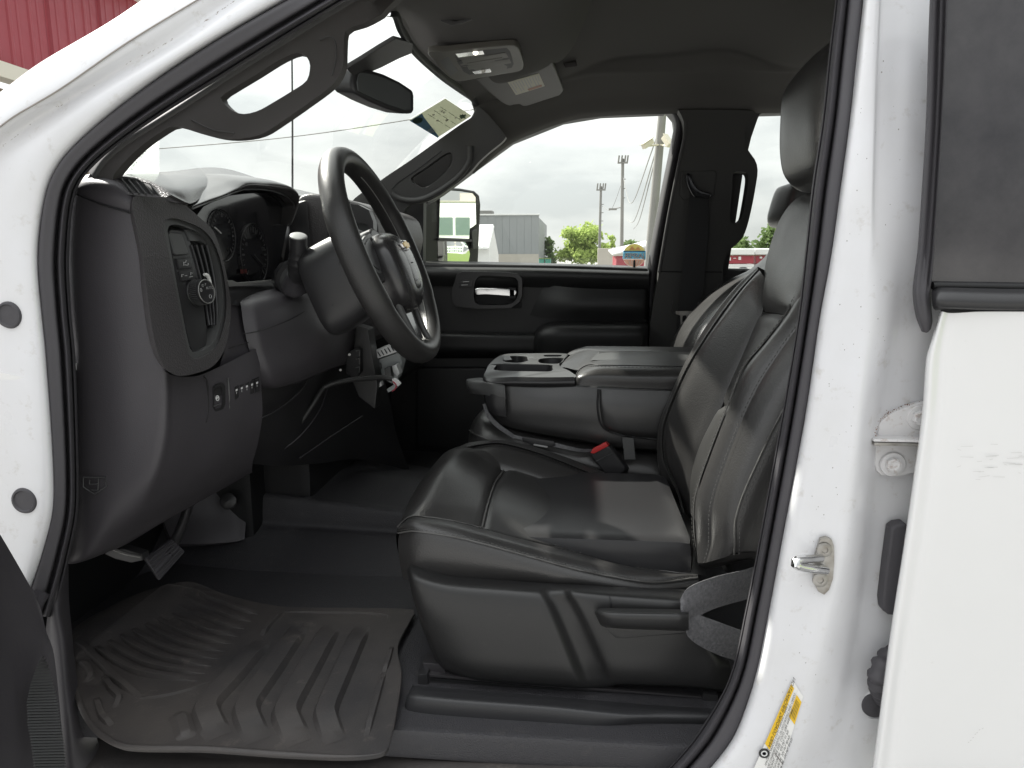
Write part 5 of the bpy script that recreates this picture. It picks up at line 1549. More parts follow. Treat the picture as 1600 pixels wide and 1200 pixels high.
dsub(slab("connector", pts([(604, 608), (618, 600), (620, 606), (606, 614)], 1.63), (0, .02, 0), MT["grey_box"], truck, bevel=.002))
lp = cr(pts([(505, 606, 1.50), (520, 599, 1.51), (545, 594, 1.53), (575, 591, 1.56), (600, 590, 1.585), (614, 592, 1.59)]), 70)
dsub(tube("wiring_loom", lp, [.0058 + (.0009 if i % 2 else -.0006) for i in range(70)], MT["wire"], truck, n=10, angle=80))
dsub(tube("wiring_loom", cr(pts([(505, 606, 1.50), (490, 630, 1.48), (470, 660, 1.47), (440, 700, 1.46), (425, 716, 1.46)]), 40), .0055, MT["wire"], truck, n=8))
dsub(slab("connector", pts([(612, 592), (618, 592), (626, 600), (622, 604), (614, 600)], 1.58), (0, .012, 0), MT["print_white"], truck, bevel=.002))
dsub(tube("loose_wire", cr(pts([(614, 596, 1.58), (619, 602, 1.578), (617, 608, 1.58), (613, 611, 1.585)]), 20), .0016, MT["wire_red"], truck, n=6))

# centre stack
stk = dsub(slab("centre_stack", pts([(464, 312), (470, 305), (484, 302), (508, 304), (545, 312), (568, 320), (582, 332), (590, 360), (588, 384), (575, 430), (560, 520), (556, 545), (520, 545), (470, 480), (452, 400), (455, 345)], 1.64), (0, .5, 0), MT["dash_soft"], truck, bevel=.012, seg=3, smooth=80))
dsub(slab("air_vent", pts([(510, 330), (524, 334), (528, 372), (512, 372)], 1.628), (0, .02, 0), MT["black"], truck, bevel=.001))
dsub(slab("vent_trim", pts([(519, 352), (526, 344), (531, 370), (518, 374)], 1.622), (0, .02, 0), MT["grey_trim"], truck, bevel=.002))
dsub(plate("screen_bezel", pts([(540, 318), (560, 320), (576, 328), (583, 346), (584, 372), (540, 372)], 1.61), [pts([(545, 350), (572, 350), (576, 356), (576, 370), (545, 370)], 1.61)], (0, .03, 0), MT["smooth"], truck, bevel=.003, hsmooth=30))
dsub(slab("touch_screen", pts([(542, 346), (578, 346), (578, 372), (542, 372)], 1.622), (.01, .01, 0), MT["mirror_dim"], truck, bevel=0))
# dash body behind all of it, passenger side included
dsub(rbox("dash_body", (-.93, 1.80, 1.38), (.40, 1.36, .36), MT["smooth"], truck, bevel=.03, seg=3))
dsub(slab("glovebox", pts([(540, 420), (600, 418), (628, 470), (636, 540), (620, 600), (540, 620)], 2.05), (0, .42, 0), MT["door"], truck, bevel=.02, seg=3))
part(rbox("firewall", (-1.0, 1.78, 1.05), (.05, 1.6, .8), MT["black"], truck, bevel=.01))
dsub(rbox("leak_block", (-.88, 2.05, .86), (.24, 1.0, .34), MT["black"], truck, bevel=.02))  # black block added to stop daylight leaking in below the firewall
dsub(rbox("centre_lower", (-.78, 2.02, 1.08), (.28, .8, .36), MT["black"], truck, bevel=.03))

# steering column shroud, stalk
WC_ = P(602, 402, 1.325)
TILT = math.radians(22)
wn = np.array([math.cos(TILT), 0, math.sin(TILT)])
we2 = np.array([-math.sin(TILT), 0, math.cos(TILT)])
we1 = np.array([0, 1.0, 0])


def W(u, v, h=0.0):
    """wheel plane: u towards the passenger, v up the wheel, h towards the driver"""
    return WC_ + we1 * u + we2 * v + wn * h


sh_rows = []
for h, a, b, dv in ((-.022, .046, .052, .004), (-.030, .056, .066, .002), (-.05, .060, .076, -.004), (-.09, .062, .084, -.012), (-.135, .060, .084, -.018), (-.150, .050, .074, -.02), (-.152, .03, .04, -.02)):
    r = []
    for k in range(17):
        t = 2 * math.pi * k / 16
        c, s = math.cos(t), math.sin(t)
        e = .62
        r.append(W(a * np.sign(c) * abs(c) ** e, dv + b * np.sign(s) * abs(s) ** e, h))
    sh_rows.append(r)
clm = part(surf("steering_column", sh_rows, MT["smooth"], truck, ku=5, kv=3, angle=70))
sub(tube("column_joint", [W(-.0600, .035 - k * .012, -.055 - k * .008) for k in range(8)], .0009, MT["black"], truck, n=5), clm)
pdl = slab("stalk_plate", pts([(428, 440), (433, 424), (442, 412), (456, 406), (470, 404), (481, 440), (489, 452), (486, 456), (447, 470), (441, 468), (437, 456)], 1.36), (-.02, .03, 0), MT["smooth"], truck, bevel=.004, seg=3)
sub(pdl, clm)
sub(slab("stalk_plate_inset", pts([(438, 440), (443, 425), (455, 415), (469, 412), (480, 445), (450, 459), (444, 457)], 1.357), (-.01, .012, 0), MT["pod"], truck, bevel=.003, seg=2, smooth=40), clm)
sub(tube("stalk_boot", cr(pts([(460, 448, 1.352), (460, 440, 1.338), (462, 430, 1.325)]), 10), [.024, .0235, .022, .0205, .019, .018, .0175, .017, .0165, .016], MT["seal"], truck, n=20), clm)
sk = [(462, 444, 1.34), (463, 425, 1.318), (465, 405, 1.300), (466, 390, 1.29), (466, 378, 1.283), (466, 369, 1.278)]
sub(tube("indicator_stalk", cr(pts(sk), 30), [.0145] * 5 + [.0155] * 5 + [.0165] * 4 + [.0172] * 3 + [.0150] + [.0165] * 2 + [.0150] + [.0160] * 9, MT["smooth"], truck, n=22), clm)
tip = pts(sk)[-1] - pts(sk)[-2]
sub(revolve("stalk_button", pts(sk)[-1], tip, [(.0145, -.001), (.0142, .001), (.0125, .0018), (0, .0020)], MT["grey_trim"], truck, n=24), clm)

# pedals and the hood release
pdx = cr(pts([(225, 872, 1.14), (265, 842, 1.19), (290, 858, 1.20), (250, 908, 1.13)]), 4)
a, b, c, d = pts([(226, 873, 1.16), (268, 842, 1.22), (290, 862, 1.225), (249, 908, 1.16)])
pd2 = part(slab("brake_pedal", [a, b, c, d], (-.012, .012, -.004), MT["seal"], truck, bevel=.004, seg=2))
for k in range(6):
    t = (k + .8) / 6.6
    sub(tube("pedal_rib", [a * (1 - t) + d * t + (b - a) * .06 + np.array([.001, -.002, .001]), (b * (1 - t) + c * t) - (b - a) * .06 + np.array([.001, -.002, .001])], .0022, MT["seal"], truck, n=6), pd2)
sub(tube("pedal_arm", cr(pts([(262, 868, 1.20), (285, 820, 1.28), (300, 770, 1.36)]), 12), .010, MT["dark_metal"], truck, n=8), pd2)
hr = part(slab("hood_release", pts([(162, 866), (172, 856), (195, 858), (222, 866), (224, 876), (205, 880), (180, 874)], 1.11), (0, .02, 0), MT["smooth"], truck, bevel=.003))
sub(tube("release_edge", cr(pts([(174, 858, 1.106), (195, 866, 1.106), (220, 871, 1.106)]), 14), .0012, MT["grey_trim"], truck, n=6), hr)

# =================================================================== STEERING WHEEL
sw_ = thing("steering_wheel", WC_, "black leather three spoke steering wheel with a gold and chrome emblem on its hub", "steering wheel")
RW = .192
ringpts, nn_ = [], 96
V, Fs = [], []
for i in range(nn_):
    t = 2 * math.pi * i / nn_
    c, s = math.cos(t), math.sin(t)
    for k in range(18):
        p = 2 * math.pi * k / 18
        fat = 1.0 + .10 * max(0, math.cos(2 * (t - math.radians(20)))) * 0 + .06 * (abs(math.sin(t * 1)) < .45)
        rr = RW + .0190 * math.cos(p) * fat
        V.append(W(rr * c, rr * s, .0225 * math.sin(p) * fat))
for i in range(nn_):
    for k in range(18):
        j, l = (i + 1) % nn_, (k + 1) % 18
        Fs.append((i * 18 + k, i * 18 + l, j * 18 + l, j * 18 + k))
rim = mk("rim", V, Fs, MT["rim"], sw_, angle=80)
for s_, a0, a1 in ((1, -60, 60), (-1, 120, 240)):
    pass
tube("rim_seam", [W((RW - .0192) * math.cos(t), (RW - .0192) * math.sin(t), .0025) for t in np.linspace(math.radians(-250), math.radians(70), 90)], .0009, MT["grey_trim"], sw_, n=6)
tube("rim_seam", [W(RW * math.cos(t), RW * math.sin(t), -.0226) for t in np.linspace(0, 2 * math.pi, 97)[:-1]], .0009, MT["black"], sw_, n=6, closed=True)


def wplate(name, o, h0, h1, mat, par, bevel=.004, smooth=0, seg=3):
    return slab(name, [W(u, v, h0) for u, v in o], wn * (h1 - h0), mat, par, bevel=bevel, seg=seg, smooth=smooth)


for s_ in (-1, 1):
    sp = wplate("spoke", [(s_ * .045, .050), (s_ * .10, .040), (s_ * .150, .030), (s_ * .184, .026), (s_ * .184, -.030), (s_ * .150, -.034), (s_ * .11, -.045), (s_ * .06, -.050)], .004, -.016, MT["smooth"], sw_, bevel=.005)
    wplate("control_pad", [(s_ * .085, .034), (s_ * .125, .030), (s_ * .148, .018), (s_ * .150, -.012), (s_ * .138, -.026), (s_ * .10, -.030)], .009, .002, MT["pod"], sp, bevel=.002, smooth=40)
    wplate("control_pad_face", [(s_ * .090, .028), (s_ * .122, .024), (s_ * .142, .014), (s_ * .144, -.009), (s_ * .134, -.020), (s_ * .10, -.024)], .0105, .004, MT["smooth"], sp, bevel=.0015, smooth=40)
lo_sp = wplate("spoke", [(-.060, -.040), (.060, -.040), (.050, -.10), (.040, -.150), (.036, -.182), (-.036, -.182), (-.040, -.150), (-.050, -.10)], -.004, -.018, MT["smooth"], sw_, bevel=.005)
for s_ in (-1, 1):
    tube("spoke_trim", cr([W(s_ * .064, -.055, .004), W(s_ * .054, -.10, .002), W(s_ * .045, -.150, .003), W(s_ * .042, -.172, .006)], 20), .0062, MT["pod"], lo_sp, n=10)
wplate("spoke_insert", [(-.040, -.085), (.040, -.085), (.030, -.168), (-.030, -.168)], .0005, -.006, MT["gloss"], lo_sp, bevel=.003)
# airbag cover: domed shield
hub_rows = []
for f, h in ((1.0, -.010), (1.0, .012), (.97, .024), (.90, .032), (.74, .038), (.5, .041), (.22, .0425), (.02, .043)):
    r = []
    for k in range(41):
        t = 2 * math.pi * k / 40
        c, s = math.cos(t), math.sin(t)
        a = .082 if s > 0 else .080 - .012 * s * s
        b = .066 if s > 0 else .088
        e = .66
        r.append(W(f * a * np.sign(c) * abs(c) ** e, f * b * np.sign(s) * abs(s) ** e - .004, h - .008 * (f * s) ** 2))
    hub_rows.append(r)
hub_rows = [[p - we2 * .020 for p in r] for r in hub_rows]
hubm = surf("airbag_cover", hub_rows, MT["satin"], sw_, ku=4, kv=2, angle=60)
# centre band of the cover
surf("cover_band", [[W(u, v - .020, h + .0022) for u, v, h in ((-.040, v0, h0 - .0028), (-.016, v0, h0 + .0010), (.016, v0, h0 + .0010), (.040, v0, h0 - .0028))] for v0, h0 in ((.058, .020), (.048, .030), (.02, .0385), (-.02, .0395), (-.05, .036), (-.075, .024), (-.088, .012))], MT["satin"], hubm, ku=5, kv=4)
bt_ = [(-.030, .006), (-.012, .006), (-.012, .0105), (.012, .0105), (.012, .006), (.030, .006), (.026, -.006), (.010, -.006), (.010, -.0105), (-.010, -.0105), (-.010, -.006), (-.026, -.006)]
em = wplate("emblem", [(u * .92, v * .92 + .006) for u, v in bt_], .0465, .040, MT["chrome"], hubm, bevel=.0008, seg=1)
wplate("emblem_face", [(u * .74, v * .68 + .006) for u, v in bt_], .0475, .044, MT["gold"], hubm, bevel=.0005, seg=1)
letters("lettering", "AIRBAG", W(0, -.062, .0425), we1, we2, .0075, MT["print_grey"], hubm)
tube("cover_mark", [W(-.004, -.028, .0438), W(.004, -.028, .0438)], .0012, MT["black"], hubm, n=6)
wplate("hub_core", [(.058 * math.cos(t), .058 * math.sin(t)) for t in np.linspace(0, 6.28, 25)[:-1]], .0, -.03, MT["smooth"], sw_, bevel=.004)

# =================================================================== DRIVER SEAT
seat = thing("driver_seat", (0.05, 1.33, ZF), "black leather driver seat in the doorway with grey stitching and a plastic side shield", "car seat", "leather seats across the cab")
LE, LS = MT["leather"], MT["leather_smooth"]
cush = surf("cushion", [pts(r) for r in [       # front roll up to the first cross seam
    [(640, 905, 1.15), (650, 880, 1.25), (672, 830, 1.38), (705, 760, 1.50), (716, 735, 1.53)],
    [(624, 868, 1.145), (632, 845, 1.22), (652, 790, 1.36), (690, 722, 1.49), (704, 712, 1.53)],
    [(619, 838, 1.14), (626, 815, 1.20), (650, 765, 1.34), (690, 712, 1.48), (704, 703, 1.53)],
    [(627, 818, 1.145), (640, 793, 1.20), (668, 742, 1.34), (703, 704, 1.48), (716, 698, 1.53)],
    [(648, 806, 1.155), (666, 782, 1.20), (697, 728, 1.34), (724, 704, 1.475), (735, 700, 1.51)],
    [(700, 814, 1.160), (714, 788, 1.21), (736, 742, 1.34), (757, 718, 1.470), (766, 708, 1.50)],
    [(752, 823, 1.160), (760, 790, 1.23), (772, 754, 1.35), (786, 733, 1.470), (796, 728, 1.485)]]], LE, seat, ku=6, kv=6, roll=.008, rw=.0075, edges="s", angle=80)


def psurf(name, rows, mat, par, **k):
    return surf(name, [pts(r) for r in rows], mat, par, angle=80, **k)


psurf("cushion_panel", [
    [(752, 823, 1.160), (760, 790, 1.23), (772, 754, 1.35), (786, 733, 1.470), (796, 728, 1.485)],
    [(828, 843, 1.160), (832, 813, 1.23), (840, 776, 1.35), (852, 755, 1.470), (862, 750, 1.485)],
    [(906, 862, 1.160), (904, 828, 1.23), (906, 795, 1.35), (913, 777, 1.470), (922, 773, 1.485)]], LS, cush, ku=9, kv=6, roll=.008, rw=.0075, edges="ns", puff=.004)
psurf("cushion_panel", [
    [(906, 862, 1.160), (904, 828, 1.23), (906, 795, 1.35), (913, 777, 1.470), (922, 773, 1.485)],
    [(978, 881, 1.160), (974, 850, 1.23), (973, 818, 1.35), (977, 799, 1.470), (985, 795, 1.485)],
    [(1050, 893, 1.160), (1046, 868, 1.23), (1042, 843, 1.35), (1036, 825, 1.470), (1042, 818, 1.485)]], LS, cush, ku=9, kv=6, roll=.008, rw=.0075, edges="ns", puff=.003)
psurf("cushion_panel", [
    [(1050, 893, 1.160), (1046, 868, 1.23), (1042, 843, 1.35), (1036, 825, 1.470), (1042, 815, 1.50)],
    [(1072, 896, 1.160), (1066, 866, 1.23), (1060, 838, 1.35), (1054, 815, 1.470), (1058, 806, 1.50)],
    [(1104, 900, 1.160), (1096, 868, 1.23), (1088, 836, 1.35), (1080, 808, 1.470), (1084, 800, 1.50)]], LS, cush, ku=6, kv=6, roll=.008, rw=.0075, edges="n", puff=.004)
for q in ([(752, 823, 1.160), (760, 790, 1.23), (772, 754, 1.35), (786, 733, 1.470)], [(906, 862, 1.160), (904, 828, 1.23), (906, 795, 1.35), (913, 777, 1.470)], [(1050, 893, 1.160), (1046, 868, 1.23), (1042, 843, 1.35), (1036, 825, 1.470)]):
    tube("seam", cr(pts(q) + np.array([.001, 0, -.0022]), 40), .0017, MT["piping"], cush, n=6)
# near bolster between the two stitched seams
S_up = [(621, 822, 1.148), (640, 806, 1.155), (664, 806, 1.158), (706, 812, 1.162), (752, 823, 1.163), (828, 843, 1.163), (906, 862, 1.163), (978, 881, 1.163), (1048, 892, 1.160), (1090, 897, 1.155)]
S_lo = [(622, 833, 1.142), (644, 830, 1.110), (666, 832, 1.100), (706, 838, 1.094), (750, 848, 1.090), (830, 870, 1.090), (900, 889, 1.092), (975, 904, 1.098), (1026, 910, 1.108), (1090, 902, 1.13)]
S_mid = [((a[0] + b[0]) / 2, (a[1] + b[1]) / 2 - 2.5, (a[2] + b[2]) / 2 - .010) for a, b in zip(S_up, S_lo)]
psurf("bolster", [S_up, S_mid, S_lo], LE, cush, ku=6, kv=6, roll=.004, rw=.007, edges="ns")
S_bt = [(630, 905, 1.150), (650, 908, 1.110), (668, 910, 1.105), (706, 915, 1.105), (750, 918, 1.105), (830, 922, 1.105), (900, 926, 1.105), (975, 932, 1.108), (1030, 935, 1.112), (1100, 930, 1.14)]
S_m2 = [(a[0] * .5 + b[0] * .5 - (3 if i < 2 else 0), a[1] * .5 + b[1] * .5, min(a[2], b[2]) - .004) for i, (a, b) in enumerate(zip(S_lo, S_bt))]
psurf("cushion_side", [S_lo, S_m2, S_bt], LE, cush, ku=6, kv=6, roll=.003, rw=.006, edges="n")
tube("piping", cr(pts(S_lo) + np.array([0, -.001, .0005]), 90), .0016, MT["piping"], cush, n=6)
stitches("stitching", cr(pts([(a, b - 3.2, c) for a, b, c in S_lo]) + np.array([0, -.0026, 0.001]), 120), MT["thread"], cush, (0, -.6, .8))
stitches("stitching", cr(pts([(a, b + 2.2, c) for a, b, c in S_up[2:]]) + np.array([0, -.0020, .0008]), 120), MT["thread"], cush, (0, -.4, .9))
tube("seam", cr(pts(S_up) + np.array([0, 0, -.0015]), 90), .0013, MT["piping"], cush, n=6)
# far bolster
F_in = [(704, 710, 1.500), (724, 706, 1.490), (757, 719, 1.476), (786, 733, 1.472), (852, 755, 1.472), (913, 777, 1.472), (977, 799, 1.472), (1036, 825, 1.472), (1080, 806, 1.48)]
F_st = [(706, 706, 1.530), (728, 701, 1.525), (752, 696, 1.525), (782, 694, 1.530), (840, 709, 1.535), (905, 734, 1.535), (956, 757, 1.530), (984, 785, 1.51), (1050, 805, 1.505)]
F_ou = [(712, 703, 1.56), (735, 693, 1.565), (768, 690, 1.57), (800, 692, 1.575), (850, 704, 1.575), (920, 729, 1.575), (980, 756, 1.575), (1020, 782, 1.57), (1060, 800, 1.56)]
F_dn = [(720, 760, 1.58), (745, 740, 1.585), (775, 735, 1.59), (805, 735, 1.595), (855, 750, 1.595), (920, 770, 1.595), (980, 790, 1.595), (1020, 805, 1.59), (1060, 820, 1.58)]
psurf("bolster", [F_in, F_st], LE, cush, ku=12, kv=6, roll=.004, rw=.008, edges="ns", puff=.004)
psurf("bolster", [F_st, F_ou, F_dn], LE, cush, ku=8, kv=6, roll=.003, rw=.006, edges="n")
stitches("stitching", cr(pts([(a, b - .6, c) for a, b, c in F_st]) + np.array([0, -.002, .003]), 120), MT["thread"], cush, (0, -.3, 1))
stitches("stitching", cr(pts([(a + 1, b + 3.4, c - .006) for a, b, c in F_st]) + np.array([0, -.002, .003]), 120), MT["thread"], cush, (0, -.3, 1))
pillow("cushion_core", np.array([P(636, 836, 1.2), P(660, 812, 1.2), P(760, 815, 1.2), P(900, 850, 1.2), P(1040, 885, 1.2), P(1080, 910, 1.2), P(900, 930, 1.2), P(660, 915, 1.2), P(640, 880, 1.2)]), 1.15, 1.54, LE, cush, p=8, ny=8)
rbox("cushion_base", (.0, 1.36, ZF + .14), (.42, .40, .17), MT["smooth"], cush, bevel=.03)

# backrest
Nn = [(1092, 872, 1.175), (1086, 835, 1.178), (1085, 792, 1.180), (1092, 757, 1.180), (1124, 669, 1.180), (1139, 631, 1.180), (1161, 575, 1.180), (1195, 534, 1.180), (1226, 494, 1.182), (1240, 470, 1.185), (1256, 446, 1.19)]
Mm = [(1100, 880, 1.125), (1108, 849, 1.122), (1109, 800, 1.120), (1119, 757, 1.120), (1146, 683, 1.120), (1161, 646, 1.120), (1187, 594, 1.120), (1222, 540, 1.120), (1255, 495, 1.122), (1270, 472, 1.125), (1285, 450, 1.13)]
Oo = [(1148, 866, 1.085), (1149, 845, 1.078), (1150, 812, 1.075), (1163, 770, 1.075), (1189, 712, 1.075), (1208, 672, 1.075), (1238, 615, 1.075), (1272, 560, 1.075), (1300, 515, 1.078), (1315, 490, 1.08), (1330, 465, 1.09)]
Kk = [(1200, 862, 1.09), (1204, 845, 1.085), (1208, 812, 1.08), (1222, 770, 1.08), (1250, 712, 1.08), (1270, 672, 1.08), (1300, 615, 1.08), (1335, 560, 1.08), (1362, 515, 1.085), (1378, 490, 1.09), (1395, 465, 1.10)]
NM = [(a[0] * .56 + b[0] * .44 - 5, a[1] * .56 + b[1] * .44, a[2] * .5 + b[2] * .5 - .004) for a, b in zip(Nn, Mm)]
NM[0] = (1090, 879, 1.148); NM[1] = (1091, 842, 1.148)
back = psurf("backrest", [Nn, NM, Mm], LE, seat, ku=6, kv=6, roll=.004, rw=.007, edges="ns")
MO = [(a[0] * .5 + b[0] * .5 + 1, a[1] * .5 + b[1] * .5, a[2] * .5 + b[2] * .5 - .006) for a, b in zip(Mm, Oo)]
psurf("backrest_side", [Mm, MO, Oo], LE, back, ku=6, kv=6, roll=.004, rw=.007, edges="ns")
psurf("backrest_side", [Oo, Kk], LE, back, ku=10, kv=6, roll=.004, rw=.007, edges="n", puff=.004)
psurf("backrest_foot", [[Nn[0], NM[0], Mm[0], Oo[0], Kk[0]], [(1096, 884, 1.19), (1094, 884, 1.16), (1104, 886, 1.14), (1150, 874, 1.10), (1200, 872, 1.11)], [(1110, 884, 1.21), (1112, 884, 1.19), (1122, 886, 1.17), (1160, 876, 1.14), (1210, 876, 1.14)]], LE, back, ku=5, kv=6)
tube("seam", cr(pts(Nn) + np.array([-.001, -.001, 0]), 90), .0014, MT["piping"], back, n=6)
stitches("stitching", cr(pts(Mm) + np.array([-.0015, -.0032, 0]), 140), MT["thread"], back, (-.5, -.85, 0))
stitches("stitching", cr(pts([(a - 1.5, b, c) for a, b, c in Nn]) + np.array([-.003, -.0045, 0]), 140), MT["thread"], back, (-.5, -.85, 0))
tube("piping", cr(pts(Oo) + np.array([-.001, -.0012, 0]), 90), .0017, MT["piping"], back, n=6)
stitches("stitching", cr(pts([(a + 6, b, c) for a, b, c in Oo]) + np.array([-.0005, -.0035, 0]), 140), MT["thread"], back, (0, -1, 0))
Fi = [(1078, 812, 1.450), (1077, 785, 1.450), (1080, 742, 1.450), (1095, 692, 1.450), (1126, 634, 1.450), (1157, 562, 1.450), (1178, 512, 1.450), (1189, 487, 1.450), (1193, 462, 1.450), (1196, 436, 1.450)]
Fc = [(1072, 806, 1.495), (1066, 780, 1.500), (1058, 746, 1.510), (1052, 705, 1.515), (1066, 642, 1.515), (1095, 572, 1.515), (1132, 500, 1.510), (1160, 462, 1.505), (1176, 440, 1.495), (1188, 424, 1.48)]
Fst = [(1068, 800, 1.520), (1060, 770, 1.53), (1048, 744, 1.545), (1037, 714, 1.553), (1037, 668, 1.555), (1053, 622, 1.555), (1077, 570, 1.55), (1120, 502, 1.545), (1155, 456, 1.535), (1186, 422, 1.52)]
Fo = [(1072, 806, 1.55), (1054, 777, 1.565), (1036, 752, 1.572), (1027, 716, 1.578), (1030, 666, 1.58), (1048, 618, 1.58), (1074, 560, 1.575), (1112, 496, 1.57), (1150, 448, 1.56), (1184, 417, 1.54)]
Fb = [(1100, 806, 1.59), (1085, 777, 1.60), (1066, 752, 1.605), (1058, 716, 1.61), (1062, 666, 1.61), (1080, 618, 1.61), (1105, 560, 1.605), (1140, 496, 1.60), (1178, 448, 1.59), (1200, 425, 1.57)]
Fi = Fi[:len(Fc)]
psurf("backrest_bolster", [Fi, Fc, Fst], LE, back, ku=7, kv=6, roll=.004, rw=.007, edges="ns")
psurf("backrest_bolster", [Fst, Fo, Fb], LE, back, ku=6, kv=6, roll=.003, rw=.006, edges="n")
stitches("stitching", cr(pts([(a + .8, b, c) for a, b, c in Fst]) + np.array([-.0032, -.003, 0.0]), 140), MT["thread"], back, (-1, -.4, .2))
stitches("stitching", cr(pts([(a + 4.2, b + 1, c - .006) for a, b, c in Fst]) + np.array([-.0032, -.003, 0.0]), 140), MT["thread"], back, (-1, -.4, .2))
# insert, lower and upper pieces, and the shoulder panel


def insert_rows(i0, i1):
    out = []
    for k in range(i0, i1):
        j = min(k + 1, len(Nn) - 1)
        a, b = Fi[k], Nn[j]
        m = ((a[0] + b[0]) / 2 + 2, (a[1] + b[1]) / 2, 1.315)
        out.append([a, m, b])
    return out


INS = [[(1077, 800, 1.455), (1090, 820, 1.315), (1087, 835, 1.175)], [(1080, 742, 1.455), (1094, 750, 1.315), (1093, 757, 1.175)], [(1095, 692, 1.455), (1112, 690, 1.315), (1112, 700, 1.175)], [(1126, 632, 1.455), (1136, 632, 1.315), (1140, 631, 1.175)]]
psurf("backrest_panel", INS, LS, back, ku=7, kv=7, roll=.008, rw=.0075, edges="s")
INS2 = [[(1126, 632, 1.455), (1136, 632, 1.315), (1140, 631, 1.175)], [(1157, 562, 1.455), (1168, 564, 1.315), (1166, 570, 1.175)], [(1178, 512, 1.455), (1198, 516, 1.315), (1206, 522, 1.175)], [(1189, 487, 1.455), (1208, 489, 1.315), (1230, 490, 1.175)]]
psurf("backrest_panel", INS2, LS, back, ku=7, kv=7, roll=.008, rw=.0075, edges="ns")
SH = [[(1189, 487, 1.455), (1208, 489, 1.315), (1230, 490, 1.175), (1262, 494, 1.12)], [(1191, 455, 1.465), (1213, 458, 1.315), (1246, 460, 1.17), (1280, 466, 1.12)], [(1194, 425, 1.475), (1221, 428, 1.315), (1258, 430, 1.17), (1295, 440, 1.12)],
      [(1202, 388, 1.47), (1236, 388, 1.315), (1276, 392, 1.17), (1310, 400, 1.13)], [(1217, 346, 1.45), (1252, 345, 1.315), (1292, 348, 1.19), (1325, 360, 1.15)], [(1238, 316, 1.42), (1268, 314, 1.315), (1305, 318, 1.21), (1340, 335, 1.18)], [(1262, 303, 1.38), (1290, 301, 1.315), (1325, 308, 1.24), (1350, 320, 1.2)], [(1300, 306, 1.36), (1320, 303, 1.315), (1350, 312, 1.25), (1370, 325, 1.22)]]
psurf("shoulder_panel", SH, LE, back, ku=6, kv=6, roll=.008, rw=.0075, edges="n")
psurf("shoulder_side", [[r[0] for r in SH], [(a[0][0] + 30, a[0][1] + 6, a[0][2] + .05) for a in SH]], LE, back, ku=6, kv=6)
pillow("backrest_shell", ptx_ if False else np.array([P(1115, 860, 1.3), P(1135, 760, 1.3), P(1175, 640, 1.3), P(1235, 500, 1.3), P(1285, 380, 1.3), P(1320, 330, 1.3), P(1370, 340, 1.3), P(1330, 520, 1.3), P(1270, 700, 1.3), P(1220, 860, 1.3)]), 1.12, 1.54, MT["smooth"], back, p=6, ny=10)
# headrest on two posts
HR = [(1224, 143), (1220, 185), (1219, 235), (1224, 272), (1236, 292), (1254, 303), (1278, 303), (1312, 285), (1328, 220), (1330, 130), (1316, 80), (1292, 76), (1263, 94), (1240, 118)]
hd = pillow("headrest", pts(HR, 1.42), 1.19, 1.475, LE, seat, p=4.5, ny=22, n=64)
for y in (1.27, 1.39):
    tube("headrest_post", [P(1290, 296, 1.33) * np.array([1, 0, 1]) + np.array([0, y, 0]), P(1312, 330, 1.33) * np.array([1, 0, 1]) + np.array([0, y, 0])], .0065, MT["chrome"], hd, n=10)

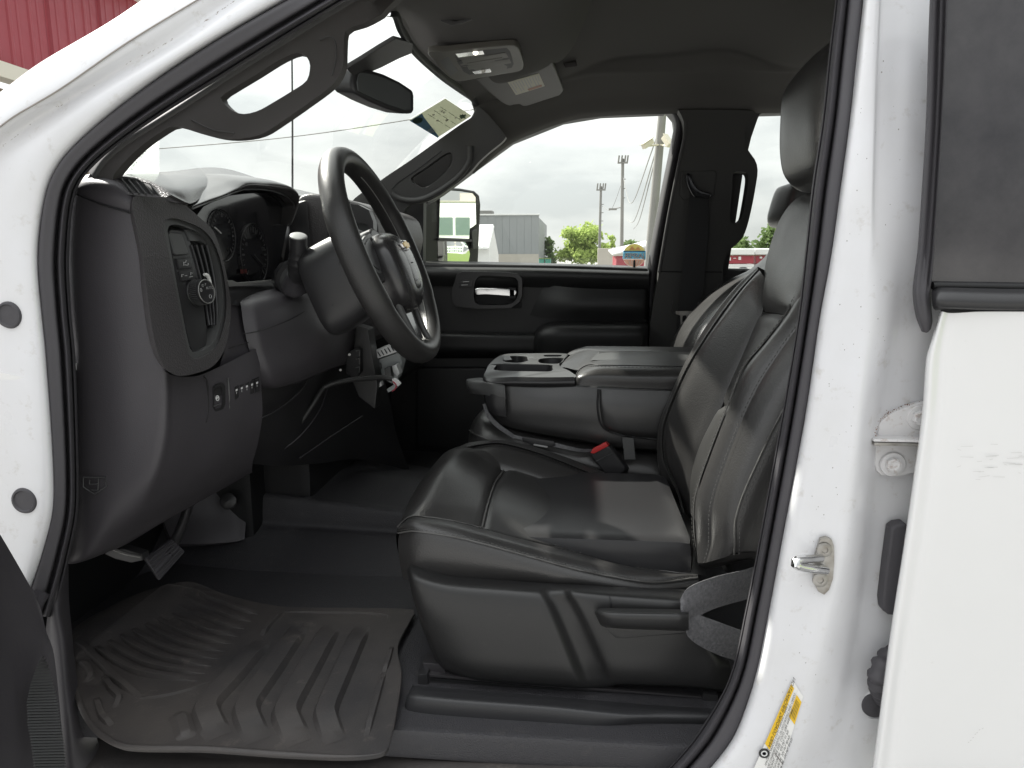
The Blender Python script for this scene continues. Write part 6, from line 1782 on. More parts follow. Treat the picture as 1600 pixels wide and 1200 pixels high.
# plastic side shield, recline lever, rails
SHD = [
    [(640, 884, 1.12), (648, 884, 1.105), (700, 898, 1.1), (780, 904, 1.1), (845, 908, 1.1), (866, 909, 1.1), (884, 910, 1.1), (905, 911, 1.1), (975, 916, 1.1), (1065, 921, 1.1), (1087, 923, 1.106), (1095, 924, 1.18)],
    [(637, 890, 1.1), (645, 891, 1.085), (700, 905, 1.08), (780, 911, 1.078), (845, 914, 1.078), (866, 915, 1.082), (884, 915, 1.082), (905, 916, 1.078), (975, 921, 1.078), (1065, 926, 1.078), (1087, 928, 1.084), (1095, 929, 1.158)],
    [(638, 902, 1.09), (647, 905, 1.066), (700, 916, 1.058), (780, 922, 1.056), (842, 926, 1.056), (858, 927, 1.066), (880, 926, 1.066), (896, 925, 1.054), (975, 932, 1.054), (1065, 938, 1.054), (1087, 940, 1.06), (1095, 941, 1.134)],
    [(645, 935, 1.09), (655, 936, 1.06), (706, 940, 1.05), (786, 942, 1.048), (850, 944, 1.048), (868, 944, 1.063), (890, 943, 1.063), (906, 943, 1.047), (978, 946, 1.047), (1068, 952, 1.047), (1090, 954, 1.053), (1098, 955, 1.127)],
    [(656, 970, 1.09), (666, 970, 1.058), (714, 971, 1.046), (792, 972, 1.044), (862, 973, 1.044), (882, 973, 1.06), (906, 973, 1.06), (921, 973, 1.044), (985, 976, 1.044), (1072, 982, 1.044), (1094, 984, 1.05), (1102, 985, 1.124)],
    [(671, 1010, 1.09), (681, 1010, 1.06), (726, 1012, 1.046), (800, 1014, 1.043), (879, 1016, 1.043), (900, 1016, 1.06), (926, 1016, 1.06), (940, 1016, 1.044), (995, 1018, 1.044), (1076, 1022, 1.045), (1114, 1027, 1.049), (1138, 1030, 1.075)],
    [(684, 1038, 1.09), (696, 1038, 1.064), (738, 1044, 1.048), (812, 1048, 1.044), (893, 1052, 1.044), (915, 1052, 1.06), (942, 1052, 1.06), (955, 1051, 1.046), (1004, 1053, 1.046), (1080, 1056, 1.048), (1118, 1061, 1.052), (1142, 1064, 1.078)],
    [(700, 1052, 1.1), (712, 1054, 1.075), (748, 1061, 1.058), (820, 1067, 1.054), (905, 1073, 1.054), (925, 1073, 1.064), (950, 1071, 1.064), (963, 1068, 1.058), (1010, 1069, 1.058), (1082, 1072, 1.058), (1120, 1077, 1.062), (1144, 1080, 1.088)],
    [(712, 1056, 1.13), (724, 1058, 1.12), (756, 1064, 1.1), (825, 1070, 1.1), (908, 1076, 1.1), (928, 1076, 1.1), (952, 1074, 1.1), (965, 1071, 1.1), (1012, 1072, 1.1), (1082, 1075, 1.1), (1120, 1080, 1.104), (1144, 1083, 1.13)]]
shd = psurf("side_shield", SHD, MT["shield"], seat, ku=6, kv=6, thick=.003)
tube("shield_joint", cr(pts([(952, 932, 1.0525), (954, 942, 1.046), (955, 952, 1.046)]), 10), .0014, MT["black"], shd, n=6)
psurf("recline_lever", [
    [(929, 955, 1.045), (934, 951, 1.038), (950, 950, 1.034), (1000, 951, 1.032), (1060, 952, 1.032), (1076, 953, 1.034)],
    [(930, 959, 1.03), (936, 957, 1.018), (952, 957, 1.010), (1000, 958, 1.008), (1060, 959, 1.008), (1076, 960, 1.012)],
    [(933, 966, 1.03), (940, 966, 1.016), (956, 966, 1.006), (1000, 967, 1.004), (1060, 968, 1.004), (1076, 969, 1.010)],
    [(938, 976, 1.035), (944, 977, 1.022), (960, 979, 1.014), (1000, 981, 1.012), (1060, 983, 1.012), (1076, 984, 1.016)],
    [(941, 978, 1.05), (948, 980, 1.045), (962, 982, 1.045), (1000, 984, 1.045), (1060, 986, 1.045), (1076, 987, 1.05)]], MT["shield"], shd, ku=5, kv=6)
slab("lever_recess", pts([(944, 980), (1080, 986), (1066, 991), (1020, 994), (975, 998), (962, 997), (954, 990)], 1.040), (0, .01, 0), MT["shield"], shd, bevel=.002)
rl = slab("seat_rail", pts([(657, 1053), (1118, 1092), (1118, 1108), (657, 1071)], 1.075), (0, .045, 0), MT["dark_metal"], seat, bevel=.002)
slab("rail_groove", pts([(672, 1059), (1100, 1095), (1100, 1099), (672, 1063.5)], 1.073), (0, .006, 0), MT["black"], rl, bevel=0)
slab("rail_lip", pts([(672, 1054), (1110, 1090), (1110, 1093), (672, 1058)], 1.070), (0, .008, 0), MT["dark_metal"], rl, bevel=.001)
slab("rail_cap", pts([(652, 1054), (668, 1053), (669, 1072), (652, 1073)], 1.068), (0, .06, 0), MT["smooth"], rl, bevel=.003)
slab("rail_cap", pts([(1098, 1084), (1122, 1086), (1122, 1110), (1098, 1108)], 1.066), (0, .06, 0), MT["smooth"], rl, bevel=.003)
slab("rail_bracket", pts([(660, 1036), (690, 1038), (700, 1056), (664, 1054)], 1.085), (0, .03, 0), MT["dark_metal"], rl, bevel=.002)
rl2 = slab("seat_rail", pts([(760, 912), (1130, 930), (1130, 942), (760, 924)], 1.50), (0, .04, 0), MT["dark_metal"], seat, bevel=.002)
# buckle
bk = slab("belt_buckle", pts([(921, 711, 1.585), (927, 705, 1.583), (946, 696, 1.580), (953, 698, 1.580), (977, 731, 1.578), (975, 737, 1.578), (958, 748, 1.580), (950, 746, 1.582)]), (.012, .022, -.006), MT["smooth"], seat, bevel=.004, seg=3)
slab("buckle_button", pts([(922, 708), (926, 701), (946, 691), (951, 697), (928, 709)], 1.578), (.004, .020, -.002), MT["red"], bk, bevel=.002)
tube("buckle_ridge", pts([(931, 721, 1.576), (957, 708, 1.574)]), .0012, MT["pod"], bk, n=6)
tube("buckle_stalk", cr(pts([(962, 738, 1.60), (985, 752, 1.60), (1010, 765, 1.60), (1035, 770, 1.59)]), 16), .017, MT["smooth"], bk, n=12, flat=(.45, 1))

# =================================================================== DRIVER SEAT BELT: slack webbing beside the seat
db = thing("seat_belt", P(1100, 960, 1.04), "grey black belt webbing folded over itself beside the driver seat", "seat belt")
psurf("webbing", [
    [(1220, 868, 1.13), (1222, 895, 1.13), (1224, 918, 1.13)],
    [(1170, 888, 1.09), (1171, 910, 1.088), (1172, 934, 1.09)],
    [(1120, 900, 1.055), (1121, 925, 1.052), (1122, 948, 1.055)],
    [(1086, 912, 1.038), (1090, 938, 1.034), (1095, 960, 1.038)],
    [(1070, 923, 1.030), (1073, 950, 1.024), (1078, 974, 1.028)],
    [(1064, 937, 1.026), (1066, 963, 1.018), (1072, 988, 1.022)],
    [(1068, 948, 1.026), (1071, 974, 1.019), (1080, 1000, 1.024)],
    [(1086, 958, 1.032), (1089, 985, 1.026), (1098, 1012, 1.030)],
    [(1118, 970, 1.042), (1121, 996, 1.038), (1124, 1024, 1.040)],
    [(1155, 984, 1.055), (1156, 1008, 1.053), (1156, 1034, 1.055)],
    [(1200, 1000, 1.07), (1200, 1024, 1.07), (1200, 1046, 1.07)]], MT["belt"], db, ku=5, kv=6, thick=.0016)

# =================================================================== CENTRE SEAT WITH FOLDED CONSOLE
con_ = thing("centre_console", P(900, 700, 1.8), "folded down centre console with cup holder tray and padded armrest lid", "console")
body = psurf("console_body", [
    [(752, 603, 1.66), (762, 600, 1.63), (800, 603, 1.62), (850, 604, 1.62), (900, 604, 1.62), (935, 606, 1.62), (1090, 610, 1.62)],
    [(757, 625, 1.66), (766, 624, 1.63), (802, 626, 1.615), (852, 628, 1.61), (902, 630, 1.61), (932, 632, 1.612), (1090, 636, 1.62)],
    [(764, 648, 1.66), (774, 648, 1.63), (806, 652, 1.615), (856, 656, 1.61), (908, 660, 1.61), (938, 664, 1.612), (1090, 668, 1.62)],
    [(776, 662, 1.67), (788, 666, 1.64), (816, 672, 1.625), (862, 680, 1.62), (915, 688, 1.62), (955, 696, 1.62), (1090, 704, 1.625)],
    [(790, 664, 1.72), (800, 668, 1.70), (826, 676, 1.68), (868, 684, 1.68), (920, 692, 1.68), (960, 700, 1.68), (1090, 708, 1.68)]], MT["leather_smooth"], con_, ku=6, kv=6)
pillow("console_core", np.array([P(770, 610, 1.8), P(900, 612, 1.8), P(1120, 612, 1.8), P(1140, 660, 1.8), P(1000, 680, 1.8), P(830, 660, 1.8), P(785, 640, 1.8)]), 1.64, 1.98, MT["smooth"], body, p=8, ny=8)
psurf("console_pocket", [
    [(934, 612, 1.622), (940, 608, 1.616), (960, 609, 1.612), (1090, 612, 1.612)],
    [(935, 635, 1.615), (942, 636, 1.606), (962, 638, 1.602), (1090, 642, 1.602)],
    [(940, 664, 1.615), (950, 668, 1.608), (968, 671, 1.604), (1090, 678, 1.604)],
    [(952, 674, 1.622), (964, 678, 1.618), (985, 682, 1.615), (1090, 690, 1.615)]], MT["leather_smooth"], body, ku=6, kv=6)
tube("pocket_edge", cr(pts([(935, 608, 1.612), (934, 640, 1.606), (941, 666, 1.607), (962, 678, 1.612), (1000, 684, 1.612), (1060, 690, 1.612)]), 40), .0022, MT["black"], body, n=6)
# tray rim with cup holders: a plate with wells
TZ0 = lambda px, py: P(px, py, 1.0)
tray_o = [(757, 592, 1.625), (758, 580, 1.66), (762, 572, 1.72), (770, 563, 1.80), (779, 557, 1.88), (794, 553, 1.955), (830, 552, 1.98), (884, 553, 1.98), (900, 556, 1.96), (886, 574, 1.76), (878, 578, 1.73), (896, 585, 1.66), (900, 590, 1.625), (850, 590, 1.62), (800, 588, 1.62)]
TO = [(758, 591, 1.63), (759, 580, 1.67), (764, 570, 1.74), (773, 561, 1.83), (784, 555, 1.92), (798, 552.5, 1.97), (840, 552, 1.985), (885, 552.5, 1.985), (880, 562, 1.87), (874, 571, 1.775), (892, 581, 1.68), (898, 590, 1.625), (850, 591, 1.622), (800, 590.5, 1.622)]
W1 = [(773, 574, 1.735), (780, 569, 1.765), (820, 569, 1.765), (860, 570, 1.765), (863, 573, 1.735), (860, 580, 1.68), (820, 580, 1.675), (780, 579, 1.675), (772, 577.5, 1.695)]
W2 = [(786, 563.5, 1.83), (792, 557.5, 1.915), (808, 556, 1.945), (824, 557.5, 1.92), (826, 563, 1.84), (812, 566.5, 1.80), (796, 566, 1.80)]
W3 = [(846, 560, 1.90), (880, 559.5, 1.90), (872, 568, 1.80), (844, 567, 1.80)]
W4 = [(852, 554.5, 1.96), (876, 554.5, 1.96), (874, 557, 1.93), (852, 557, 1.93)]
top = plate("tray_top", pts(TO), [pts(W1), pts(W2), pts(W3), pts(W4)], (0, 0, -.03), MT["pod"], con_, bevel=.003, smooth=90, hsmooth=36)
psurf("tray_skirt", [
    [(884, 553, 1.985), (794, 552.5, 1.985), (779, 556, 1.90), (763, 570, 1.75), (757, 582, 1.665), (760, 590, 1.622), (800, 589, 1.616), (850, 589.5, 1.616), (897, 589, 1.620)],
    [(884, 556, 1.99), (793, 556, 1.99), (776, 560, 1.905), (760, 576, 1.75), (755, 589, 1.66), (760, 597, 1.610), (800, 598, 1.606), (850, 598.5, 1.606), (898, 598, 1.612)],
    [(884, 560, 1.99), (793, 562, 1.99), (777, 567, 1.905), (762, 583, 1.75), (758, 596, 1.665), (763, 602, 1.618), (800, 604, 1.614), (850, 605, 1.614), (898, 604, 1.618)]], MT["smooth"], top, ku=6, kv=5)
for w, d in ((W1, .045), (W2, .06), (W3, .04), (W4, .03)):
    a = cr(pts(w), 36, closed=True)
    c = a.mean(0)
    b = c + (a - c) * .92 - np.array([0, 0, d])
    V = np.vstack([a - np.array([0, 0, .002]), b])
    n = len(a)
    mk("cup_well", V, [(i, (i + 1) % n, n + (i + 1) % n, n + i) for i in range(n)] + [tuple(range(n, 2 * n))], MT["smooth"], top, recalc=True)
for q in ((790, 558, 1.905), (827, 558, 1.915)):
    mk("cup_finger", [P(q[0] - 4, q[1] - 2, q[2]), P(q[0] + 6, q[1] - 2, q[2]), P(q[0] + 10, q[1] + 4, q[2] - .04), P(q[0] - 2, q[1] + 5, q[2] - .05)], [(0, 1, 2, 3)], MT["pod"], top)
# armrest lid: padded near roll, flat top with a trough, far roll
lidr = [
    [(898, 602, 1.64), (899, 590, 1.66), (904, 578, 1.72), (914, 566, 1.80)],
    [(902, 602, 1.615), (904, 588, 1.622), (914, 577, 1.66), (926, 564, 1.78)],
    [(930, 603, 1.610), (930, 586, 1.612), (938, 574, 1.64), (950, 562, 1.76)],
    [(990, 606, 1.610), (990, 588, 1.610), (995, 575, 1.64), (1003, 562, 1.76)],
    [(1110, 610, 1.610), (1110, 590, 1.610), (1112, 576, 1.64), (1116, 563, 1.76)],
    [(1160, 612, 1.610), (1160, 592, 1.610), (1162, 578, 1.64), (1166, 564, 1.76)]]
lid = psurf("armrest_lid", lidr, LE, con_, ku=6, kv=6)
psurf("lid_slope", [
    [(874, 575, 1.735), (880, 566, 1.80), (890, 556, 1.90), (902, 548, 1.99)],
    [(882, 574, 1.745), (892, 562, 1.82), (902, 552, 1.91), (914, 544, 2.0)],
    [(900, 578, 1.71), (908, 566, 1.80), (920, 551, 1.91), (928, 541, 2.0)],
    [(914, 577, 1.66), (926, 564, 1.78), (934, 552, 1.90), (942, 541, 2.0)]], LE, lid, ku=6, kv=6)
psurf("lid_top", [
    [(922, 563, 1.78), (933, 552, 1.885), (936, 548.5, 1.93)],
    [(960, 562, 1.76), (960, 553, 1.86), (960, 549.5, 1.92)],
    [(1050, 562.5, 1.76), (1060, 554, 1.86), (1064, 550, 1.92)],
    [(1166, 564, 1.76), (1166, 556, 1.86), (1166, 551, 1.92)]], MT["pod"], lid, ku=6, kv=5)
psurf("lid_trough", [
    [(934, 548.5, 1.92), (936, 549.5, 1.90), (936, 557.5, 1.84), (934, 559, 1.82)],
    [(1000, 549, 1.92), (1002, 551, 1.91), (1002, 559, 1.85), (1000, 560, 1.82)],
    [(1076, 551, 1.92), (1080, 554, 1.91), (1080, 558, 1.86), (1076, 560, 1.83)]], MT["black"], lid, ku=5, kv=4)
psurf("lid_far_roll", [
    [(884, 555, 1.96), (892, 549, 1.985), (905, 544, 2.0), (920, 541, 2.0), (1000, 541.5, 2.0), (1170, 543, 2.0)],
    [(888, 554, 1.94), (898, 548, 1.96), (915, 544, 1.97), (934, 544, 1.965), (1000, 545, 1.965), (1170, 547, 1.965)],
    [(900, 556, 1.92), (912, 551, 1.93), (926, 548, 1.94), (936, 548.5, 1.93), (1000, 549.5, 1.93), (1170, 551.5, 1.93)]], LE, lid, ku=5, kv=6)
tube("lid_seam", cr(pts([(898, 590, 1.652), (906, 577, 1.70), (920, 570, 1.69), (940, 570.5, 1.655), (1000, 571.5, 1.65), (1090, 573, 1.65)]), 60), .0014, MT["black"], lid, n=6)
stitches("stitching", cr(pts([(922, 572.5, 1.672), (940, 573, 1.642), (1000, 574, 1.638), (1100, 575.5, 1.638)]), 60), MT["thread"], lid, (0, -.5, .85), pitch=.009)
# fold handle at the nose of the console
fh = psurf("fold_handle", [
    [(729, 594, 1.70), (731, 592, 1.74), (750, 590, 1.76), (758, 592, 1.74), (766, 595, 1.70)],
    [(728, 596, 1.66), (732, 595, 1.64), (752, 596, 1.62), (768, 598, 1.605), (788, 602, 1.600)],
    [(730, 605, 1.66), (734, 606, 1.63), (754, 607, 1.612), (770, 609, 1.598), (789, 612, 1.594)],
    [(734, 614, 1.67), (738, 615, 1.64), (757, 617, 1.612), (771, 620, 1.598), (790, 624, 1.594)]], MT["pod"], con_, ku=5, kv=5, thick=.006)
psurf("handle_plate", [
    [(757, 614, 1.612), (770, 616, 1.598), (789, 620, 1.594)],
    [(761, 634, 1.612), (772, 636, 1.598), (790, 638, 1.594)],
    [(768, 646, 1.615), (776, 649, 1.600), (791, 651, 1.596)]], MT["smooth"], fh, ku=5, kv=5, thick=.006)
psurf("release_strap", [[(754, 632, 1.63), (758, 630, 1.63)], [(760, 650, 1.615), (766, 648, 1.612)], [(776, 668, 1.60), (782, 664, 1.60)], [(803, 686, 1.59), (806, 681, 1.59)]], MT["belt"], con_, ku=6, kv=3, thick=.002)
psurf("lap_belt", [[(800, 684, 1.588), (802, 679, 1.590)], [(830, 690, 1.586), (832, 686, 1.59)], [(866, 698, 1.586), (868, 692, 1.59)], [(905, 706, 1.59), (906, 701, 1.59)], [(930, 706, 1.60), (930, 702, 1.60)]], MT["belt"], con_, ku=6, kv=3, thick=.002)
slab("belt_adjuster", pts([(816, 682), (846, 687), (866, 690), (868, 697), (850, 700), (832, 696), (816, 690)], 1.582), (0, .01, 0), MT["smooth"], con_, bevel=.003)
slab("adjuster_bar", pts([(834, 694), (856, 698), (855, 700), (833, 696)], 1.578), (0, .006, 0), MT["print_grey"], con_, bevel=.001)
slab("care_tag", pts([(972, 683), (990, 685), (993, 718), (976, 718)], 1.588), (0, .003, 0), MT["pod"], con_, bevel=.0008)
# seat cushion under the console
psurf("centre_cushion", [
    [(735, 720, 1.66), (732, 690, 1.68), (738, 660, 1.75), (755, 640, 1.85), (775, 632, 2.0)],
    [(760, 725, 1.62), (748, 690, 1.62), (750, 655, 1.68), (768, 636, 1.82), (790, 628, 2.0)],
    [(800, 735, 1.62), (800, 700, 1.605), (800, 672, 1.64), (812, 645, 1.82), (830, 636, 2.0)],
    [(920, 770, 1.62), (915, 728, 1.60), (912, 700, 1.63), (920, 660, 1.82), (930, 650, 2.0)],
    [(1060, 800, 1.62), (1050, 750, 1.60), (1045, 720, 1.63), (1050, 680, 1.82), (1060, 660, 2.0)]], LE, con_, ku=6, kv=6)
tube("piping", cr(pts([(733, 672, 1.70), (742, 678, 1.63), (770, 690, 1.605), (810, 703, 1.597), (870, 718, 1.592), (925, 732, 1.592)]), 50), .0016, MT["piping"], con_, n=6)
rbox("centre_seat_base", (.05, 1.8, ZF + .10), (.42, .34, .2), MT["black"], con_, bevel=.03)

# =================================================================== PASSENGER SEAT
ps = thing("passenger_seat", (.12, 2.26, ZF), "black leather passenger seat mostly hidden behind the centre console", "car seat", "leather seats across the cab")
pb_ = pillow("backrest", pts([(1054, 600), (1070, 545), (1092, 510), (1134, 466), (1174, 438), (1204, 424), (1238, 398), (1266, 366), (1289, 352), (1319, 360), (1304, 420), (1254, 520), (1204, 600), (1134, 700), (1064, 700)], 2.12), 2.04, 2.48, LE, ps, p=5, ny=16, n=80)
pillow("headrest", pts([(1221, 338), (1224, 322), (1233, 294), (1240, 284), (1280, 284), (1292, 310), (1286, 346), (1256, 354), (1226, 352)], 2.2), 2.12, 2.40, LE, ps, p=6, ny=14, n=40)
pillow("cushion", pts([(800, 620), (830, 590), (900, 600), (1040, 630), (1080, 680), (1000, 740), (830, 720)], 2.2), 2.03, 2.48, LE, ps, p=5, ny=14, n=50)
stitches("stitching", cr(pts([(1062, 545, 2.10), (1090, 512, 2.08), (1130, 470, 2.07), (1165, 444, 2.07)]), 50), MT["thread"], pb_, (-1, -.5, .3))
rbox("seat_base", (.05, 2.26, ZF + .12), (.40, .40, .22), MT["black"], ps, bevel=.03)

# =================================================================== FLOOR MAT
mt_ = thing("floor_mat", PZ(380, 1080, ZF + .01), "worn dusty black rubber floor mat with moulded ridges in the driver footwell", "floor mat")
ZM = ZF + .008
mo = [(112, 985), (114, 1030), (118, 1075), (134, 1120), (160, 1150), (200, 1168), (325, 1171), (437, 1179), (545, 1183), (600, 1176), (612, 1150), (622, 1100), (628, 1052), (622, 1010), (642, 968), (648, 952), (560, 949), (456, 948), (400, 940), (345, 925), (300, 908), (275, 910), (220, 925), (170, 948)]


def mz(px, py):
    """the mat climbs the toe board at its front left"""
    t = max(0.0, (960 - py) / 60.0) * max(0.0, min(1.0, (420 - px) / 160.0))
    return ZM + .045 * t


m2 = cr(np.array([[a, b, 0] for a, b in mo]), 150, closed=True)
tri = tessellate_polygon([[Vector((q[0], q[1], 0)) for q in m2]])
# dense sheet: regular pixel-space lattice is not needed, a lattice on the floor itself is
base_pts = [PZ(q[0], q[1], mz(q[0], q[1])) for q in m2]
slab("mat_base", base_pts, (0, 0, -.007), MT["mat"], mt_, bevel=.003)
rimp = [p + np.array([0, 0, .001]) for p in base_pts]
tube("mat_lip", rimp[:72], [.0044 * min(1, (71 - i) / 22 + .03, i / 8 + .1) for i in range(72)], MT["mat"], mt_, n=8)
ridge_src = bpy.data.objects["mat_base"]


def ridge(pl, w, h=.007, n=26, taper=.35, name="mat_ridge"):
    """moulded ridge of flat topped section along floor points"""
    p = cr(np.array([PZ(q[0], q[1], mz(q[0], q[1])) for q in pl]), n)
    t = np.gradient(p, axis=0)
    t /= np.linalg.norm(t, axis=1, keepdims=True)
    s = np.stack([-t[:, 1], t[:, 0], np.zeros(n)], axis=1)
    rows = []
    for i in range(n):
        e = min(1.0, min(i, n - 1 - i) / (n * .22))
        e = e * e * (3 - 2 * e)
        hh = h * (e * .96 + .04)
        rows.append([p[i] - s[i] * w + [0, 0, -.001], p[i] - s[i] * w * (1 - taper) + [0, 0, hh], p[i] + [0, 0, hh * 1.08], p[i] + s[i] * w * (1 - taper) + [0, 0, hh], p[i] + s[i] * w + [0, 0, -.001]])
    V = np.array(rows).reshape(-1, 3)
    f = [(i * 5 + k, i * 5 + k + 1, (i + 1) * 5 + k + 1, (i + 1) * 5 + k) for i in range(n - 1) for k in range(4)]
    return mk(name, V, f, MT["mat"], mt_, angle=24)


# ridges of the foot rest area, bent like a hockey stick
for k in range(10):
    f = k / 9.0
    s0 = np.array((140, 1004)) * (1 - f) + np.array((296, 914)) * f
    b0 = np.array((212, 1050)) * (1 - f) + np.array((352, 944)) * f
    e0 = np.array((312, 1062)) * (1 - f) + np.array((404, 958)) * f
    m0 = (s0 * .5 + b0 * .5) + np.array((-3, 3))
    m1 = (b0 * .6 + e0 * .4) + np.array((0, 3.5))
    ridge([s0, m0, b0, m1, e0], .0060, .0085, taper=.3)
# broad chevrons
for a, b, c, w in (((412, 1000), (322, 1108), (342, 1152), .022), ((470, 978), (384, 1108), (404, 1158), .022), ((520, 976), (446, 1112), (468, 1162), .023), ((566, 980), (508, 1112), (524, 1160), .020)):
    ridge([a, (np.array(a) * .45 + np.array(b) * .55), (b[0] + 4, b[1] - 8), (b[0] + 1, b[1] + 8), c], w, .011, n=30, taper=.32)
ridge([(600, 1050), (584, 1108), (572, 1150)], .006, .006)
ridge([(612, 1010), (606, 1034), (600, 1050)], .005, .005)
ridge([(440, 955), (500, 957), (560, 958), (606, 962), (606, 974)], .004, .004)
ridge([(440, 957), (425, 972), (408, 994)], .006, .006)
ridge([(116, 996), (150, 1030), (186, 1066), (222, 1090)], .007, .008)
ridge([(124, 1032), (138, 1046), (142, 1058), (132, 1066)], .006, .007)
ridge([(160, 1056), (176, 1080), (186, 1092), (178, 1106)], .006, .007)
ridge([(150, 1090), (160, 1120), (176, 1134)], .006, .006)
ridge([(268, 1118), (282, 1122), (288, 1140), (292, 1156)], .016, .006, taper=.6)
ridge([(212, 1090), (250, 1088), (300, 1076), (330, 1062)], .004, .004)

# =================================================================== REAR VIEW MIRROR, SUN VISORS


def mY(px):
    return 1.415 + (px - 553) * .0011


mir = thing("rear_view_mirror", P(600, 140, 1.75), "black framed rear view mirror hanging from the top of the windscreen", "mirror")
mq = [(556, 106), (575, 108), (601, 116), (626, 128), (646, 141), (648, 150), (648, 172), (645, 178), (632, 178), (606, 170), (578, 158), (556, 146), (551, 140), (549, 128), (551, 112)]
slab("mirror_housing", [P(a, b, mY(a)) for a, b in mq], (-.045, .012, .006), MT["smooth"], mir, bevel=.006, seg=3)
gq_ = [(562, 113), (580, 115), (602, 122), (624, 132), (642, 145), (642, 171), (632, 172), (608, 164), (582, 153), (560, 142), (558, 128)]
slab("mirror_face", [P(a, b, mY(a) - .0025) for a, b in gq_], (-.004, .002, 0), MT["mirror_dim"], mir, bevel=.001)
tube("mirror_stalk", [P(548, 104, 1.455), P(556, 112, 1.46), P(585, 132, 1.475)], [.016, .014, .012], MT["smooth"], mir, n=12)

vis = thing("sun_visor", P(820, 130, 2.1), "dark cloth sun visor folded up on the passenger side, a pale warning label on it", "sun visor")


def vY(px, py):
    return np.interp(py - (px - 790) * -.02, [94, 127, 166], [1.93, 1.97, 2.30])


vq = [(742, 124, 1.92), (764, 145, 2.12), (781, 159, 2.27), (790, 164, 2.315), (797, 166, 2.335), (802, 164, 2.32), (811, 163, 2.31), (816, 166, 2.335), (823, 166, 2.34), (850, 157, 2.34), (875, 149, 2.335), (881, 142, 2.30), (878, 132, 2.22), (868, 107, 2.02), (862, 94, 1.92)]
va, vb, vc = P(742, 124, 1.92), P(862, 94, 1.92), P(823, 166, 2.34)
vn = np.cross(vb - va, vc - va); vn /= np.linalg.norm(vn)
if vn[2] > 0: vn = -vn


def PV(px, py, l=0.0):
    return PL(px, py, va, vn) + vn * l


slab("visor_panel", [PV(a, b) for a, b, c in vq], -vn * .018, MT["trim"], vis, bevel=.006, seg=3)
lb = slab("warning_label", [PV(a, b, .0012) for a, b in ((793, 128), (842, 114), (851, 134), (806, 148))], -vn * .0006, MT["visor_paper"], vis, bevel=0)
for k in range(11):
    f = (k + .6) / 11.5
    a = np.array((793, 128)) * (1 - f) + np.array((842, 114)) * f + np.array((1.0, 2.0))
    b = np.array((806, 148)) * (1 - f) + np.array((851, 134)) * f - np.array((1.6, 3.0)) - (np.array((4, 6)) * (k % 3 == 1))
    mk("printed_line", [PV(a[0], a[1], .0018), PV(a[0] + 1.4, a[1] - .4, .0018), PV(b[0] + 1.4, b[1] - .4, .0018), PV(b[0], b[1], .0018)], [(0, 1, 2, 3)], MT["print_grey"], lb)
mk("printed_mark", [PV(a, b, .0020) for a, b in ((824, 138), (846, 131), (847, 134), (826, 141))], [(0, 1, 2, 3)], M("rust_print", (.35, .16, .10), .6), lb)

# =================================================================== OUTSIDE
MT["ground"] = M("gravel_yard", (0.25, 0.245, 0.24), 0.9, vary=((0.33, 0.325, 0.315), 3, 0.3), bump=("noise", 40, 0.5, 0.02))
MT["grass"] = M("lawn_grass", (0.10, 0.16, 0.03), 0.9, vary=((0.16, 0.21, 0.045), 0.8, 0.3))
MT["clad_grey"] = M("grey_cladding", (0.25, 0.265, 0.27), 0.6, vary=((0.275, 0.29, 0.295), 0.6, 0.3))
MT["concrete"] = M("concrete", (0.48, 0.45, 0.40), 0.8, vary=((0.40, 0.375, 0.33), 1.2, 0.3))
MT["white_clad"] = M("white_cladding", (0.72, 0.73, 0.72), 0.5)
MT["barn_red"] = M("barn_red_steel", (0.29, 0.034, 0.05), 0.42, vary=((0.34, 0.046, 0.064), 2.0, 0.3), rvar=0.08)
MT["cream"] = M("cream_fascia", (0.66, 0.62, 0.54), 0.6)
MT["brown"] = M("brown_board", (0.16, 0.13, 0.10), 0.7)
MT["leaf"] = film_mat("leaf_spring_green", (0.42, 0.52, 0.17), 0.45)
MT["leaf_dark"] = film_mat("leaf_dull_green", (0.17, 0.24, 0.10), 0.4)
MT["bark"] = M("bark", (0.16, 0.13, 0.10), 0.9, bump=("noise", 12, 0.6, 0.02))
MT["pole"] = M("weathered_pole", (0.26, 0.255, 0.245), 0.8, vary=((0.20, 0.195, 0.185), 2, 0.3))
MT["beige"] = M("beige_camera", (0.60, 0.56, 0.45), 0.5)
MT["window_dark"] = M("window_glass_dark", (0.12, 0.17, 0.15), 0.3)
MT["teal"] = M("teal_paint", (0.03, 0.20, 0.15), 0.5)

g = mk("ground", [(-600, -600, 0), (600, -600, 0), (600, 600, 0), (-600, 600, 0)], [(0, 1, 2, 3)], MT["ground"])
tag(g, kind="structure")


def box_px(name, x0, y0, x1, y1, Y, depth, mat, par=None, to_ground=False, bevel=.02):
    a, b, c, d = P(x0, y0, Y), P(x1, y0, Y), P(x1, y1, Y), P(x0, y1, Y)
    if to_ground:
        c = c.copy(); d = d.copy(); c[2] = 0; d[2] = 0
    return slab(name, [a, b, c, d], (0, depth, 0), mat, par, bevel=bevel, seg=1)


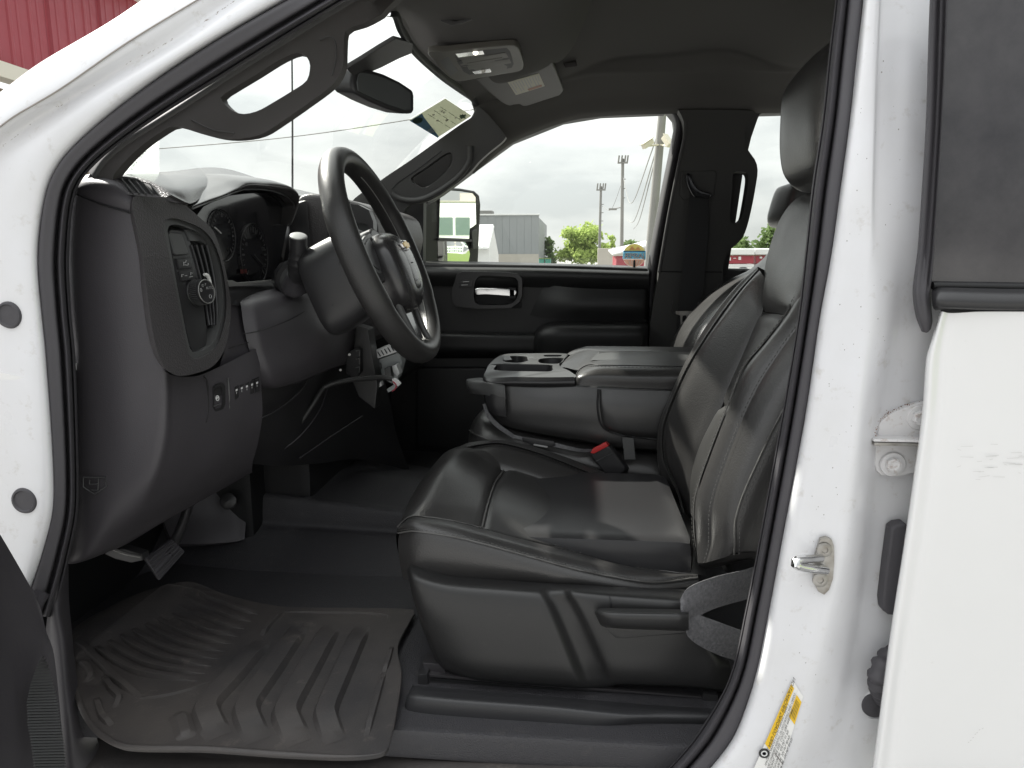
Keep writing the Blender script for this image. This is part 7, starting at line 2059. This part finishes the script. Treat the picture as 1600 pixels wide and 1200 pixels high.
# grey warehouse
gb = thing("grey_building", (P(780, 400, 48)[0], 55, 0), "flat roofed slate grey metal building on a pale concrete base beyond the passenger window", "building")
a, b = P(650, 333, 48), P(842, 336, 48)
zt, zb = b[2], P(842, 397, 48)[2]
nP = 17
for k in range(nP):
    x0 = a[0] + (b[0] - a[0]) * k / nP
    x1 = a[0] + (b[0] - a[0]) * (k + 1) / nP
    rbox("wall_panel", ((x0 + x1) / 2, 48.1 + .006 * (k % 2), (zt + zb) / 2), (x1 - x0 - .006, .2, zt - zb), MT["clad_grey"], gb, bevel=.004, seg=1)
rbox("building_core", ((a[0] + b[0]) / 2, 55, zt / 2 - .05), (b[0] - a[0] - .1, 13.6, zt - .1), MT["clad_grey"], gb, bevel=.02)
rbox("parapet_cap", ((a[0] + b[0]) / 2, 48.1, zt + .04), (b[0] - a[0] + .1, .35, .09), MT["white_clad"], gb, bevel=.01)
rbox("concrete_base", ((a[0] + b[0]) / 2, 48.05, zb / 2), (b[0] - a[0], .3, zb), MT["concrete"], gb, bevel=.01)
rbox("roof_unit", (P(757, 330, 50)[0], 50, zt + .15), (1.2, 1.2, .5), MT["pole"], gb, bevel=.03)

# white shed with a standing seam roof
sh = thing("white_shed", (P(755, 400, 25)[0], 26, 0), "small white shed with a ribbed white metal roof in front of the grey building", "shed")
r0, r1 = P(690, 355, 27), P(771, 355, 27)
e0, e1 = P(690, 390, 24), P(763, 389, 24)
slab("roof", [r0, r1, e1, e0], (0, .03, .10), MT["white_clad"], sh, bevel=.01, seg=1)
for k in range(9):
    f = k / 8
    tube("roof_seam", [r0 * (1 - f) + r1 * f + [0, -.02, .02], e0 * (1 - f) + e1 * f + [0, -.02, .02]], .035, MT["white_clad"], sh, n=6)
fw = [e0, e1, np.array([e1[0], e1[1], 0]), np.array([e0[0], e0[1], 0])]
slab("front_wall", [p + np.array([0, .25, 0]) for p in fw], (0, .1, 0), MT["white_clad"], sh, bevel=.01, seg=1)
q = P(779, 398, 30)
slab("gable_wall", [r1, np.array([e1[0], e1[1] + .3, e1[2]]), np.array([e1[0], e1[1] + .3, 0]), np.array([q[0], q[1], 0]), q], (-.1, 0, 0), MT["white_clad"], sh, bevel=.01, seg=1)

# teal bin row by the wall
for k, x in enumerate((846, 856)):
    t = thing("waste_bin", (P(x, 405, 44)[0], 44, 0), ["dark teal waste bin beside the grey building wall", "dark teal waste bin nearer the big bright tree"][k], "waste bin", "teal waste bins by the building")
    box_px("bin_body", x - 4, 404.5, x + 4, 412, 44, 1.2, MT["teal"], t, True)
    box_px("bin_lid", x - 4.3, 403.2, x + 4.3, 404.6, 43.95, 1.3, MT["leaf_dark"], t)


def leaf_cloud(name, blobs, n, size, mat, par, seed):
    """many small leaf faces through the volume of several uneven clumps"""
    r = np.random.default_rng(seed)
    V, Fc = [], []
    w = np.array([b[1][0] * b[1][1] * b[1][2] for b in blobs]); w = w / w.sum()
    for k in range(n):
        c, rad = blobs[r.choice(len(blobs), p=w)]
        d = r.normal(size=3); d /= np.linalg.norm(d)
        rr = r.random() ** .6 * (1.0 if r.random() < .8 else 1.5)
        p = np.asarray(c) + d * np.asarray(rad) * rr
        u = r.normal(size=3); u /= np.linalg.norm(u)
        v = np.cross(u, r.normal(size=3)); v /= np.linalg.norm(v) + 1e-9
        s = size * r.uniform(.6, 1.3)
        o = len(V)
        V += [p - u * s, p + v * s * .5, p + u * s, p - v * s * .5]
        Fc.append((o, o + 1, o + 2, o + 3))
    return mk(name, V, Fc, mat, par, recalc=False)


def tree(name, label, cx, top, left, right, Y, n, size, mat, seed, group="trees beyond the truck", base=412):
    r = np.random.default_rng(seed)
    c = P(cx, (top + base) / 2, Y)
    wdt = (right - left) / 1109 * Y
    ztop = P(cx, top, Y)[2]
    t = thing(name, (c[0], Y, 0), label, "tree", group)
    tube("trunk", cr([np.array([c[0], Y, 0]), np.array([c[0] + .05, Y, ztop * .35]), np.array([c[0] - .05, Y, ztop * .8])], 10), np.linspace(.16, .05, 10) * max(.5, ztop / 5), MT["bark"], t, n=8)
    blobs = []
    for k in range(34):
        a = r.uniform(0, 6.28)
        f = r.uniform(.1, 1.0)
        z = ztop * r.uniform(.30, .90)
        span = wdt / 2 * (1 - .62 * max(0, (z / ztop - .55)) / .45) * .78
        p = np.array([c[0] + math.cos(a) * span * f, Y + math.sin(a) * span * f, z])
        s = wdt * r.uniform(.07, .17)
        blobs.append((p, np.array([s, s, s * r.uniform(.7, 1.1)])))
        if k < 7:
            tube("limb", cr([np.array([c[0], Y, ztop * .25 + .05 * k]), (np.array([c[0], Y, ztop * .4]) + p) / 2, p], 7), np.linspace(.06, .015, 7), MT["bark"], t, n=6)
    leaf_cloud("crown", blobs, n, size, mat, t, seed + 1)
    return t


tree("leafy_tree", "big bright yellow green tree in the middle of the passenger window", 908, 346, 868, 955, 55, 5200, .19, MT["leaf"], 3)
tree("leafy_tree", "thin olive shrub between the grey building and the big bright tree", 858, 364, 843, 876, 58, 800, .17, MT["leaf_dark"], 11)
tree("leafy_tree", "sparse young tree just right of the big bright tree crown", 955, 362, 940, 968, 62, 500, .17, MT["leaf"], 21)
tree("leafy_tree", "low dark tree behind the beige wall near the round window decal", 985, 374, 962, 1012, 95, 1200, .30, MT["leaf_dark"], 31)
tree("leafy_tree", "tall dark green tree seen through the rear passenger window", 1216, 344, 1184, 1262, 48, 2600, .19, MT["leaf_dark"], 41)
tree("leafy_tree", "low distant tree seen through the rear passenger window beside the pillar handle", 1160, 372, 1132, 1196, 90, 1200, .28, MT["leaf_dark"], 51)

# beige wall and the red lean-to with its white awning
bw = box_px("boundary_wall", 934, 388, 1030, 412, 42, .4, MT["concrete"], None, True)
tag(bw, "plain beige concrete wall behind the wooden poles", "wall", kind="thing")
rs = thing("red_shed", (P(985, 405, 32)[0], 33, 0), "small red building with a sloping white awning roof behind the round decal", "shed")
box_px("wall", 962.5, 400, 1020, 416, 32, 3, MT["barn_red"], rs, True)
slab("roof", [P(956, 396.5, 31.5), P(957, 399.5, 31.5), P(1022, 385, 32.5), P(1022, 380, 32.5)], (0, 4, .2), MT["white_clad"], rs, bevel=.03, seg=1)
# long red trailers seen through the rear window
for k, (x0, x1, Y, lab) in enumerate(((1100, 1178, 40, "long red trailer with a white roof beside the far pillar"), (1181, 1290, 41, "long red trailer with a white roof behind the driver seat bolster"))):
    t = thing("red_trailer", (P((x0 + x1) / 2, 405, Y)[0], Y, 0), lab, "trailer", "red trailers parked behind")
    box_px("trailer_body", x0, 399, x1, 412, Y, 2.4, MT["barn_red"], t)
    box_px("trailer_roof", x0 - 2, 388, x1 + 2, 398.5, Y - .2, 2.8, MT["white_clad"], t, bevel=.05)
    box_px("skirt", x0, 412.5, x1, 418, Y, 2.3, MT["white_clad"], t)
    for j in range(7):
        box_px("side_marking", x0 + 6 + j * 8, 401 + (j % 3), x0 + 10 + j * 8, 404 + (j * 2 % 5), Y - .03, .04, MT["white_clad"], t, bevel=0)
    for j in (0.2, 0.8):
        revolve("wheel", np.array([P(x0 + (x1 - x0) * j, 405, Y)[0], Y - .1, .45]), (0, 1, 0), [(.05, -.02), (.30, -.02), (.45, 0), (.45, .25), (.3, .27)], MT["seal"], t)

# utility poles
def utility_pole(label, pl, Y, r, heads, group="utility poles along the street"):
    base = P(*pl[-1], Y); base[2] = 0
    t = thing("utility_pole", base, label, "pole", group)
    tp, bt = P(*pl[0], Y), P(*pl[-1], Y)
    d = (bt - tp) / (bt[2] - tp[2])
    gr = bt + d * (0 - bt[2])
    tube("pole_shaft", [tp, bt, gr], [r * .8, r, r * 1.05], MT["pole"], t, n=12)
    for h in heads: h(t, tp, Y)
    return t


def insulators(t, tp, Y):
    rbox("crossarm", tp + np.array([0, -.1, -.25]), (.62, .09, .09), MT["pole"], t, bevel=.01)
    for s in (-.26, -.08, .12, .27):
        tube("insulator", [tp + np.array([s, -.1, -.2]), tp + np.array([s + .04, -.1, .18])], .05, MT["pole"], t, n=8)
    for k in range(3):
        rbox("pole_bracket", tp + np.array([.10, -.08, -1.2 - k * .55]), (.22, .05, .05), MT["pole"], t, bevel=.01)


def streetlamp(t, tp, Y):
    q = P(960, 326, Y)
    tube("lamp_arm", [q + np.array([.55, 0, .10]), q], .03, MT["pole"], t, n=6)
    rbox("lamp_head", q + np.array([-.1, 0, -.03]), (.5, .18, .12), MT["pole"], t, bevel=.03)


utility_pole("thin grey utility pole in front of the big bright tree", [(939, 291), (936, 412)], 50, .10, [insulators])
utility_pole("taller grey utility pole with a small lamp arm behind the round decal", [(973, 248), (971, 412)], 45, .115, [insulators, streetlamp])
utility_pole("thick leaning pole carrying two cameras beside the centre pillar", [(1040, 120), (1014, 412)], 14, .092, [])
for k, (q, lab) in enumerate((((( 1018, 221), (1006, 229)), "beige bullet camera on the left arm of the thick leaning pole"), (((1038, 215), (1046, 227)), "beige bullet camera hanging on the right of the thick leaning pole"))):
    a, b = P(*q[0], 13.8), P(*q[1], 13.7)
    t = thing("security_camera", a, lab, "camera", "cameras on the leaning pole")
    ax_ = (b - a) / np.linalg.norm(b - a)
    x_, y_, z_ = frame(ax_)
    rbox("camera_body", (a + b) / 2, (.09, .10, np.linalg.norm(b - a) * 1.15), MT["beige"], t, ax=(x_, y_, z_), bevel=.015)
    rbox("sun_shield", (a + b) / 2 + x_ * .055, (.015, .12, np.linalg.norm(b - a) * 1.35), MT["beige"], t, ax=(x_, y_, z_), bevel=.005)
    tube("camera_arm", [P(1031, 226, 13.95), P((q[0][0] + q[1][0]) / 2, 228, 13.8), (a + b) / 2], .018, MT["beige"], t, n=6)


def cable(label, a, b, sag, Y0, Y1, r=.014):
    p = np.array([P(a[0], a[1], Y0), (P(a[0], a[1], Y0) + P(b[0], b[1], Y1)) / 2 - np.array([0, 0, sag]), P(b[0], b[1], Y1)])
    o = tube("overhead_cable", cr(p, 30), r, MT["pole"], None, n=5)
    tag(o, label, "cable", "cables strung between the poles")


cable("overhead cable sagging between the two thin utility poles", (941, 322), (972, 285), .9, 50, 45)
cable("overhead cable sagging from the taller thin pole to the camera pole", (974, 278), (1030, 205), 1.4, 45, 14)
cable("overhead cable running low from the camera pole past the round decal", (980, 344), (1029, 222), .7, 40, 14)
cable("lowest overhead cable dropping from the camera pole towards the far wall", (990, 358), (1028, 232), .4, 40, 14)
cable("long overhead cable crossing the sky behind the windscreen", (180, 238), (760, 168), .2, 26, 26, .018)

# round decal on the passenger window (lettering reads from outside)
dc = P(991, 399, 2.572)
rr_ = .0405
dk = sub(revolve("round_decal", dc, (0, -1, 0), [(rr_, 0), (rr_, .0006), (0, .0006)], film_mat("decal_white", (.85, .85, .82), .6), truck, n=40), pd_)
dk["label"] = "round colourful decal with blue band on the lower corner of the window"


def dpoly(q, mat, l):
    return sub(mk("decal_print", [dc + np.array([a * rr_, -l, b * rr_]) for a, b in q], [tuple(range(len(q)))], mat, truck), pd_)


arc = lambda a0, a1, r=.98, n=16: [(r * math.cos(t), r * math.sin(t)) for t in np.linspace(math.radians(a0), math.radians(a1), n)]
SKYB = film_mat("decal_blue", (.22, .55, .78), .6); DY = film_mat("decal_yellow", (.85, .75, .30), .6); DP = film_mat("decal_pink", (.80, .50, .42), .6); DN = film_mat("decal_navy", (.10, .20, .38), .6)
dpoly(arc(24, 156), DY, .0010)
dpoly([(-.5, .45), (-.2, .8), (.05, .5), (.3, .75), (.6, .45)], DP, .0012)
dpoly([(-.97, .40), (.97, .40), (.99, -.30), (-.99, -.30)], SKYB, .0012)
dpoly([(-.93, .40), (.93, .40), (.95, .30), (-.95, .30)], DN, .0014)
dpoly(arc(200, 340), DP, .0010)
for k in range(5):
    dpoly([(-.5 + k * .25, -.42), (-.42 + k * .25, -.42), (-.3 + k * .18, -.82), (-.36 + k * .18, -.82)], MT["paper"], .0013)
sub(letters("lettering", "JASPER", dc + np.array([0, -.0018, -.002]), (-1, 0, 0), (0, 0, 1), .0235, MT["paper"], truck, bold=.03), pd_)
sub(letters("lettering", "JASPER", dc + np.array([.0012, -.0015, -.0032]), (-1, 0, 0), (0, 0, 1), .0235, DN, truck, bold=.03), pd_)

# white office block and lawn that the towing mirror shows
pm, rm = reflect_hit(718, 340, mc1, mn1)
rh = np.array([rm[0], rm[1], 0]); rh /= np.linalg.norm(rh)
sd = np.array([-rh[1], rh[0], 0])
D = 92.0
bc = pm + rh * D
ob = thing("white_building", (bc[0], bc[1], 0), "white two storey building with grey green windows, seen reflected in the towing mirror", "building")
axb = (sd, rh, np.array([0, 0, 1.0]))
HB = 8.4
rbox("wall", np.array([bc[0], bc[1], HB / 2]) + rh * 4, (40, 8, HB), MT["white_clad"], ob, ax=axb, bevel=.03)
rbox("parapet", np.array([bc[0], bc[1], HB + .06]) + rh * 4, (40.3, 8.3, .14), MT["concrete"], ob, ax=axb, bevel=.02)
rbox("roof_unit", np.array([bc[0], bc[1], HB + .75]) + rh * 4 + sd * 1.6, (3.0, 1.8, 1.2), MT["concrete"], ob, ax=axb, bevel=.02)
for k in range(13):
    off = sd * (-17 + k * 2.9 + (k % 3) * .35)
    w = rbox("window", np.array([bc[0], bc[1], 5.3]) + off, (2.1, .12, 2.5), MT["white_clad"], ob, ax=axb, bevel=.02)
    wp = rbox("pane", np.array([bc[0], bc[1], 5.3]) + off - rh * .05, (1.9, .06, 2.3), MT["window_dark"], ob, ax=axb, bevel=.005)
    sub(wp, w)
    rbox("window", np.array([bc[0], bc[1], 1.9]) + off, (1.9, .12, 1.7), MT["window_dark"], ob, ax=axb, bevel=.02)
lw = [pm + rh * 6 - sd * 14, pm + rh * 6 + sd * 14, pm + rh * (D - 1) + sd * 22, pm + rh * (D - 1) - sd * 22]
lawn = mk("lawn", [np.array([p[0], p[1], .004]) for p in lw], [(0, 1, 2, 3)], MT["grass"])
tag(lawn, kind="structure")

# red ribbed barn ahead on the near side
XB = -6.0
barn = thing("red_barn", (XB, 8.5, 0), "red ribbed steel barn wall with cream trim beyond the windscreen pillar", "barn")
zb0, zb1 = 3.45, 4.9
y0 = 4.4
for k in range(6):
    ya, yb = y0 + k * .92, y0 + (k + 1) * .92
    V, Fc = [], []
    prof = []
    for j in range(3):
        o_ = ya + .3067 * j
        big = .028 if j == 0 else .012
        prof += [(o_, 0), (o_ + .03, 0), (o_ + .05, big), (o_ + .085, big), (o_ + .105, 0), (o_ + .17, 0), (o_ + .18, .006), (o_ + .20, .006), (o_ + .21, 0)]
    prof.append((yb - .004, 0))
    for yy, d in prof:
        V += [(XB + d, yy, zb0), (XB + d, yy, zb1), ]
    n_ = len(prof)
    Fc = [(2 * i, 2 * i + 2, 2 * i + 3, 2 * i + 1) for i in range(n_ - 1)]
    m_ = len(V)
    V += [(XB - .03, ya, zb0), (XB - .03, ya, zb1), (XB - .03, yb - .004, zb0), (XB - .03, yb - .004, zb1)]
    Fc += [(m_, m_ + 1, m_ + 3, m_ + 2)]
    mk("wall_panel", V, Fc, MT["barn_red"], barn, angle=25)
rbox("eave_trim", (XB + .06, 7.2, zb0 - .08), (.20, 5.6, .16), MT["cream"], barn, bevel=.01)
rbox("fascia", (XB + .12, 7.2, zb1 + .10), (.34, 5.6, .22), MT["cream"], barn, bevel=.01)
rbox("lower_wall", (XB - .15, 7.2, zb0 / 2 - .1), (.1, 5.5, zb0 - .2), MT["brown"], barn, bevel=.01)
rbox("soffit", (XB + .42, 7.2, zb1 + .22), (.6, 5.6, .03), MT["brown"], barn, bevel=.005)
